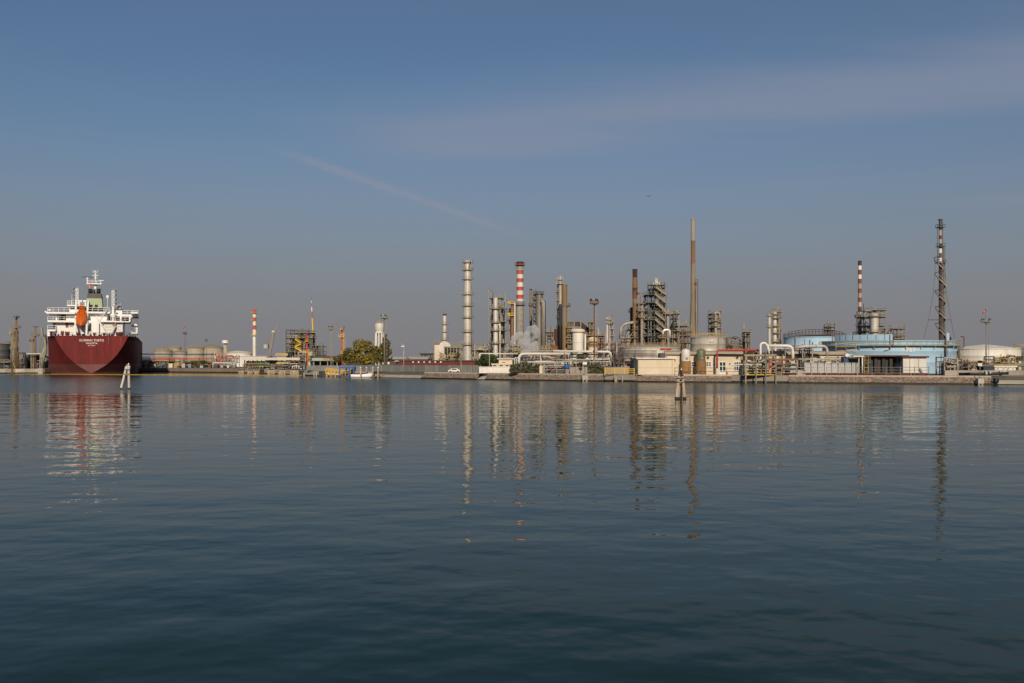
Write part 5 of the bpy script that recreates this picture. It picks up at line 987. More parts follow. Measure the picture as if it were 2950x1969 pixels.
skid(2720, 2760, qY(2740) + 12, 1030, 'piped stand at the foot of the T61 spiral stair', 91, ('pale_steel', 'dark_steel', 'rust', 'lagging'), n=16, vess=2, dep=3); skid(2770, 2865, 178, 1036, 'bank of grey pipes in front of the white tank', 92, ('dark_steel', 'pale_steel', 'steel', 'rust'), n=22, vess=1, rail='rail_yellow'); skid(2864, 2960, 190, 1028, 'pipe bridge with pale lines at the right edge', 93, ('lagging', 'dark_steel', 'rail_yellow'), n=18, vess=1)
pipe([(2850, 1051), (2965, 1050)], 176, 2.2, 'yellow pipe running out at the right edge', 'rail_yellow', sup=[2870, 2910]); t = T('dark_duct', 'long dark green duct under the yellow pipe at the right edge', 'duct', 2890, 177); t.add(MB('grey_green').b(t.x(2822), t.x(2990), 0, 1.5, t.z(1057), t.z(1051.5)), 'duct_body')
tree(2905, 192, [(2890, 1034, 12, 6), (2912, 1031, 16, 7), (2935, 1033, 14, 6)], 'low autumn scrub behind the yellow pipe at the right edge', 'leaf_autumn', 700, 0.4, 0.08, 'shrub', 'shrub', 5)
t = T('mooring_hose', 'long black rubber hose lying along the quay at the far right', 'hose', 2762, qY(2762) + 2.6); t.add(MB('black').tube([(0, 0, 0.3), (t.x(2800), -0.5, 0.32), (t.x(2822), -0.8, 0.3), (t.x(2882), -2.5, 0.45)], 0.22, 10), 'hose_body')
for px in (2826, 2838, 2868): t.add(MB('pale_green').cyl((t.x(px), -1.2, 0.42), (t.x(px) + 0.25, -1.2, 0.45), 0.34, None, 10), 'coupling')
t.add(MB('white').beam((t.x(2874), -2.1, 0.55), (t.x(2882), -2.4, 1.35), 0.5, 0.14), 'fin')
t = T('fender', 'fat black rubber fender hanging at the slipway corner', 'fender', 2869, qY(2869) - 0.1, None, 0.0); o = MB('black'); o.lathe([(0, 0.15), (0.34, 0.25), (0.44, 0.6), (0.34, 0.95), (0, 1.02)], 16); t.add(o, 'fender_body')
# crossing signs on plinths at the quay edge
def sign(px, dish, lab, ytop=1010):
    t = T('navigation_sign', lab, 'sign', px, qY(px) - 0.4, None, 0.0); z = t.z(1082 if px < 2000 else 1091)
    t.add(MB('pale_concrete').b(-t.w(8.5), t.w(8.5), -0.4, 0.5, z - 0.75, z), 'plinth')
    for s_ in (-1, 1): t.add(MB('pale_concrete').b(s_ * t.w(4.5) - 0.13, s_ * t.w(4.5) + 0.13, -0.25, 0.1, -1, z - 0.75), 'leg')
    top = t.z(1016 if px < 2000 else 1042); t.add(MB('steel').cyl((0, 0, z), (0, 0, top), 0.05, None, 8), 'post'); b0, b1 = ((1051, 1043.5) if px < 2000 else (1055, 1047)); t.add(MB('white').b(-t.w(6), t.w(6), -0.09, -0.055, t.z(b0), t.z(b1)), 'board')
    o = MB('black'); w = t.w(6.5); o.lathe([(0.05, top - w * 0.75), (w * 0.6, top - w * 0.5), (w, top)], 14); o.m(dish); o.lathe([(w, top), (w * 0.8, top + w * 0.35), (0, top + w * 0.5)], 14); t.add(o, 'daymark'); return t
sign(1685, 'bright_yellow', 'white sign board under a yellow-topped daymark, before the right bush'); sign(2823, 'black', 'white sign board under a black daymark at the far right')
# ---------------------------------------------------------------- middle: columns and chimneys
column(1347, 250, 755, 21, 'tallest silver column, ringed by eight platforms', 'silver', [994, 957, 916, 882, 849, 806, 779, 757], wbase=26, rail='olive', pw=0.62, seams=16, ladder=-1)
t = pipe([(1352, 770), (1352, 752), (1356, 750), (1359, 752), (1359, 1010)], 248, 1.2, 'thin pale pipe hooking over the top of the tallest silver column', 'pale_steel', flange=False, rad=0.4)
chimney(1281, 262, 905, 11, 'short silver chimney with a dark lip on a cream furnace', 'silver', [980, 957, 935], bands=[(905, 910, 'dark_rust')], rail='olive', pw=0.5, seams=8, wbase=13)
Y = 262; t = T('furnace', 'cream furnace with a rounded top under the short silver chimney', 'furnace', 1281, Y); o = MB('white'); w = t.w(18); z0, z1 = t.z(1000), t.z(982)
o.tube([(0, -0.6, z0 - 0.2), (0, 3.5, z0 - 0.2)], w, 24); t.add(o, 'rounded_casing'); t.add(MB('cream').b(-t.w(29), -t.w(15), -0.5, 3, 0, t.z(990)), 'side_casing'); t.add(MB('beige_steel').b(-w, w * 2.2, -0.4, 3, 0, z0 - 1), 'base'); 
o = MB('olive'); o.b(-t.w(31), -t.w(13), -1, 0.2, t.z(991), t.z(989)); o.rail([(-t.w(31), -1, t.z(989)), (-t.w(13), -1, t.z(989))]); t.add(o, 'platform')
t = T('air_cooler', 'long olive air cooler bank between the furnace and the tallest silver column', 'cooler', 1307, 256)
t.add(MB('olive').b(t.x(1279), t.x(1335), 0, 4, t.z(1003), t.z(998.5)), 'fan_deck'); t.add(MB('dark').b(t.x(1279), t.x(1335), 0.3, 3.7, t.z(1010), t.z(1003.1)), 'tube_bundle')
o = MB('beige_steel'); o.rail([(t.x(1279), 0, t.z(998)), (t.x(1335), 0, t.z(998))], 0.9, 0.04); t.add(o, 'railing')
for i in range(7): x_ = t.x(1280 + i * 9); t.add(MB('beige_steel').beam((x_, 0.2, 0), (x_, 0.2, t.z(1003)), 0.2), 'leg')
skid(1262, 1340, 250, 1012, 'cream and olive pipe racks under the air cooler bank', 101, ('cream', 'pale_steel', 'olive', 'steel'), n=20, vess=2)
skid(1356, 1412, 250, 988, 'tangled pale pipework right of the tallest silver column', 103, ('pale_steel', 'lagging', 'steel', 'olive'), n=24, vess=3, decks=2)
frame(1414, 1456, 246, 5, (1016, 990, 953, 928, 890, 860), 'open pipe frame standing round a silver column in the left group', 'steel', 'olive', 3, fill=16, vess=1, seed=105, fm=('pale_steel', 'steel', 'lagging'), decks=True)
column(1428, 242, 862, 14, 'silver column inside the open pipe frame of the left group', 'silver', [990, 953, 930, 890], rail='olive', pw=0.8, seams=10, riser=[(1, 935, 0.2, 'white')])
t = T('windsock_mast', 'thin mast with a red windsock over the left open pipe frame', 'windsock', 1408.5, 246); t.add(MB('steel').beam((0, 0, 0), (0, 0, t.z(830)), 0.1), 'pole'); windsock(t, 0, t.z(830), 0.8, 0.8)
column(1476, 240, 872, 9, 'brown column with bright yellow platforms left of the red-banded chimney', 'stack_brown', [(910, 2.0, 5), (876, 2.0, 5)], rail='bright_yellow', pw=0.9, seams=8); column(1483, 239, 872, 4, 'thin pale riser beside the column with yellow platforms', 'white', [], seams=4); column(1469, 243, 890, 6, 'cream column with small ledges, far left of the red-banded chimney', 'pale_steel', [985, 950, 925, 905], rail='olive', pw=0.5, seams=6)
chimney(1498, 262, 755, 19, 'stout chimney with red and white bands', 'stack_grey', [(880, 0, 6.28), (765, 0, 6.28)], bands=[(755, 758, 'dark_rust'), (758, 765, 'signal_red'), (765, 780, 'stack_grey'), (780, 791, 'signal_red'), (791, 803, 'white'), (803, 814, 'signal_red'), (814, 827, 'white'), (827, 838, 'signal_red'), (838, 850, 'white'), (850, 862, 'signal_red'), (862, 868, 'white')], wbase=23, rail='dark_rust', pw=0.55, seams=22, lip=1.12, ladder=0.25)
chimney(1529.5, 258, 833, 8, 'slim tan stack beside the stout red-banded chimney', 'stack_tan', [(882, 0, 6.28)], bands=[(833, 836, 'dark')], rail='rust', pw=0.35, seams=6)
column(1553.5, 244, 846, 22, 'fat weathered silver column hung with parallel pipes', 'steel', [(848, 0, 6.28)], rail='dark_steel', pw=0.3, seams=8)
for x_, yt, rr, m_ in ((1562, 862, 2.2, 'pale_steel'), (1567, 868, 2.0, 'lagging'), (1571, 866, 1.4, 'dark_steel')): pipe([(1558, yt), (x_, yt), (x_, 1010)], 241.5, rr, {1562: 'pale downcomer pipe nearest the fat weathered column', 1567: 'second pale downcomer pipe of the fat weathered column', 1571: 'dark thin downcomer at the right of the fat weathered column'}[x_], m_, flange=False, rad=0.6)
frame(1538, 1545, 244, 2, (985, 965, 945, 925, 905, 885, 865, 850), 'ladder tower clinging to the left of the fat weathered column', 'dark_steel', 'dark_steel', 1, fill=2, vess=0, seed=107)
frame(1573, 1594, 242, 4, (1000, 975, 958), 'cantilevered yellow decks right of the fat weathered column', 'steel', 'rail_yellow', 1, fill=10, vess=2, seed=109, fm=('pale_steel', 'rust', 'steel'))
frame(1608, 1618, 246, 4, (945, 918, 892, 868, 843, 820), 'white banded tower half hidden by the brown stack', 'pale_steel', 'lagging', 1, fill=3, vess=0, seed=111, fm=('lagging',))
column(1614, 245, 797, 9, 'pale topped column left of the brown stack', 'lagging', [818, 806], rail='lagging', pw=0.6, seams=8)
chimney(1626.5, 236, 821, 15, 'thick plain brown stack with a ladder on its right side', 'stack_brown', [(883, -0.9, 0.9)], bands=[(821, 882, 'stack_brown'), (882, 940, 'stack_tan')], seams=4, rail='dark_steel', ladder=1)
t = T('flue_duct', 'rust-brown arched flue duct behind the brown stack', 'duct', 1660, 246)
o = MB('dark_rust'); P = [(1608, 1012), (1608, 945), (1622, 931), (1672, 930), (1704, 962)]; hw = t.w(8)
for a, b_ in zip(P, P[1:]): o.beam((t.x(a[0]), 0, t.z(a[1]) - (hw if a[1] < 950 else 0) * 0.5), (t.x(b_[0]), 0, t.z(b_[1]) - (hw if b_[1] < 950 else 0) * 0.5), 2.4, hw * 1.5)
t.add(o, 'duct_casing')
for px, y in ((1653, 928), (1672, 928), (1612, 935)): t.add(MB('fascia').b(t.x(px) - 0.1, t.x(px) + 0.1, -1.3, -1.1, t.z(960), t.z(y)), 'stiffener')
o = MB('rust')
for px in (1608, 1612, 1616): o.beam((t.x(px), -1.3, 0), (t.x(px), -1.3, t.z(940)), 0.15)
t.add(o, 'stiffener')
column(1665, 233, 958, 33, 'squat white silo-like vessel with a flared beige lid', 'white', [], wbase=33, seams=4, top='open')
t = T('vessel_lid', 'flared beige lid capping the squat white vessel', 'lid', 1665, 233); o = MB('cream'); zb = t.z(960); o.lathe([(t.w(17), zb), (t.w(21), zb + 0.25), (t.w(21), zb + 0.55), (t.w(17), zb + 0.9), (0, zb + 1.0)], 28); t.add(o, 'cap')
frame(1636, 1648, 234, 3, (1005, 990, 975, 958, 945), 'narrow olive stair frame between the brown stack and the squat white vessel', 'olive', 'rail_yellow', 1, fill=6, vess=0, seed=113)
column(1686, 231, 965, 5, 'thin white pipe column right of the squat white vessel', 'white', [], seams=3); column(1708, 232, 978, 26, 'low orange-stained vessel behind the tall light mast', 'cream', [984], rail='rail_yellow', seams=4, bands=[(990, 1000, 'stack_orange')], pw=0.7)
frame(1690, 1740, 236, 4, (1004, 990, 968), 'orange and olive decks behind the tall light mast', 'rust', 'rail_yellow', 3, fill=14, vess=3, seed=115, fm=('rust', 'pale_steel', 'stack_orange', 'lagging')); frame(1699, 1709, 240, 3, (985, 950, 930), 'small olive pipe tower at the end of the flue duct', 'olive', 'beige_steel', 1, fill=8, vess=1, seed=117)
column(1749, 238, 918, 3.6, 'left of twin thin white risers', 'white', [932], rail='pale_steel', pw=0.3, seams=3); column(1755, 238, 918, 5, 'right of twin thin white risers', 'lagging', [990, 932, 921], rail='pale_steel', pw=0.7, seams=5); frame(1759, 1767, 239, 2, (990, 970, 950, 930), 'ladder frame beside the twin thin white risers', 'pale_steel', 'pale_steel', 1, fill=2, vess=0, seed=119)
lightmast(1712, 186, 858, 25, 18, 'rusty orange light mast in front of the left flue duct', 'rust', wpx=5, lampm='white')
skid(1452, 1530, 236, 985, 'steaming pipe units under the red-banded chimney', 121, ('steel', 'pale_steel', 'olive', 'dark_steel'), n=26, vess=4, decks=2, rail='rail_yellow'); skid(1530, 1612, 234, 990, 'brown and olive pipe units left of the brown stack', 123, ('rust', 'olive', 'pale_steel', 'steel'), n=26, vess=3, decks=2)
skid(1735, 1800, 228, 985, 'orange-brown pipe units left of the low wide tank', 125, ('rust', 'stack_orange', 'pale_steel', 'lagging'), n=24, vess=3, decks=2, rail='rust')
# steam
m = bpy.data.materials.new('steam'); m.use_nodes = True; n_ = m.node_tree.nodes; l_ = m.node_tree.links; n_.remove(n_['Principled BSDF']); pv = n_.new('ShaderNodeVolumePrincipled'); pv.inputs['Color'].default_value = (0.99, 0.98, 0.97, 1); pv.inputs['Anisotropy'].default_value = 0.1
tcn = n_.new('ShaderNodeTexCoord'); tx = n_.new('ShaderNodeTexNoise'); tx.inputs['Scale'].default_value = 0.55; tx.inputs['Detail'].default_value = 4; tx.inputs['Roughness'].default_value = 0.6; l_.new(tcn.outputs['Object'], tx.inputs['Vector'])
mr = n_.new('ShaderNodeMapRange'); mr.inputs[1].default_value = 0.40; mr.inputs[2].default_value = 0.62; mr.inputs[4].default_value = 2.1; l_.new(tx.outputs[0], mr.inputs[0]); l_.new(mr.outputs[0], pv.inputs['Density']); l_.new(pv.outputs[0], n_['Material Output'].inputs['Volume']); MT['steam'] = m
t = T('steam_cloud', 'white puff of steam drifting in front of the red-banded chimney foot', 'steam', 1515, 226)
bm = bmesh.new()
for px, py, rr in ((1520, 1002, 19), (1538, 998, 17), (1505, 986, 15), (1522, 973, 20), (1542, 960, 17), (1528, 950, 13), (1497, 968, 13), (1482, 975, 11), (1540, 945, 9), (1475, 988, 8)):
    r_ = bmesh.ops.create_icosphere(bm, subdivisions=2, radius=t.w(rr))
    for v in r_['verts']: v.co *= 1 + 0.3 * noise.noise(v.co * 0.8 + V((px, py, 0))); v.co += V((t.x(px), R.uniform(-1, 1) * 0.02, t.z(py)))
me = bpy.data.meshes.new('puff'); bm.to_mesh(me); bm.free(); me.materials.append(m); o = bpy.data.objects.new('puff', me); col.objects.link(o); o.parent = t.o
# pipe bridge with white mains
Yb = 186
pipe([(1495, 1060), (1495, 1020), (1642, 1020)], Yb, 4.0, 'fattest white pipe of the bridge, dropping behind the left bush', 'white', rad=1.0, sup=[1530, 1570, 1610]); pipe([(1503, 1040), (1503, 1012.5), (1590, 1012.5)], Yb + 2, 2.0, 'slim white pipe above the fattest one', 'lagging', sup=[1540, 1575])
pipe([(1593, 1012), (1762, 1014.5), (1762, 1050)], Yb + 1, 3.2, 'white main running right under the brown stack, then down', 'white', rad=0.9, sup=[1620, 1660, 1700, 1740]); pipe([(1642, 1021), (1740, 1022)], Yb + 2, 2.2, 'pale second main under the white one, right of the bridge joint', 'lagging', sup=[1680, 1720])
t = T('pipe_joint', 'grey upright box where the white mains meet below the brown stack', 'pipe box', 1629, Yb - 0.6); t.add(MB('pale_steel').b(-t.w(2.6), t.w(2.6), -0.3, 0.3, t.z(1022), t.z(1007)), 'casing'); t.add(MB('steel').b(-0.06, 0.06, -0.1, 0.1, 0, t.z(1022)), 'leg')
for i, (px0, px1, y, rr, mm_, lab) in enumerate(((1510, 1588, 1029, 2.0, 'lagging', 'grey pipe, upper of two under the fat white main'), (1505, 1582, 1027, 0.8, 'lagging', 'thin pale conduit under the fat white main'), (1540, 1640, 1041, 1.0, 'white', 'pale mid-height pipe left of the hose joint'), (1590, 1760, 1036, 0.8, 'white', 'pale low pipe crossing behind the yellow daymark'), (1600, 1760, 1029, 1.0, 'dark_steel', 'dark pipe crossing behind the yellow daymark'), (1640, 1770, 1043, 0.8, 'white', 'lowest pale pipe left of the yellow quay railing'))):
    pipe([(px0, y + 14), (px0, y), (px1, y), (px1, y + 12)] if i % 2 == 0 else [(px0, y), (px1, y)], Yb - 1 - i * 0.5, rr, lab, mm_, rad=0.5, sup=[px0 + (px1 - px0) * f for f in (0.3, 0.7)])
for i in range(3): pipe([(1534 + i * 3, 1058), (1534 + i * 3, 1044 + i * 2.4), (1612, 1043 + i * 2.4), (1626, 1038 + i * 2.4), (1700, 1038 + i * 2.4)], Yb - 4 - i * 0.4, 0.65, ('top', 'middle', 'bottom')[i] + ' one of three thin parallel pipes above the left bush', 'lagging', rad=0.5, flange=False)
for i, px in enumerate((1482, 1487)): pipe([(px, 1062), (px, 1034), (px + 4, 1030)], Yb - 2, 1.3, ('outer', 'inner')[i] + ' of two white standpipes at the left end of the pipe bridge', 'white', rad=0.5, flange=False)
pipe([(1381, 1035), (1381, 1021), (1384, 1019), (1492, 1020)], 192, 1.7, 'white pipe running left from the bridge over the dark tree', 'white', rad=0.6, sup=[1410, 1450])
skid(1500, 1640, 184, 1026, 'low tangle of valves below the white mains', 131, ('white', 'lagging', 'white', 'rust', 'dark_steel', 'lagging'), n=44, vess=3, decks=0, dep=5); skid(1640, 1765, 190, 1028, 'dark pipe tangle behind the yellow daymark', 133, ('dark_steel', 'rust', 'lagging', 'white'), n=44, vess=3, decks=0, dep=5)
for i in range(5): pipe([(1766, 1011.5 + i * 3.6), (1892, 1011.5 + i * 3.6)], 178 + i * 0.35, 1.1 if i != 1 else 0.7, ('topmost', 'second', 'third', 'fourth', 'lowest')[i] + ' of five dark pipes above the cream store', 'dark_rust' if i % 2 == 0 else 'steel', sup=[1800, 1850] if i == 4 else [1770, 1885] if i == 0 else None)
frame(1768, 1798, 176, 3, (1046, 1030, 1016), 'loading frame with slanting hoses above the yellow quay railing', 'dark_steel', 'steel', 2, fill=16, vess=0, seed=135, fm=('rust', 'pale_steel', 'dark_steel', 'lagging'), decks=False)
skid(1798, 1842, 176, 1026, 'dark pipe stand left of the cream store', 137, ('dark_steel', 'rust', 'steel'), n=14, vess=1, decks=0, dep=3)
t = T('grey_cabin', 'grey sheet-metal cabin half hidden by the cream store', 'cabin', 1832, qY(1832) + 6); w = t.w(8); t.add(MB('shed_grey').b(-w, w, 0, 4, 0, t.z(1032)), 'wall'); t.add(MB('steel').b(-w - 0.2, w + 0.2, -0.2, 4.2, t.z(1032), t.z(1030.5)), 'roof')
t = T('concrete_kiosk', 'low concrete wall block behind the yellow quay railing', 'wall', 1772, qY(1772) + 4.5); t.add(MB('concrete').b(t.x(1741), t.x(1800), 0, 0.4, 0, t.z(1058)), 'wall_panel'); t.add(MB('concrete').b(t.x(1800), t.x(1838), 1, 1.4, 0, t.z(1056)), 'wall_panel')
railing(1743, 1827, qY(1785) + 1.0, 0.95, 'bright yellow railing at the small quay recess', 'bright_yellow', 3, qY(1827) + 1.0, 1.3, r=0.06); t = T('mooring_strut', 'pale struts leaning on the quay below the yellow railing', 'strut', 1785, qY(1785) - 0.2, None, 0.0)
for a, b_ in ((1771, 1773), (1774, 1778), (1795, 1792)): t.add(MB('pale_steel').beam((t.x(b_), -0.4, -0.6), (t.x(a), 0.6, t.z(1082)), 0.16), 'strut')
# sheds, walls, fences, vegetation in the middle
t = building(1380, 1470, qY(1425) + 3, 5, 1058, 'bright white low wall-like shed left of the big bush', 'white', 'white', 0.08, 'shed', 'shed', roofh=0.06)
t = building(1437, 1476, qY(1455) + 11, 6, 1036, 'cream flat-roofed hut behind the white low shed', 'cream', 'roof_white', 0.3, 'hut', 'hut'); t.add(MB('dark').b(t.x(1446), t.x(1456), -0.03, 0, t.z(1046), t.z(1044.5)), 'slot_window')
t = building(1418, 1470, qY(1445) + 9, 3, 1051.5, 'low cream lean-to with dark gaps in front of the flat-roofed hut', 'cream', 'roof_white', 0.2, 'lean_to', 'shed')
for px in (1421, 1440, 1457): t.add(MB('dark').b(t.x(px), t.x(px + 8), -0.03, 0, t.z(1055.5), t.z(1053)), 'opening')
fence(1330, 1378, qY(1354) + 3.5, 1052, 'grey-green sheeted gate panels left of the white low shed', 'fence_green', 2.5, Y1=qY(1378) + 3.5); fence(1040, 1330, 211, 1052, 'long grey-green mesh fence on the quay left of the sheeted gate', 'fence_green', 3.0, Y1=qY(1330) + 4.5); fence(885, 1040, 231, 1053, 'pale grey sheet fence behind the blue canopy and yellow gangway', 'fence_grey', 3.0, Y1=212)
building(1150, 1372, 226, 8, 1041, 'long dark red shed with small white panels behind the mesh fence', 'dull_red', 'roof_brown', 0.2, 'shed', 'shed'); t = T('white_panels', 'row of small white panels on the long dark red shed', 'panels', 1230, 225.8)
for i in range(6): t.add(MB('white').b(t.x(1188 + i * 16), t.x(1192 + i * 16), -0.1, 0, t.z(1046), t.z(1041.5)), 'panel')
t = building(1095, 1225, 250, 14, 1036, 'white-roofed low hall right of the autumn trees', 'roof_brown', 'roof_white', 0.6, 'hall', 'hall', 0, gable=8)
for px in (1102, 1117, 1150, 1184, 1200): t.add(MB('white').b(t.x(px), t.x(px + 5), -0.05, 0, t.z(1050), t.z(1041)), 'white_panel')
t = building(1140, 1235, 236, 8, 1043, 'smaller white-roofed hall before the long dark red shed', 'roof_brown', 'roof_white', 0.5, 'hall', 'hall', gable=5)
frame(1208, 1262, 330, 8, (1034, 1027, 1019), 'far grey scaffold block left of the cream furnace', 'steel', 'steel', 4, fill=10, vess=4, seed=141, fm=('steel', 'pale_steel'))
t = T('red_banner', 'faded red sheet fixed low on the mesh fence', 'banner', 1188, 206); t.add(MB('brick_red').b(t.x(1176), t.x(1200), -0.1, -0.04, t.z(1070), t.z(1062)), 'sheet'); t = T('notice_board', 'small white notice on the mesh fence right of the red sheet', 'sign', 1254, 204); t.add(MB('white').b(t.x(1252), t.x(1257), -0.1, -0.04, t.z(1062), t.z(1055)), 'board')
t = T('rusty_digger', 'rust-orange machine parked behind the fence right of the white notice', 'machine', 1310, qY(1310) + 6); t.add(MB('brick_red').b(t.x(1295), t.x(1320), 0, 1.8, 0.9, t.z(1052)), 'body'); t.add(MB('stack_orange').b(t.x(1292), t.x(1322), -0.3, 1.9, 0.6, 0.95), 'chassis'); t.add(MB('dull_red').b(t.x(1310), t.x(1318), 0.1, 1.6, t.z(1052), t.z(1046)), 'cab')
for px in (1297, 1308, 1318): t.add(MB('black').cyl((t.x(px), -0.4, 0.42), (t.x(px), -0.1, 0.42), 0.42, None, 14), 'wheel')
def car(px, Y, lab, m_='white'):
    t = T('parked_car', lab, 'car', px, Y); t.o.scale = (0.6, 0.6, 0.6); o = MB(m_); x = 1.9; pr = [(-x, 0.35), (-x, 0.8), (-x * 0.72, 0.88), (-x * 0.45, 1.38), (x * 0.45, 1.42), (x * 0.85, 0.9), (x, 0.8), (x, 0.35)]; i = len(o.v)
    for y_ in (0, 1.6): o.v += [(a, y_, b_) for a, b_ in pr]
    k = len(pr); o.face(range(k)[::-1]); o.face(range(k, 2 * k))
    for j in range(k): o.face((j, (j + 1) % k, k + (j + 1) % k, k + j))
    t.add(o, 'body')
    for s_ in (-1.15, 1.2): t.add(MB('black').cyl((s_, -0.04, 0.32), (s_, 0.2, 0.32), 0.32, None, 14), 'wheel')
    t.add(MB('glass').b(-0.75, 0.8, -0.01, 0.0, 0.92, 1.28), 'side_window')
car(1308, qY(1308) + 2.2, 'white car parked in front of the rust-orange machine')
tree(1400, 206, [(1400, 1040, 30, 19), (1383, 1046, 20, 14), (1420, 1038, 18, 16), (1395, 1030, 16, 12)], 'dense dark green round tree over the white low shed', 'leaf_green', 3600, 0.42, 0.16, seed=2, gap=0.6)
tree(1315, 212, [(1316, 1030, 10, 14), (1311, 1038, 7, 9), (1321, 1024, 6, 9)], 'small yellowing tree before the tallest silver column', 'leaf_olive', 650, 0.34, 0.08, seed=3)
tree(1515, 178, [(1490, 1060, 22, 16), (1520, 1062, 26, 15), (1545, 1062, 17, 13), (1480, 1068, 14, 10), (1512, 1050, 12, 9)], 'big grey-green bush on the quay at the left end of the white mains', 'leaf_scrub', 3200, 0.36, 0.08, 'bush', 'bush', 4, gap=0.2)
tree(1718, 176, [(1702, 1062, 15, 15), (1725, 1060, 17, 17), (1738, 1064, 10, 12), (1690, 1066, 10, 10)], 'grey-green bush between the yellow daymark and the yellow railing', 'leaf_scrub', 2000, 0.34, 0.08, 'bush', 'bush', 6, gap=0.2); tree(1665, 188, [(1665, 1029, 16, 8), (1680, 1030, 12, 7)], 'thin dark bush behind the white mains', 'leaf_green', 500, 0.3, 0.06, 'bush', 'bush', 7)
tree(1625, 177, [(1620, 1072, 14, 6), (1590, 1075, 12, 4), (1655, 1070, 14, 6)], 'low scrub on the quay between the two grey-green bushes', 'leaf_scrub', 800, 0.28, 0.05, 'bush', 'bush', 8)
fence(1566, 1640, qY(1600) + 3, 1050, 'dark mesh fence between the two grey-green bushes', 'fence_green', 2.2, solid=False, Y1=qY(1640) + 3); t = T('concrete_wall', 'short stained concrete wall right of the dark mesh fence', 'wall', 1668, qY(1668) + 4.5)
for i in range(3): a = 1642 + i * 17; t.add(MB('concrete').b(t.x(a), t.x(a + 16.5), 0, 0.3, 0, t.z(1058)), 'wall_panel')
skid(1568, 1640, qY(1604) + 4, 1052, 'shadowy pumps and pipes behind the dark mesh fence', 139, ('dark_steel', 'steel', 'lagging', 'fence_green', 'rust'), n=30, vess=3, decks=0, dep=3)
t = T('blue_tank', 'small blue plastic tank above the dark mesh fence', 'tank', 1632, qY(1632) + 5); o = MB('blue'); o.tube([(t.x(1626), 0, t.z(1058)), (t.x(1640), 0, t.z(1058))], 0.5, 12); t.add(o, 'vessel'); t.add(MB('steel').b(t.x(1627), t.x(1639), -0.3, 0.3, 0, t.z(1064)), 'stand')
t = T('concrete_post', 'pale stone gatepost left of the dark mesh fence', 'post', 1560, qY(1560) + 2.5); t.add(MB('cream').b(t.x(1554), t.x(1566), 0, 0.6, 0, t.z(1055)), 'pier')
# autumn trees, masts, water towers
tree(1045, 226, [(1035, 1005, 22, 32), (1058, 1010, 22, 32), (1030, 1030, 28, 22), (1060, 1034, 26, 18), (1046, 1022, 24, 24)], 'broad yellow-brown autumn tree left of the dark poplar', 'leaf_autumn', 5200, 0.52, 0.2, seed=11, gap=0.22)
tree(1110, 222, [(1112, 1000, 13, 38), (1104, 1018, 17, 30), (1118, 1022, 13, 27), (1090, 1030, 14, 22)], 'tall dark olive poplar beside the tall light mast', 'leaf_olive', 4200, 0.48, 0.2, seed=12, gap=0.22); tree(1003, 232, [(1003, 1022, 22, 20), (988, 1030, 20, 14), (972, 1034, 14, 12), (1015, 1032, 16, 16)], 'low olive-green tree right of the red pole', 'leaf_olive', 2200, 0.46, 0.14, seed=13, gap=0.22); tree(1080, 236, [(1080, 1010, 12, 26), (1074, 1028, 12, 18)], 'rust-tinted tree wedged between the autumn tree and the poplar', 'leaf_rusty', 1300, 0.45, 0.14, seed=14)
tree(1172, 238, [(1172, 1034, 7, 14)], 'bare reddish sapling beside the small lamp post', 'leaf_rusty', 200, 0.25, 0.08, seed=15)
t = T('water_tower', 'round white water tower on slim legs behind the dark poplar', 'water tower', 1093, 330); r = t.w(13); o = MB('white'); o.lathe([(r * 0.9, t.z(955)), (r, t.z(952)), (r, t.z(934)), (r * 0.9, t.z(932)), (0, t.z(931))], 28); t.add(o, 'tank'); t.add(MB('white').lathe([(r * 0.86, t.z(960)), (r * 0.9, t.z(955)), (0, t.z(955))], 24), 'ring_beam')
for i in range(8): a = 2 * math.pi * i / 8; t.add(MB('white').beam((r * 1.02 * math.cos(a), r * 1.02 * math.sin(a), 0), (r * 0.8 * math.cos(a), r * 0.8 * math.sin(a), t.z(958)), 0.36), 'leg')
t.add(MB('pale_concrete').cyl((0, 0, 0), (0, 0, t.z(955)), r * 0.22), 'shaft'); t.add(MB('pale_steel').rail([(r * math.cos(a * 0.4), r * math.sin(a * 0.4), t.z(933)) for a in range(17)], 0.9, 0.05), 'railing')
t = T('water_tower', 'small white drum-shaped water tower above the far left tanks', 'water tower', 649, 430); r = t.w(9.5); o = MB('white'); o.lathe([(0, t.z(990)), (r, t.z(989.5)), (r, t.z(981)), (0, t.z(980.5))], 24); t.add(o, 'tank')
for s_ in (-4, -1.4, 1.4, 4): t.add(MB('pale_concrete').beam((t.w(s_), 0, 0), (t.w(s_ * 0.8), 0, t.z(989)), 0.35), 'leg')
lightmast(1107, 216, 905, 22, 13, 'tall light mast in front of the dark poplar', 'steel', wpx=3.6, lampm='white'); lightmast(953, 246, 938, 15, 12, 'light mast with a stained shaft between the two red poles', 'beige_steel', wpx=2.8); lightmast(533, 400, 955, 11, 8, 'thin light mast with a red windsock over the far left tanks', 'brick_red', wpx=1.8, sock=(-0.9, 942)); lightmast(594, 410, 976, 8, 8, 'short light mast between the far left domed tanks', 'steel', wpx=1.8)
t = T('street_lamp', 'small lamp post right of the autumn trees', 'lamp', 1163, 215); t.add(MB('pale_steel').cyl((0, 0, 0), (0, 0, t.z(993)), 0.1, 0.07, 8), 'post'); t.add(MB('pale_steel').beam((0, 0, t.z(993)), (-0.5, -0.1, t.z(991)), 0.16), 'lamp_arm'); t.add(MB('white').b(-0.5, 0.2, -0.3, 0.1, t.z(1000), t.z(997)), 'lamp_head')
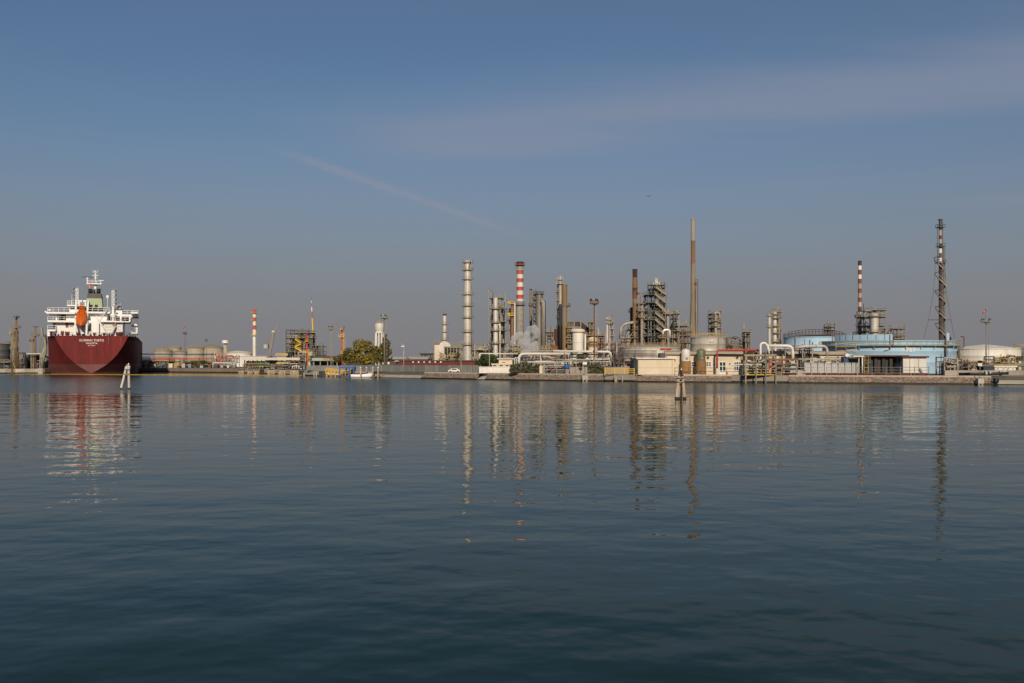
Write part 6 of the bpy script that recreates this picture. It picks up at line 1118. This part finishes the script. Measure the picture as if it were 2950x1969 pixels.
t = T('street_lamp', 'thin grey lamp post standing by the small yellowing tree', 'lamp', 1328, qY(1328) + 3.5); t.add(MB('pale_steel').cyl((0, 0, 0), (0, 0, t.z(1036)), 0.06, None, 8), 'post'); t.add(MB('pale_steel').beam((0, 0, t.z(1036)), (-0.5, 0, t.z(1035)), 0.12), 'lamp_head')
# red poles (loading towers)
def redpole(px, Y, ytop, w, plats, lab, m_='red', rail='bright_yellow', side=1):
    t = T('loading_tower', lab, 'loading tower', px, Y); r = t.w(w) / 2; t.add(MB(m_).cyl((0, 0, 0), (0, 0, t.z(ytop)), r * 1.1, r, 12), 'pole'); t.add(MB('dark_steel').b(-r * 3, r * 3.4, -0.3, 0.3, t.z(ytop), t.z(ytop) + 0.18), 'top_bracket')
    for y, wl, wr in plats:
        z = t.z(y); o = MB(rail); o.b(-t.w(wl), t.w(wr), -0.9, 0.9, z, z + 0.14); o.rail([(-t.w(wl), 0.9, z), (-t.w(wl), -0.9, z), (t.w(wr), -0.9, z), (t.w(wr), 0.9, z)], 0.65, 0.04, 1.2); t.add(o, 'platform')
    t.add(MB(rail).ladder(side * (r + 0.35), -0.2, 0.5, t.z(plats[0][0]) + 1, 0.5), 'ladder'); return t
redpole(985, 240, 944, 4.6, [(972, 7, 8), (1020, 1, 8), (951, 2, 4)], 'bright red pole with yellow platforms beside the autumn trees'); redpole(884, 262, 961, 4.2, [(1018, 1, 7), (985, 2, 6)], 'bright red pole in front of the yellow stair frame')
# yellow stair frame, crane jib and harbour crane on the left
frame(824, 894, 330, 8, (1030, 1015, 1003, 990, 975, 960), 'dark steel process frame with bright yellow stairs and platforms', 'dark_steel', 'rail_yellow', 4, stairs=[(852, 978, 868, 989), (868, 992, 852, 1000), (852, 1002, 870, 1012)], fill=30, vess=9, seed=151, fm=('steel', 'dark_steel', 'lagging', 'pale_steel'), stm='bright_yellow', toprail=False)
t = T('roof_frame', 'bare dark top frame over the yellow stair structure', 'steel frame', 859, 331); x0, x1 = t.x(824), t.x(893)
for yy in (0, 7):
    for f in (0, 0.35, 0.66, 1): t.add(MB('dark_steel').beam((x0 + (x1 - x0) * f, yy, 0), (x0 + (x1 - x0) * f, yy, t.z(952)), 0.24), 'post')
    t.add(MB('dark_steel').beam((x0, yy, t.z(952)), (x1, yy, t.z(953)), 0.4), 'beam')
frame(896, 926, 330, 8, (1024, 1011, 997), 'low grey braced frame right of the yellow stair structure', 'steel', 'steel', 4, fill=8, vess=2, seed=153, fm=('steel', 'pale_steel')); skid(850, 900, 322, 1012, 'silver pipe bundle at the foot of the yellow stair structure', 155, ('silver', 'lagging', 'steel'), n=14, vess=2)
t = T('mobile_crane', 'slim raised crane jib, yellow below and red and white above', 'crane', 904, 340); A, B = V((0, 0, t.z(1000))), V((t.x(897), 0, t.z(866)))
for a, b_, w0, m_ in ((0, 0.62, 1.0, 'bright_yellow'), (0.62, 0.76, 0.8, 'signal_red'), (0.76, 0.86, 0.7, 'white'), (0.86, 0.94, 0.55, 'signal_red'), (0.94, 1.0, 0.35, 'white')): t.add(MB(m_).beam(A.lerp(B, a), A.lerp(B, b_), t.w(3.2 * w0) , t.w(2.6 * w0)), 'jib_section')
t.add(MB('bright_yellow').b(-2, 3, -1.5, 1.5, 0, 2.8), 'carrier'); t.add(MB('dark_steel').beam(B, B + V((0.1, 0, 1.2)), 0.08), 'tip_aerial')
t = T('harbour_crane', 'grey harbour crane with its jib raised to the right', 'crane', 775, 330); P = lambda a, b_, y=0.0: (t.x(a), y, t.z(b_))
for a, b_, w_ in ((P(773, 1028), P(788, 957), 0.55), (P(777, 1028), P(790, 958), 0.45), (P(788, 957), P(802, 940), 0.3), (P(766, 992), P(787, 957), 0.25), (P(764, 1002), P(788, 960), 0.2)): t.add(MB('steel').beam(a, b_, w_), 'jib_beam')
for i in range(7): f = i / 7; t.add(MB('dark_steel').beam(V(P(773, 1028)).lerp(V(P(788, 957)), f), V(P(777, 1028)).lerp(V(P(790, 958)), f + 0.1), 0.14), 'lattice_brace')
t.add(MB('lagging').b(*[t.x(762), t.x(773)], -1, 1, t.z(1004), t.z(993)), 'cab'); t.add(MB('dark_steel').cyl(P(775, 1064), P(775, 1028), 0.9), 'column'); t.add(MB('white').beam(P(784, 955), P(791, 957), 0.5), 'head_sheave')
chimney(733, 420, 893, 10.5, 'small red and white banded chimney at the far left', 'white', [(967, 0, 6.28), (924, 2.6, 4.6), (903, 0, 6.28)], bands=[(893, 903, 'signal_red'), (903, 915, 'white'), (915, 926, 'signal_red'), (926, 938, 'white'), (938, 950, 'signal_red')], rail='bright_yellow', pw=0.9, seams=9, ladder=1)
# far left tank farm
for a in ((470, 420, 26, 1012, 'cream domed tank, leftmost of the far tank farm', 'dome', 9), (503, 440, 18, 1004, 'beige domed tank second from the left in the far tank farm', 'dome', 5), (519, 400, 19, 1015, 'small steel domed tank in front of the far tank farm', 'cone', 6), (562, 440, 26, 1004, 'wide steel tank with a yellow railing, middle of the far tank farm', 'dome', 5), (612, 445, 33, 1003, 'largest far tank with a brown dome and yellow railing', 'dome', 9), (628, 410, 18, 1022, 'low brown-domed tank in front of the largest far tank', 'dome', 6)): tank(a[0], a[1], a[2], a[3], a[4], 'fascia', a[5], a[6], 'rail_yellow', None, 36, seam=3, roofm='beige_steel')
tank(688, 400, 37, 1019, 'low white domed tank left of the small banded chimney', 'white', 'dome', 8, 'bright_yellow', None, 40, seam=3); building(675, 770, 380, 8, 1028, 'low white building under the small banded chimney', 'white', 'white', 0.3)
for a, b_, y, m_, rr, lab in ((392, 622, 1021, 'dark_blue', 1.4, 'dark blue pipe along the top of the far trestle'), (392, 640, 1029.5, 'lagging', 1.3, 'pale pipe of the far trestle'), (392, 610, 1034.5, 'red', 1.5, 'red pipe of the far trestle'), (392, 680, 1054, 'pale_steel', 0.9, 'lowest grey pipe of the far trestle')): pipe([(a, y), (b_, y)], 325, rr, lab, m_, sup=[404, 444, 488, 530, 574] if y < 1030 else None)
skid(398, 520, 330, 1036, 'mixed machinery under the left half of the far trestle', 161, ('lagging', 'pale_steel', 'red', 'stack_orange', 'dark_steel'), n=24, vess=3); skid(520, 620, 328, 1040, 'pump yard under the right half of the far trestle', 163, ('lagging', 'dark_steel', 'steel', 'pale_green'), n=20, vess=3); skid(612, 680, 322, 1024, 'dense rack of vertical white pipes at the end of the far trestle', 165, ('white', 'lagging', 'steel', 'red'), n=36, vess=2)
t = T('yellow_wall', 'mustard yellow low wall under the far trestle', 'wall', 486, 322); t.add(MB('rail_yellow').b(t.x(472), t.x(515), 0, 0.4, 0, t.z(1047)), 'wall_panel'); tree(575, 322, [(560, 1045, 14, 7), (585, 1045, 15, 7)], 'clipped dark hedge under the far trestle', 'leaf_olive', 900, 0.5, 0.1, 'hedge', 'hedge', 16)
fence(400, 700, 316, 1058, 'grey mesh fence along the far quay', 'fence_green', 3.4, solid=False)
KINDS = [(m_, big) for m_ in ('lagging', 'brick_red', 'dark_blue', 'rust', 'white', 'pale_green', 'shed_grey', 'dark_steel') for big in (0, 1)]; R.shuffle(KINDS)
for i, (m_, big) in enumerate(KINDS):
    px = 408 + i * 17.5 + R.uniform(-4, 4); t = T('stored_crate', {'lagging': 'pale grey', 'brick_red': 'brick red', 'dark_blue': 'dark blue', 'rust': 'rust brown', 'white': 'white', 'pale_green': 'pale green', 'shed_grey': 'mid grey', 'dark_steel': 'charcoal'}[m_] + (' tall' if big else ' low') + ' crate stored along the far quay right of the ship', 'crate', px, 317.5, 'crates and bins stored along the far quay'); w = t.w(R.uniform(2.5, 5)); h = R.uniform(1.15, 1.6) if big else R.uniform(0.6, 0.9)
    t.add(MB(m_).b(-w, w, 0, 1.4, 0.1, h), 'box'); t.add(MB('dark_steel').b(-w * 0.95, w * 0.95, 0.05, 1.35, 0, 0.1), 'base'); t.add(MB('steel').b(-w - 0.03, w + 0.03, -0.03, 1.43, h, h + 0.06), 'lid')
# loading canopies
for px0, px1, lab, m_, Yc in ((700, 782, 'left white loading canopy on posts', 'roof_white', 290), (781, 868, 'right white loading canopy with pumps beneath', 'roof_white', 285)):
    t = T('loading_canopy', lab, 'canopy', (px0 + px1) / 2, Yc); x0, x1 = t.x(px0), t.x(px1); t.add(MB(m_).b(x0, x1, -2, 4, t.z(1038), t.z(1031)), 'roof')
    for i in range(7): x_ = x0 + 0.5 + (x1 - x0 - 1) * i / 6; t.add(MB('rail_yellow' if i % 3 == 1 else 'beige_steel').beam((x_, 0, 0), (x_, 0, t.z(1038)), 0.24), 'post')
    t.add(MB('dark_steel').b(x0, x1, 3.5, 3.8, 0, t.z(1040)), 'back_wall')
skid(700, 782, 284, 1046, 'pump skid under the left white canopy', 171, ('lagging', 'rail_yellow', 'steel', 'white', 'green'), n=22, vess=3, dep=3); skid(784, 880, 279, 1046, 'pump skid under the right white canopy', 173, ('lagging', 'rail_yellow', 'steel', 'white', 'dark_steel'), n=24, vess=3, dep=3)
t = T('loading_canopy', 'pale green canopy with a rusty right half', 'canopy', 930, 268); t.add(MB('pale_green').b(t.x(886), t.x(934), -2, 4, t.z(1040), t.z(1032)), 'roof'); t.add(MB('beige_steel').b(t.x(934), t.x(980), -2, 4, t.z(1040), t.z(1032.5)), 'rusty_roof'); t.add(MB('dark_steel').b(t.x(888), t.x(980), 3, 3.2, 0, t.z(1041)), 'back_wall'); t.add(MB('roof_brown').b(t.x(880), t.x(985), 4.1, 12, t.z(1032), t.z(1026)), 'rear_roof')
for px in (890, 907, 926, 947, 974): t.add(MB('pale_steel').beam((t.x(px), -1.5, 0), (t.x(px), -1.5, t.z(1040)), 0.22), 'post')
for px in (896, 903): t.add(MB('green').beam((t.x(px), -1, t.z(1045)), (t.x(px + 6), -1, t.z(1050)), 0.3), 'green_pipe')
building(798, 826, 330, 8, 1026, 'small yellow-roofed cabin left of the yellow stair structure', 'lagging', 'rail_yellow', 0.4, 'cabin', 'cabin', roofh=0.9)
# ---------------------------------------------------------------- far left jetty beside the ship
J = lambda x, y, z=0.0: SL(x, y, z)
def jthing(name, lab, cat, px, Y): return T(name, lab, cat, px, Y)
t = T('jetty_wall', 'stained concrete jetty face left of the ship', 'quay wall', 60, 268, None, 0.0)
for i in range(6): a = -40 + i * 28; t.add(MB('pale_concrete' if i % 2 else 'concrete').b(t.x(a), t.x(a + 27.5), 0, 6.5, 0.35, 1.32), 'wall_block'); t.add(MB('weed').b(t.x(a), t.x(a + 27.5), 0.08, 6, -1, 0.34), 'wet_foot')
t.add(MB('pale_concrete').b(t.x(112), t.x(126), -0.6, 5, -1, 1.5), 'end_block'); t.add(MB('lagging').b(t.x(52), t.x(110), -0.12, -0.01, 0.5, 0.62), 'rubbing_strip'); t.add(MB('rust').cyl((t.x(36), -0.2, -1), (t.x(36), -0.2, 1.3), 0.22), 'pile')
t = redpole(47, 274, 914, 5.2, [(946, 7, 8), (918, 4, 3)], 'taller rust-red loading tower left of the ship', 'stack_orange', 'olive', -1)
frame(33, 44, 275, 1.6, (1030, 1005, 980, 956), 'yellowish ladder frame on the left of the taller red tower', 'rail_yellow', 'rail_yellow', 1, fill=2, vess=0, seed=181); t = T('cable_arm', 'thin arm at the top of the taller red tower', 'arm', 50, 274); t.add(MB('steel').beam((0, 0, t.z(915)), (t.x(63), 0, t.z(918)), 0.1), 'arm'); t.add(MB('beige_steel').b(t.x(28), t.x(42), -0.6, 0.6, t.z(962), t.z(956)), 'side_box')
t = redpole(102, 282, 943, 4.4, [(969, 6, 7)], 'shorter rust-red loading tower near the ship', 'stack_orange', 'olive', -1); t = T('service_stand', 'pale lattice stand left of the shorter red tower', 'stand', 93, 282)
for px in (90, 96): t.add(MB('pale_steel').beam((t.x(px), 0, 0), (t.x(px), 0, t.z(980)), 0.2), 'post')
t.add(MB('olive').b(t.x(86), t.x(99), -0.7, 0.7, t.z(983), t.z(977)), 'platform')
tank(0, 320, 27, 992, 'dark tank at the left edge of the photo', 'dark_steel', 'cone', 2, 'olive', None, 40)
t = building(71, 107, 288, 7, 1030, 'dark control hut on the jetty between the red towers', 'dark_blue', 'dark', 0.3, 'hut', 'hut', gable=8); t.add(MB('dark_steel').b(t.x(86), t.x(98), -0.05, 0, t.z(1050), t.z(1042)), 'window')
t = T('jetty_gantry', 'pipe gantry with a white top rail across the jetty', 'gantry', 95, 280)
t.add(MB('white').b(t.x(66), t.x(130), 0, 0.3, t.z(1020.5), t.z(1018.5)), 'top_rail'); t.add(MB('stack_orange').b(t.x(48), t.x(70), 0, 0.5, t.z(1020), t.z(1016)), 'orange_beam')
for px in (52, 68, 73, 116, 119, 126): t.add(MB('pale_steel' if px > 100 else 'beige_steel').beam((t.x(px), 0.1, 0), (t.x(px), 0.1, t.z(1019)), 0.25), 'post')
skid(48, 72, 284, 1026, 'small machinery between the taller red tower and the dark hut', 183, ('pale_steel', 'dark_steel', 'stack_orange'), n=10, vess=2); skid(107, 128, 276, 1032, 'valve group at the jetty end beside the ship', 185, ('pale_steel', 'rust', 'lagging'), n=14, vess=1, decks=0); skid(-20, 34, 290, 1040, 'grey machinery in front of the dark tank', 187, ('shed_grey', 'dark_steel', 'steel'), n=12, vess=3)
for i, (P, lab) in enumerate((([(120, 945), (123, 970), (130, 978), (133, 1010), (121, 1050)], 'grey loading arm folded upright beside the ship'), ([(130, 965), (134, 990), (123, 1020), (132, 1055)], 'second grey loading arm leaning on the ship side'))):
    t = T('marine_loader', lab, 'marine loader', P[0][0], 274 + i * 3)
    for a, b_ in zip(P, P[1:]): t.add(MB('pale_steel' if i else 'beige_steel').beam((t.x(a[0]), 0, t.z(a[1])), (t.x(b_[0]), 0, t.z(b_[1])), 0.42), 'arm_section'); t.add(MB('steel').beam((t.x(a[0]) - 0.5, 0.3, t.z(a[1])), (t.x(b_[0]) - 0.4, 0.3, t.z(b_[1])), 0.14), 'stay')
    t.add(MB('grey_green').cyl((t.x(P[-1][0]), 0, 0), (t.x(P[-1][0]), 0, t.z(1030)), 0.4), 'riser')
t = T('gangway', 'thin lattice gangway leaning between jetty and ship', 'gangway', 120, 277)
for a, b_ in (((112, 1018), (124, 950)), ((118, 1018), (130, 962))): t.add(MB('steel').beam((t.x(a[0]), 0, t.z(a[1])), (t.x(b_[0]), 0, t.z(b_[1])), 0.12), 'side_beam')
for f in range(8): t.add(MB('steel').beam((t.x(112 + 12 * f / 8), 0, t.z(1018 - 68 * f / 8)), (t.x(118 + 12 * f / 8), 0, t.z(1018 - 56 * f / 8)), 0.08), 'rung')
# ---------------------------------------------------------------- in the water
def dolphin(px, Y, piles, lab, cap, ropes, head):
    t = T('mooring_dolphin', lab, 'mooring post', px, Y, 'bricole mooring posts', 0.0)
    for (xb, xt, yt, dy, w, m_) in piles:
        a, b_ = V((t.x(xb), dy, -0.02)), V((t.x(xt), dy * 0.3, t.z(yt))); r = t.w(w) / 2; n_ = 7; pts = [a.lerp(b_, i / n_) + V((R.uniform(-.012, .012), 0, 0)) for i in range(n_ + 1)]; pts.insert(0, a + (a - b_) * 0.4); o = MB(m_); o.tube(pts, r, 12, True, r * 0.9); pl = t.add(o, 'pile'); d = (b_ - a); t.add(MB('weed').cyl(a - d * 0.1, a + d * (0.20 / d.length), r * 1.06, None, 12), 'weed_band', pl)
    for (xh, yb, yt, w, m_) in head: t.add(MB(m_).tube([(t.x(xh), 0, t.z(yb)), (t.x(xh) , 0, t.z(yt) - 0.1), (t.x(xh), 0, t.z(yt))], t.w(w) / 2, 10, True, t.w(w) * 0.28), 'post_head')
    for y, x0, x1 in ropes: t.add(MB('pale_steel').tube([(t.x(x0), -0.32, t.z(y)), (t.x((x0 + x1) / 2), -0.40, t.z(y) - 0.03), (t.x(x1), -0.32, t.z(y))], 0.045, 6), 'binding_rope')
    cx_, cy_ = cap; o = MB('ship_white'); o.lathe([(t.w(1.6), t.z(cy_ + 5)), (t.w(2.1), t.z(cy_ + 3.5)), (t.w(1.5), t.z(cy_ + 1)), (0, t.z(cy_ - 1))], 12, (t.x(cx_), 0)); t.add(o, 'white_cap')
    return t
dolphin(1960, 91.2, [(1947.5, 1954.5, 1084, -0.25, 9.5, 'timber'), (1971, 1966, 1085, -0.25, 9.5, 'timber'), (1957, 1958.5, 1084, 0.35, 7, 'timber'), (1963.5, 1962.5, 1078, 0.5, 6, 'dark_timber')], 'timber mooring dolphin of leaning piles in front of the two silos', (1963, 1062.5), [(1088.5, 1949, 1968), (1100, 1949, 1970)], [(1963, 1086, 1065, 6, 'dark_timber'), (1955.5, 1086, 1073, 4.5, 'dark_timber'), (1967.5, 1086, 1078, 4, 'dark_timber')])
dolphin(362, 122, [(350, 365, 1056, -0.2, 7, 'roof_white'), (372, 370.5, 1054, 0.0, 7.5, 'roof_white')], 'pale two-legged mooring dolphin in front of the ship', (370.5, 1047), [(1064, 361, 374), (1077, 358, 374)], [(366, 1064, 1050, 5, 'timber'), (370.5, 1064, 1049, 6, 'timber'), (374, 1063, 1054, 3.5, 'timber')])
G = 'timber pile clusters before the loading canopies'
for px, Y, n, w, dk, lab in ((696, 286, 7, 14, 0, 'pile cluster farthest left, by the brown quay wall'), (721, 280, 6, 12, 0, 'second pile cluster from the left'), (739, 277, 5, 9, 0, 'narrow pile cluster left of the dark piles'), (754, 274, 6, 11, 1, 'dark weathered pile cluster'), (782, 266, 8, 18, 0, 'pile cluster under the left white canopy'), (815, 258, 9, 20, 0, 'broad pile cluster under the right white canopy'), (851, 250, 10, 24, 0, 'broadest pile cluster, nearest the yellow gangway')):
    Y = qY(px) - 2.5; t = T('pile_cluster', lab, 'pile cluster', px, Y, G, 0.0)
    for row in (0, 1):
        for i in range(n):
            x_ = t.w(w) * ((i + 0.5 * row) / (n - 0.5) - 0.5) * 0.9; h = t.z(1063 if px < 770 else 1061) - R.uniform(0, 0.12); o = MB('dark_timber' if dk else 'timber'); h -= R.uniform(0, 0.35); o.cyl((x_ * 1.55 + R.uniform(-.05, .05), row * 0.5 - 0.45 + R.uniform(-.1, .1), -0.8), (x_ * R.uniform(0.85, 1.0), row * 0.5, h), 0.105, 0.085, 8); pl = t.add(o, 'pile')
    t.add(MB('dark_timber').b(-t.w(w) * 0.52, t.w(w) * 0.52, -0.4, 0.7, t.z(1063 if px < 770 else 1061) - 0.32, t.z(1063 if px < 770 else 1061) - 0.2), 'cap_frame')
t = T('mooring_post_group', 'low dark posts in the water below the pale sheet fence', 'mooring posts', 908, qY(908) - 1.5, None, 0.0)
for px, y in ((905, 1070), (911, 1072), (933, 1073), (876, 1074)): t.add(MB('timber').cyl((t.x(px), 0, -1), (t.x(px), 0, t.z(y)), 0.14, None, 8), 'post')
for px, yt, Y, lab in ((1039, 1058, 202.5, 'pale mooring post just left of the motorboat middle'), (1056, 1058, 207, 'pale mooring post behind the motorboat'), (1074, 1059, 206, 'thin pale mooring post at the bow of the motorboat'), (1089, 1058, 203, 'pale mooring post on the concrete slope right of the motorboat')):
    t = T('mooring_post', lab, 'mooring post', px, Y, 'single mooring posts by the motorboat', 0.0); t.add(MB('timber').cyl((0, 0, -1), (0, 0, t.z(yt)), 0.16, 0.13, 10), 'pile'); t.add(MB('white').cyl((0, 0, t.z(yt) - 0.25), (0, 0, t.z(yt) + 0.03), 0.165, 0.15, 10), 'white_band')
# floating boom
o = MB('boom_yellow'); P = [V((X(a, b_), b_, 0.06)) for a, b_ in ((22, 266), (140, 257), (264, 250.5), (420, 248), (600, 244), (760, 240), (880, 236))]
o.tube(fillet(P, 6), 0.045, 8); tag(o.build('floating_boom'), 'long thin yellow floating boom on the water in front of the ship', 'boom')
# yellow gangway, pontoon, blue canopy
t = T('gangway', 'bright yellow sloping gangway down to the pontoon', 'gangway', 960, 215.5, None, 0.0)
a, b_ = V((t.x(938), 0, t.z(1074))), V((t.x(982), 0, t.z(1079)))
for yy in (0, 1.4): t.add(MB('bright_yellow').beam(a + V((0, yy, -0.1)), b_ + V((0, yy, -0.1)), 0.14, 0.45), 'side_beam'); o = MB('bright_yellow'); o.rail([tuple(a + V((0, yy, 0.1))), tuple(b_ + V((0, yy, 0.1)))], 0.85, 0.06, 0.7); t.add(o, 'handrail')
t.add(MB('steel').beam(a + V((0, 0.7, -0.05)), b_ + V((0, 0.7, -0.05)), 1.3, 0.08), 'walkway'); t.add(MB('timber').cyl((t.x(940), 0.5, -1), (t.x(940), 0.5, t.z(1076)), 0.2), 'pile')
t = T('pontoon', 'dark floating pontoon under the blue canopy', 'pontoon', 985, 212.5, None, 0.0); t.add(MB('dark_steel').b(t.x(950), t.x(1015), -1, 2, -0.2, 0.45), 'float'); t.add(MB('bright_yellow').rail([(t.x(982), -1, 0.45), (t.x(1012), -1, 0.45)], 0.9, 0.05), 'railing')
for px in (945, 957, 969, 1008): t.add(MB('timber').cyl((t.x(px), -1.3, -1), (t.x(px), -1.3, t.z(1074)), 0.14, None, 8), 'pile')
t = T('blue_canopy', 'blue steel canopy on four posts over the pontoon', 'canopy', 1001, 212, None, 0.0); t.add(MB('blue').b(t.x(980), t.x(1022), -1.2, 1.8, t.z(1062), t.z(1057)), 'roof')
for px in (981, 1008, 1021.5): t.add(MB('blue').b(t.x(px) - 0.13, t.x(px) + 0.13, -1.25, -0.98, 0.2, t.z(1055)), 'post')
t.add(MB('blue').b(t.x(994) - 0.13, t.x(994) + 0.13, 1.5, 1.76, 0.2, t.z(1057)), 'post')
# motorboat
t = T('motorboat', 'white open motorboat with red cushions moored by the posts', 'boat', 1042, 204.5, None, 0.0); l0, l1 = t.x(1012), t.x(1072); o = MB('ship_white'); st = []
for f, hb, zk, zg in ((0, 0.85, -0.15, 0.72), (0.3, 1.0, -0.2, 0.70), (0.6, 0.95, -0.2, 0.74), (0.82, 0.6, -0.15, 0.86), (0.94, 0.25, 0.0, 0.95), (1.0, 0.02, 0.35, 1.0)):
    x_ = l0 + (l1 - l0) * f; o.v += [(x_, -hb, zg), (x_, -hb * 0.85, 0.1), (x_, 0, zk), (x_, hb * 0.85, 0.1), (x_, hb, zg), (x_, hb * 0.8, zg - 0.05), (x_, -hb * 0.8, zg - 0.05)]
for i in range(5):
    for j in range(7): j2 = (j + 1) % 7; a = i * 7; o.face((a + j, a + j2, a + 7 + j2, a + 7 + j), j < 4)
o.face(range(7)); t.add(o, 'hull'); t.add(MB('dull_red').b(l0 + 0.4, l0 + 2.4, -0.7, 0.7, 0.66, 0.95), 'cushion'); t.add(MB('dull_red').b(l0 + 2.6, l0 + 3.3, -0.6, 0.6, 0.66, 1.0), 'cushion'); t.add(MB('glass').beam((l0 + 3.4, 0, 0.75), (l0 + 3.1, 0, 1.2), 1.3, 0.05), 'windscreen'); t.add(MB('black').b(l0 - 0.35, l0 - 0.02, -0.2, 0.2, 0.2, 1.0), 'outboard_motor')
# loose rocks and debris on the slope, distant low skyline
t = T('rock_pile', 'rubble stones below the pale sheet fence left of the slope', 'rocks', 1085, 207, None, 0.0)
for i in range(30):
    px = R.uniform(1068, 1100); p = qpt(px, R.uniform(-0.2, 3.0), 0) - t.o.location; z = 0.15 + 0.35 * R.random() * 2; s_ = R.uniform(0.18, 0.42); o = MB('concrete'); o.lathe([(s_ * 0.7, z - s_), (s_, z), (s_ * 0.6, z + s_ * 0.5), (0, z + s_ * 0.6)], 6, (p.x, p.y)); t.add(o, 'rock')
for i, (px0, px1, Yd, y, m_, lab) in enumerate(((380, 560, 900, 1034, 'leaf_scrub', 'distant tree line left of the far tank farm'), (560, 1000, 950, 1035, 'leaf_scrub', 'distant tree line behind the loading canopies'), (1000, 1560, 900, 1034, 'leaf_scrub', 'distant tree line behind the autumn trees'), (1560, 2300, 900, 1034, 'leaf_scrub', 'distant tree line behind the stair tower'), (2300, 3100, 900, 1034, 'leaf_scrub', 'distant tree line behind the blue tanks'), (-200, 130, 900, 1033, 'leaf_scrub', 'distant tree line behind the jetty'))):
    vs, fs, tn = [], [], []; x0, x1 = X(px0, Yd), X(px1, Yd); k = int((x1 - x0) * 4)
    for j in range(k):
        x_ = R.uniform(x0, x1); h = (Zp(y, Yd) - GZ) * (0.75 + 0.6 * noise.noise(V((x_ * 0.05, i, 0)))); z = GZ + R.random() * h; y_ = Yd + R.uniform(-6, 6); s_ = 0.9; a = V((R.gauss(0, 1), R.gauss(0, .3), R.gauss(0, 1))).normalized() * s_; c = V((-a.z, 0.2, a.x)); q = len(vs); p = V((x_, y_, z)); vs += [tuple(p + a), tuple(p + c), tuple(p - a), tuple(p - c)]; fs.append((q, q + 1, q + 2, q + 3)); tn.append(R.random())
    me = bpy.data.meshes.new('tree_line'); me.from_pydata(vs, [], fs); me.materials.append(MT[m_]); at = me.attributes.new('tone', 'FLOAT', 'FACE'); at.data.foreach_set('value', tn); o = bpy.data.objects.new('tree_line', me); col.objects.link(o); tag(o, lab, 'trees', kind='stuff')

for px, py, Yb_, sp_, lab in ((1868, 567, 150, 0.5, 'dark bird flying high between the stair tower and the tallest chimney'),):
    o = MB('dark_steel'); o.v = [(-0.25, 0, 0), (0.22, -0.04, 0.02), (0.22, 0.04, 0.02), (0.0, 0, 0.07), (0, 0, -0.07), (0.1, -sp_, 0.16), (-0.08, -sp_ * 0.5, 0.11), (0.1, sp_, 0.16), (-0.08, sp_ * 0.5, 0.11), (0.12, -0.05, 0.03), (-0.1, -0.05, 0.03), (0.12, 0.05, 0.03), (-0.1, 0.05, 0.03), (-0.42, -0.07, 0.02), (-0.42, 0.07, 0.02)]
    for q in ((0, 1, 3), (1, 2, 3), (2, 0, 3), (0, 4, 1), (1, 4, 2), (2, 4, 0), (9, 5, 6, 10), (11, 12, 8, 7), (0, 13, 14)): o.face(q)
    bd = o.build('flying_bird', None, (X(px, Yb_), Yb_, Zp(py, Yb_))); bd.rotation_euler[2] = R.uniform(0.8, 1.6); tag(bd, lab, 'bird')
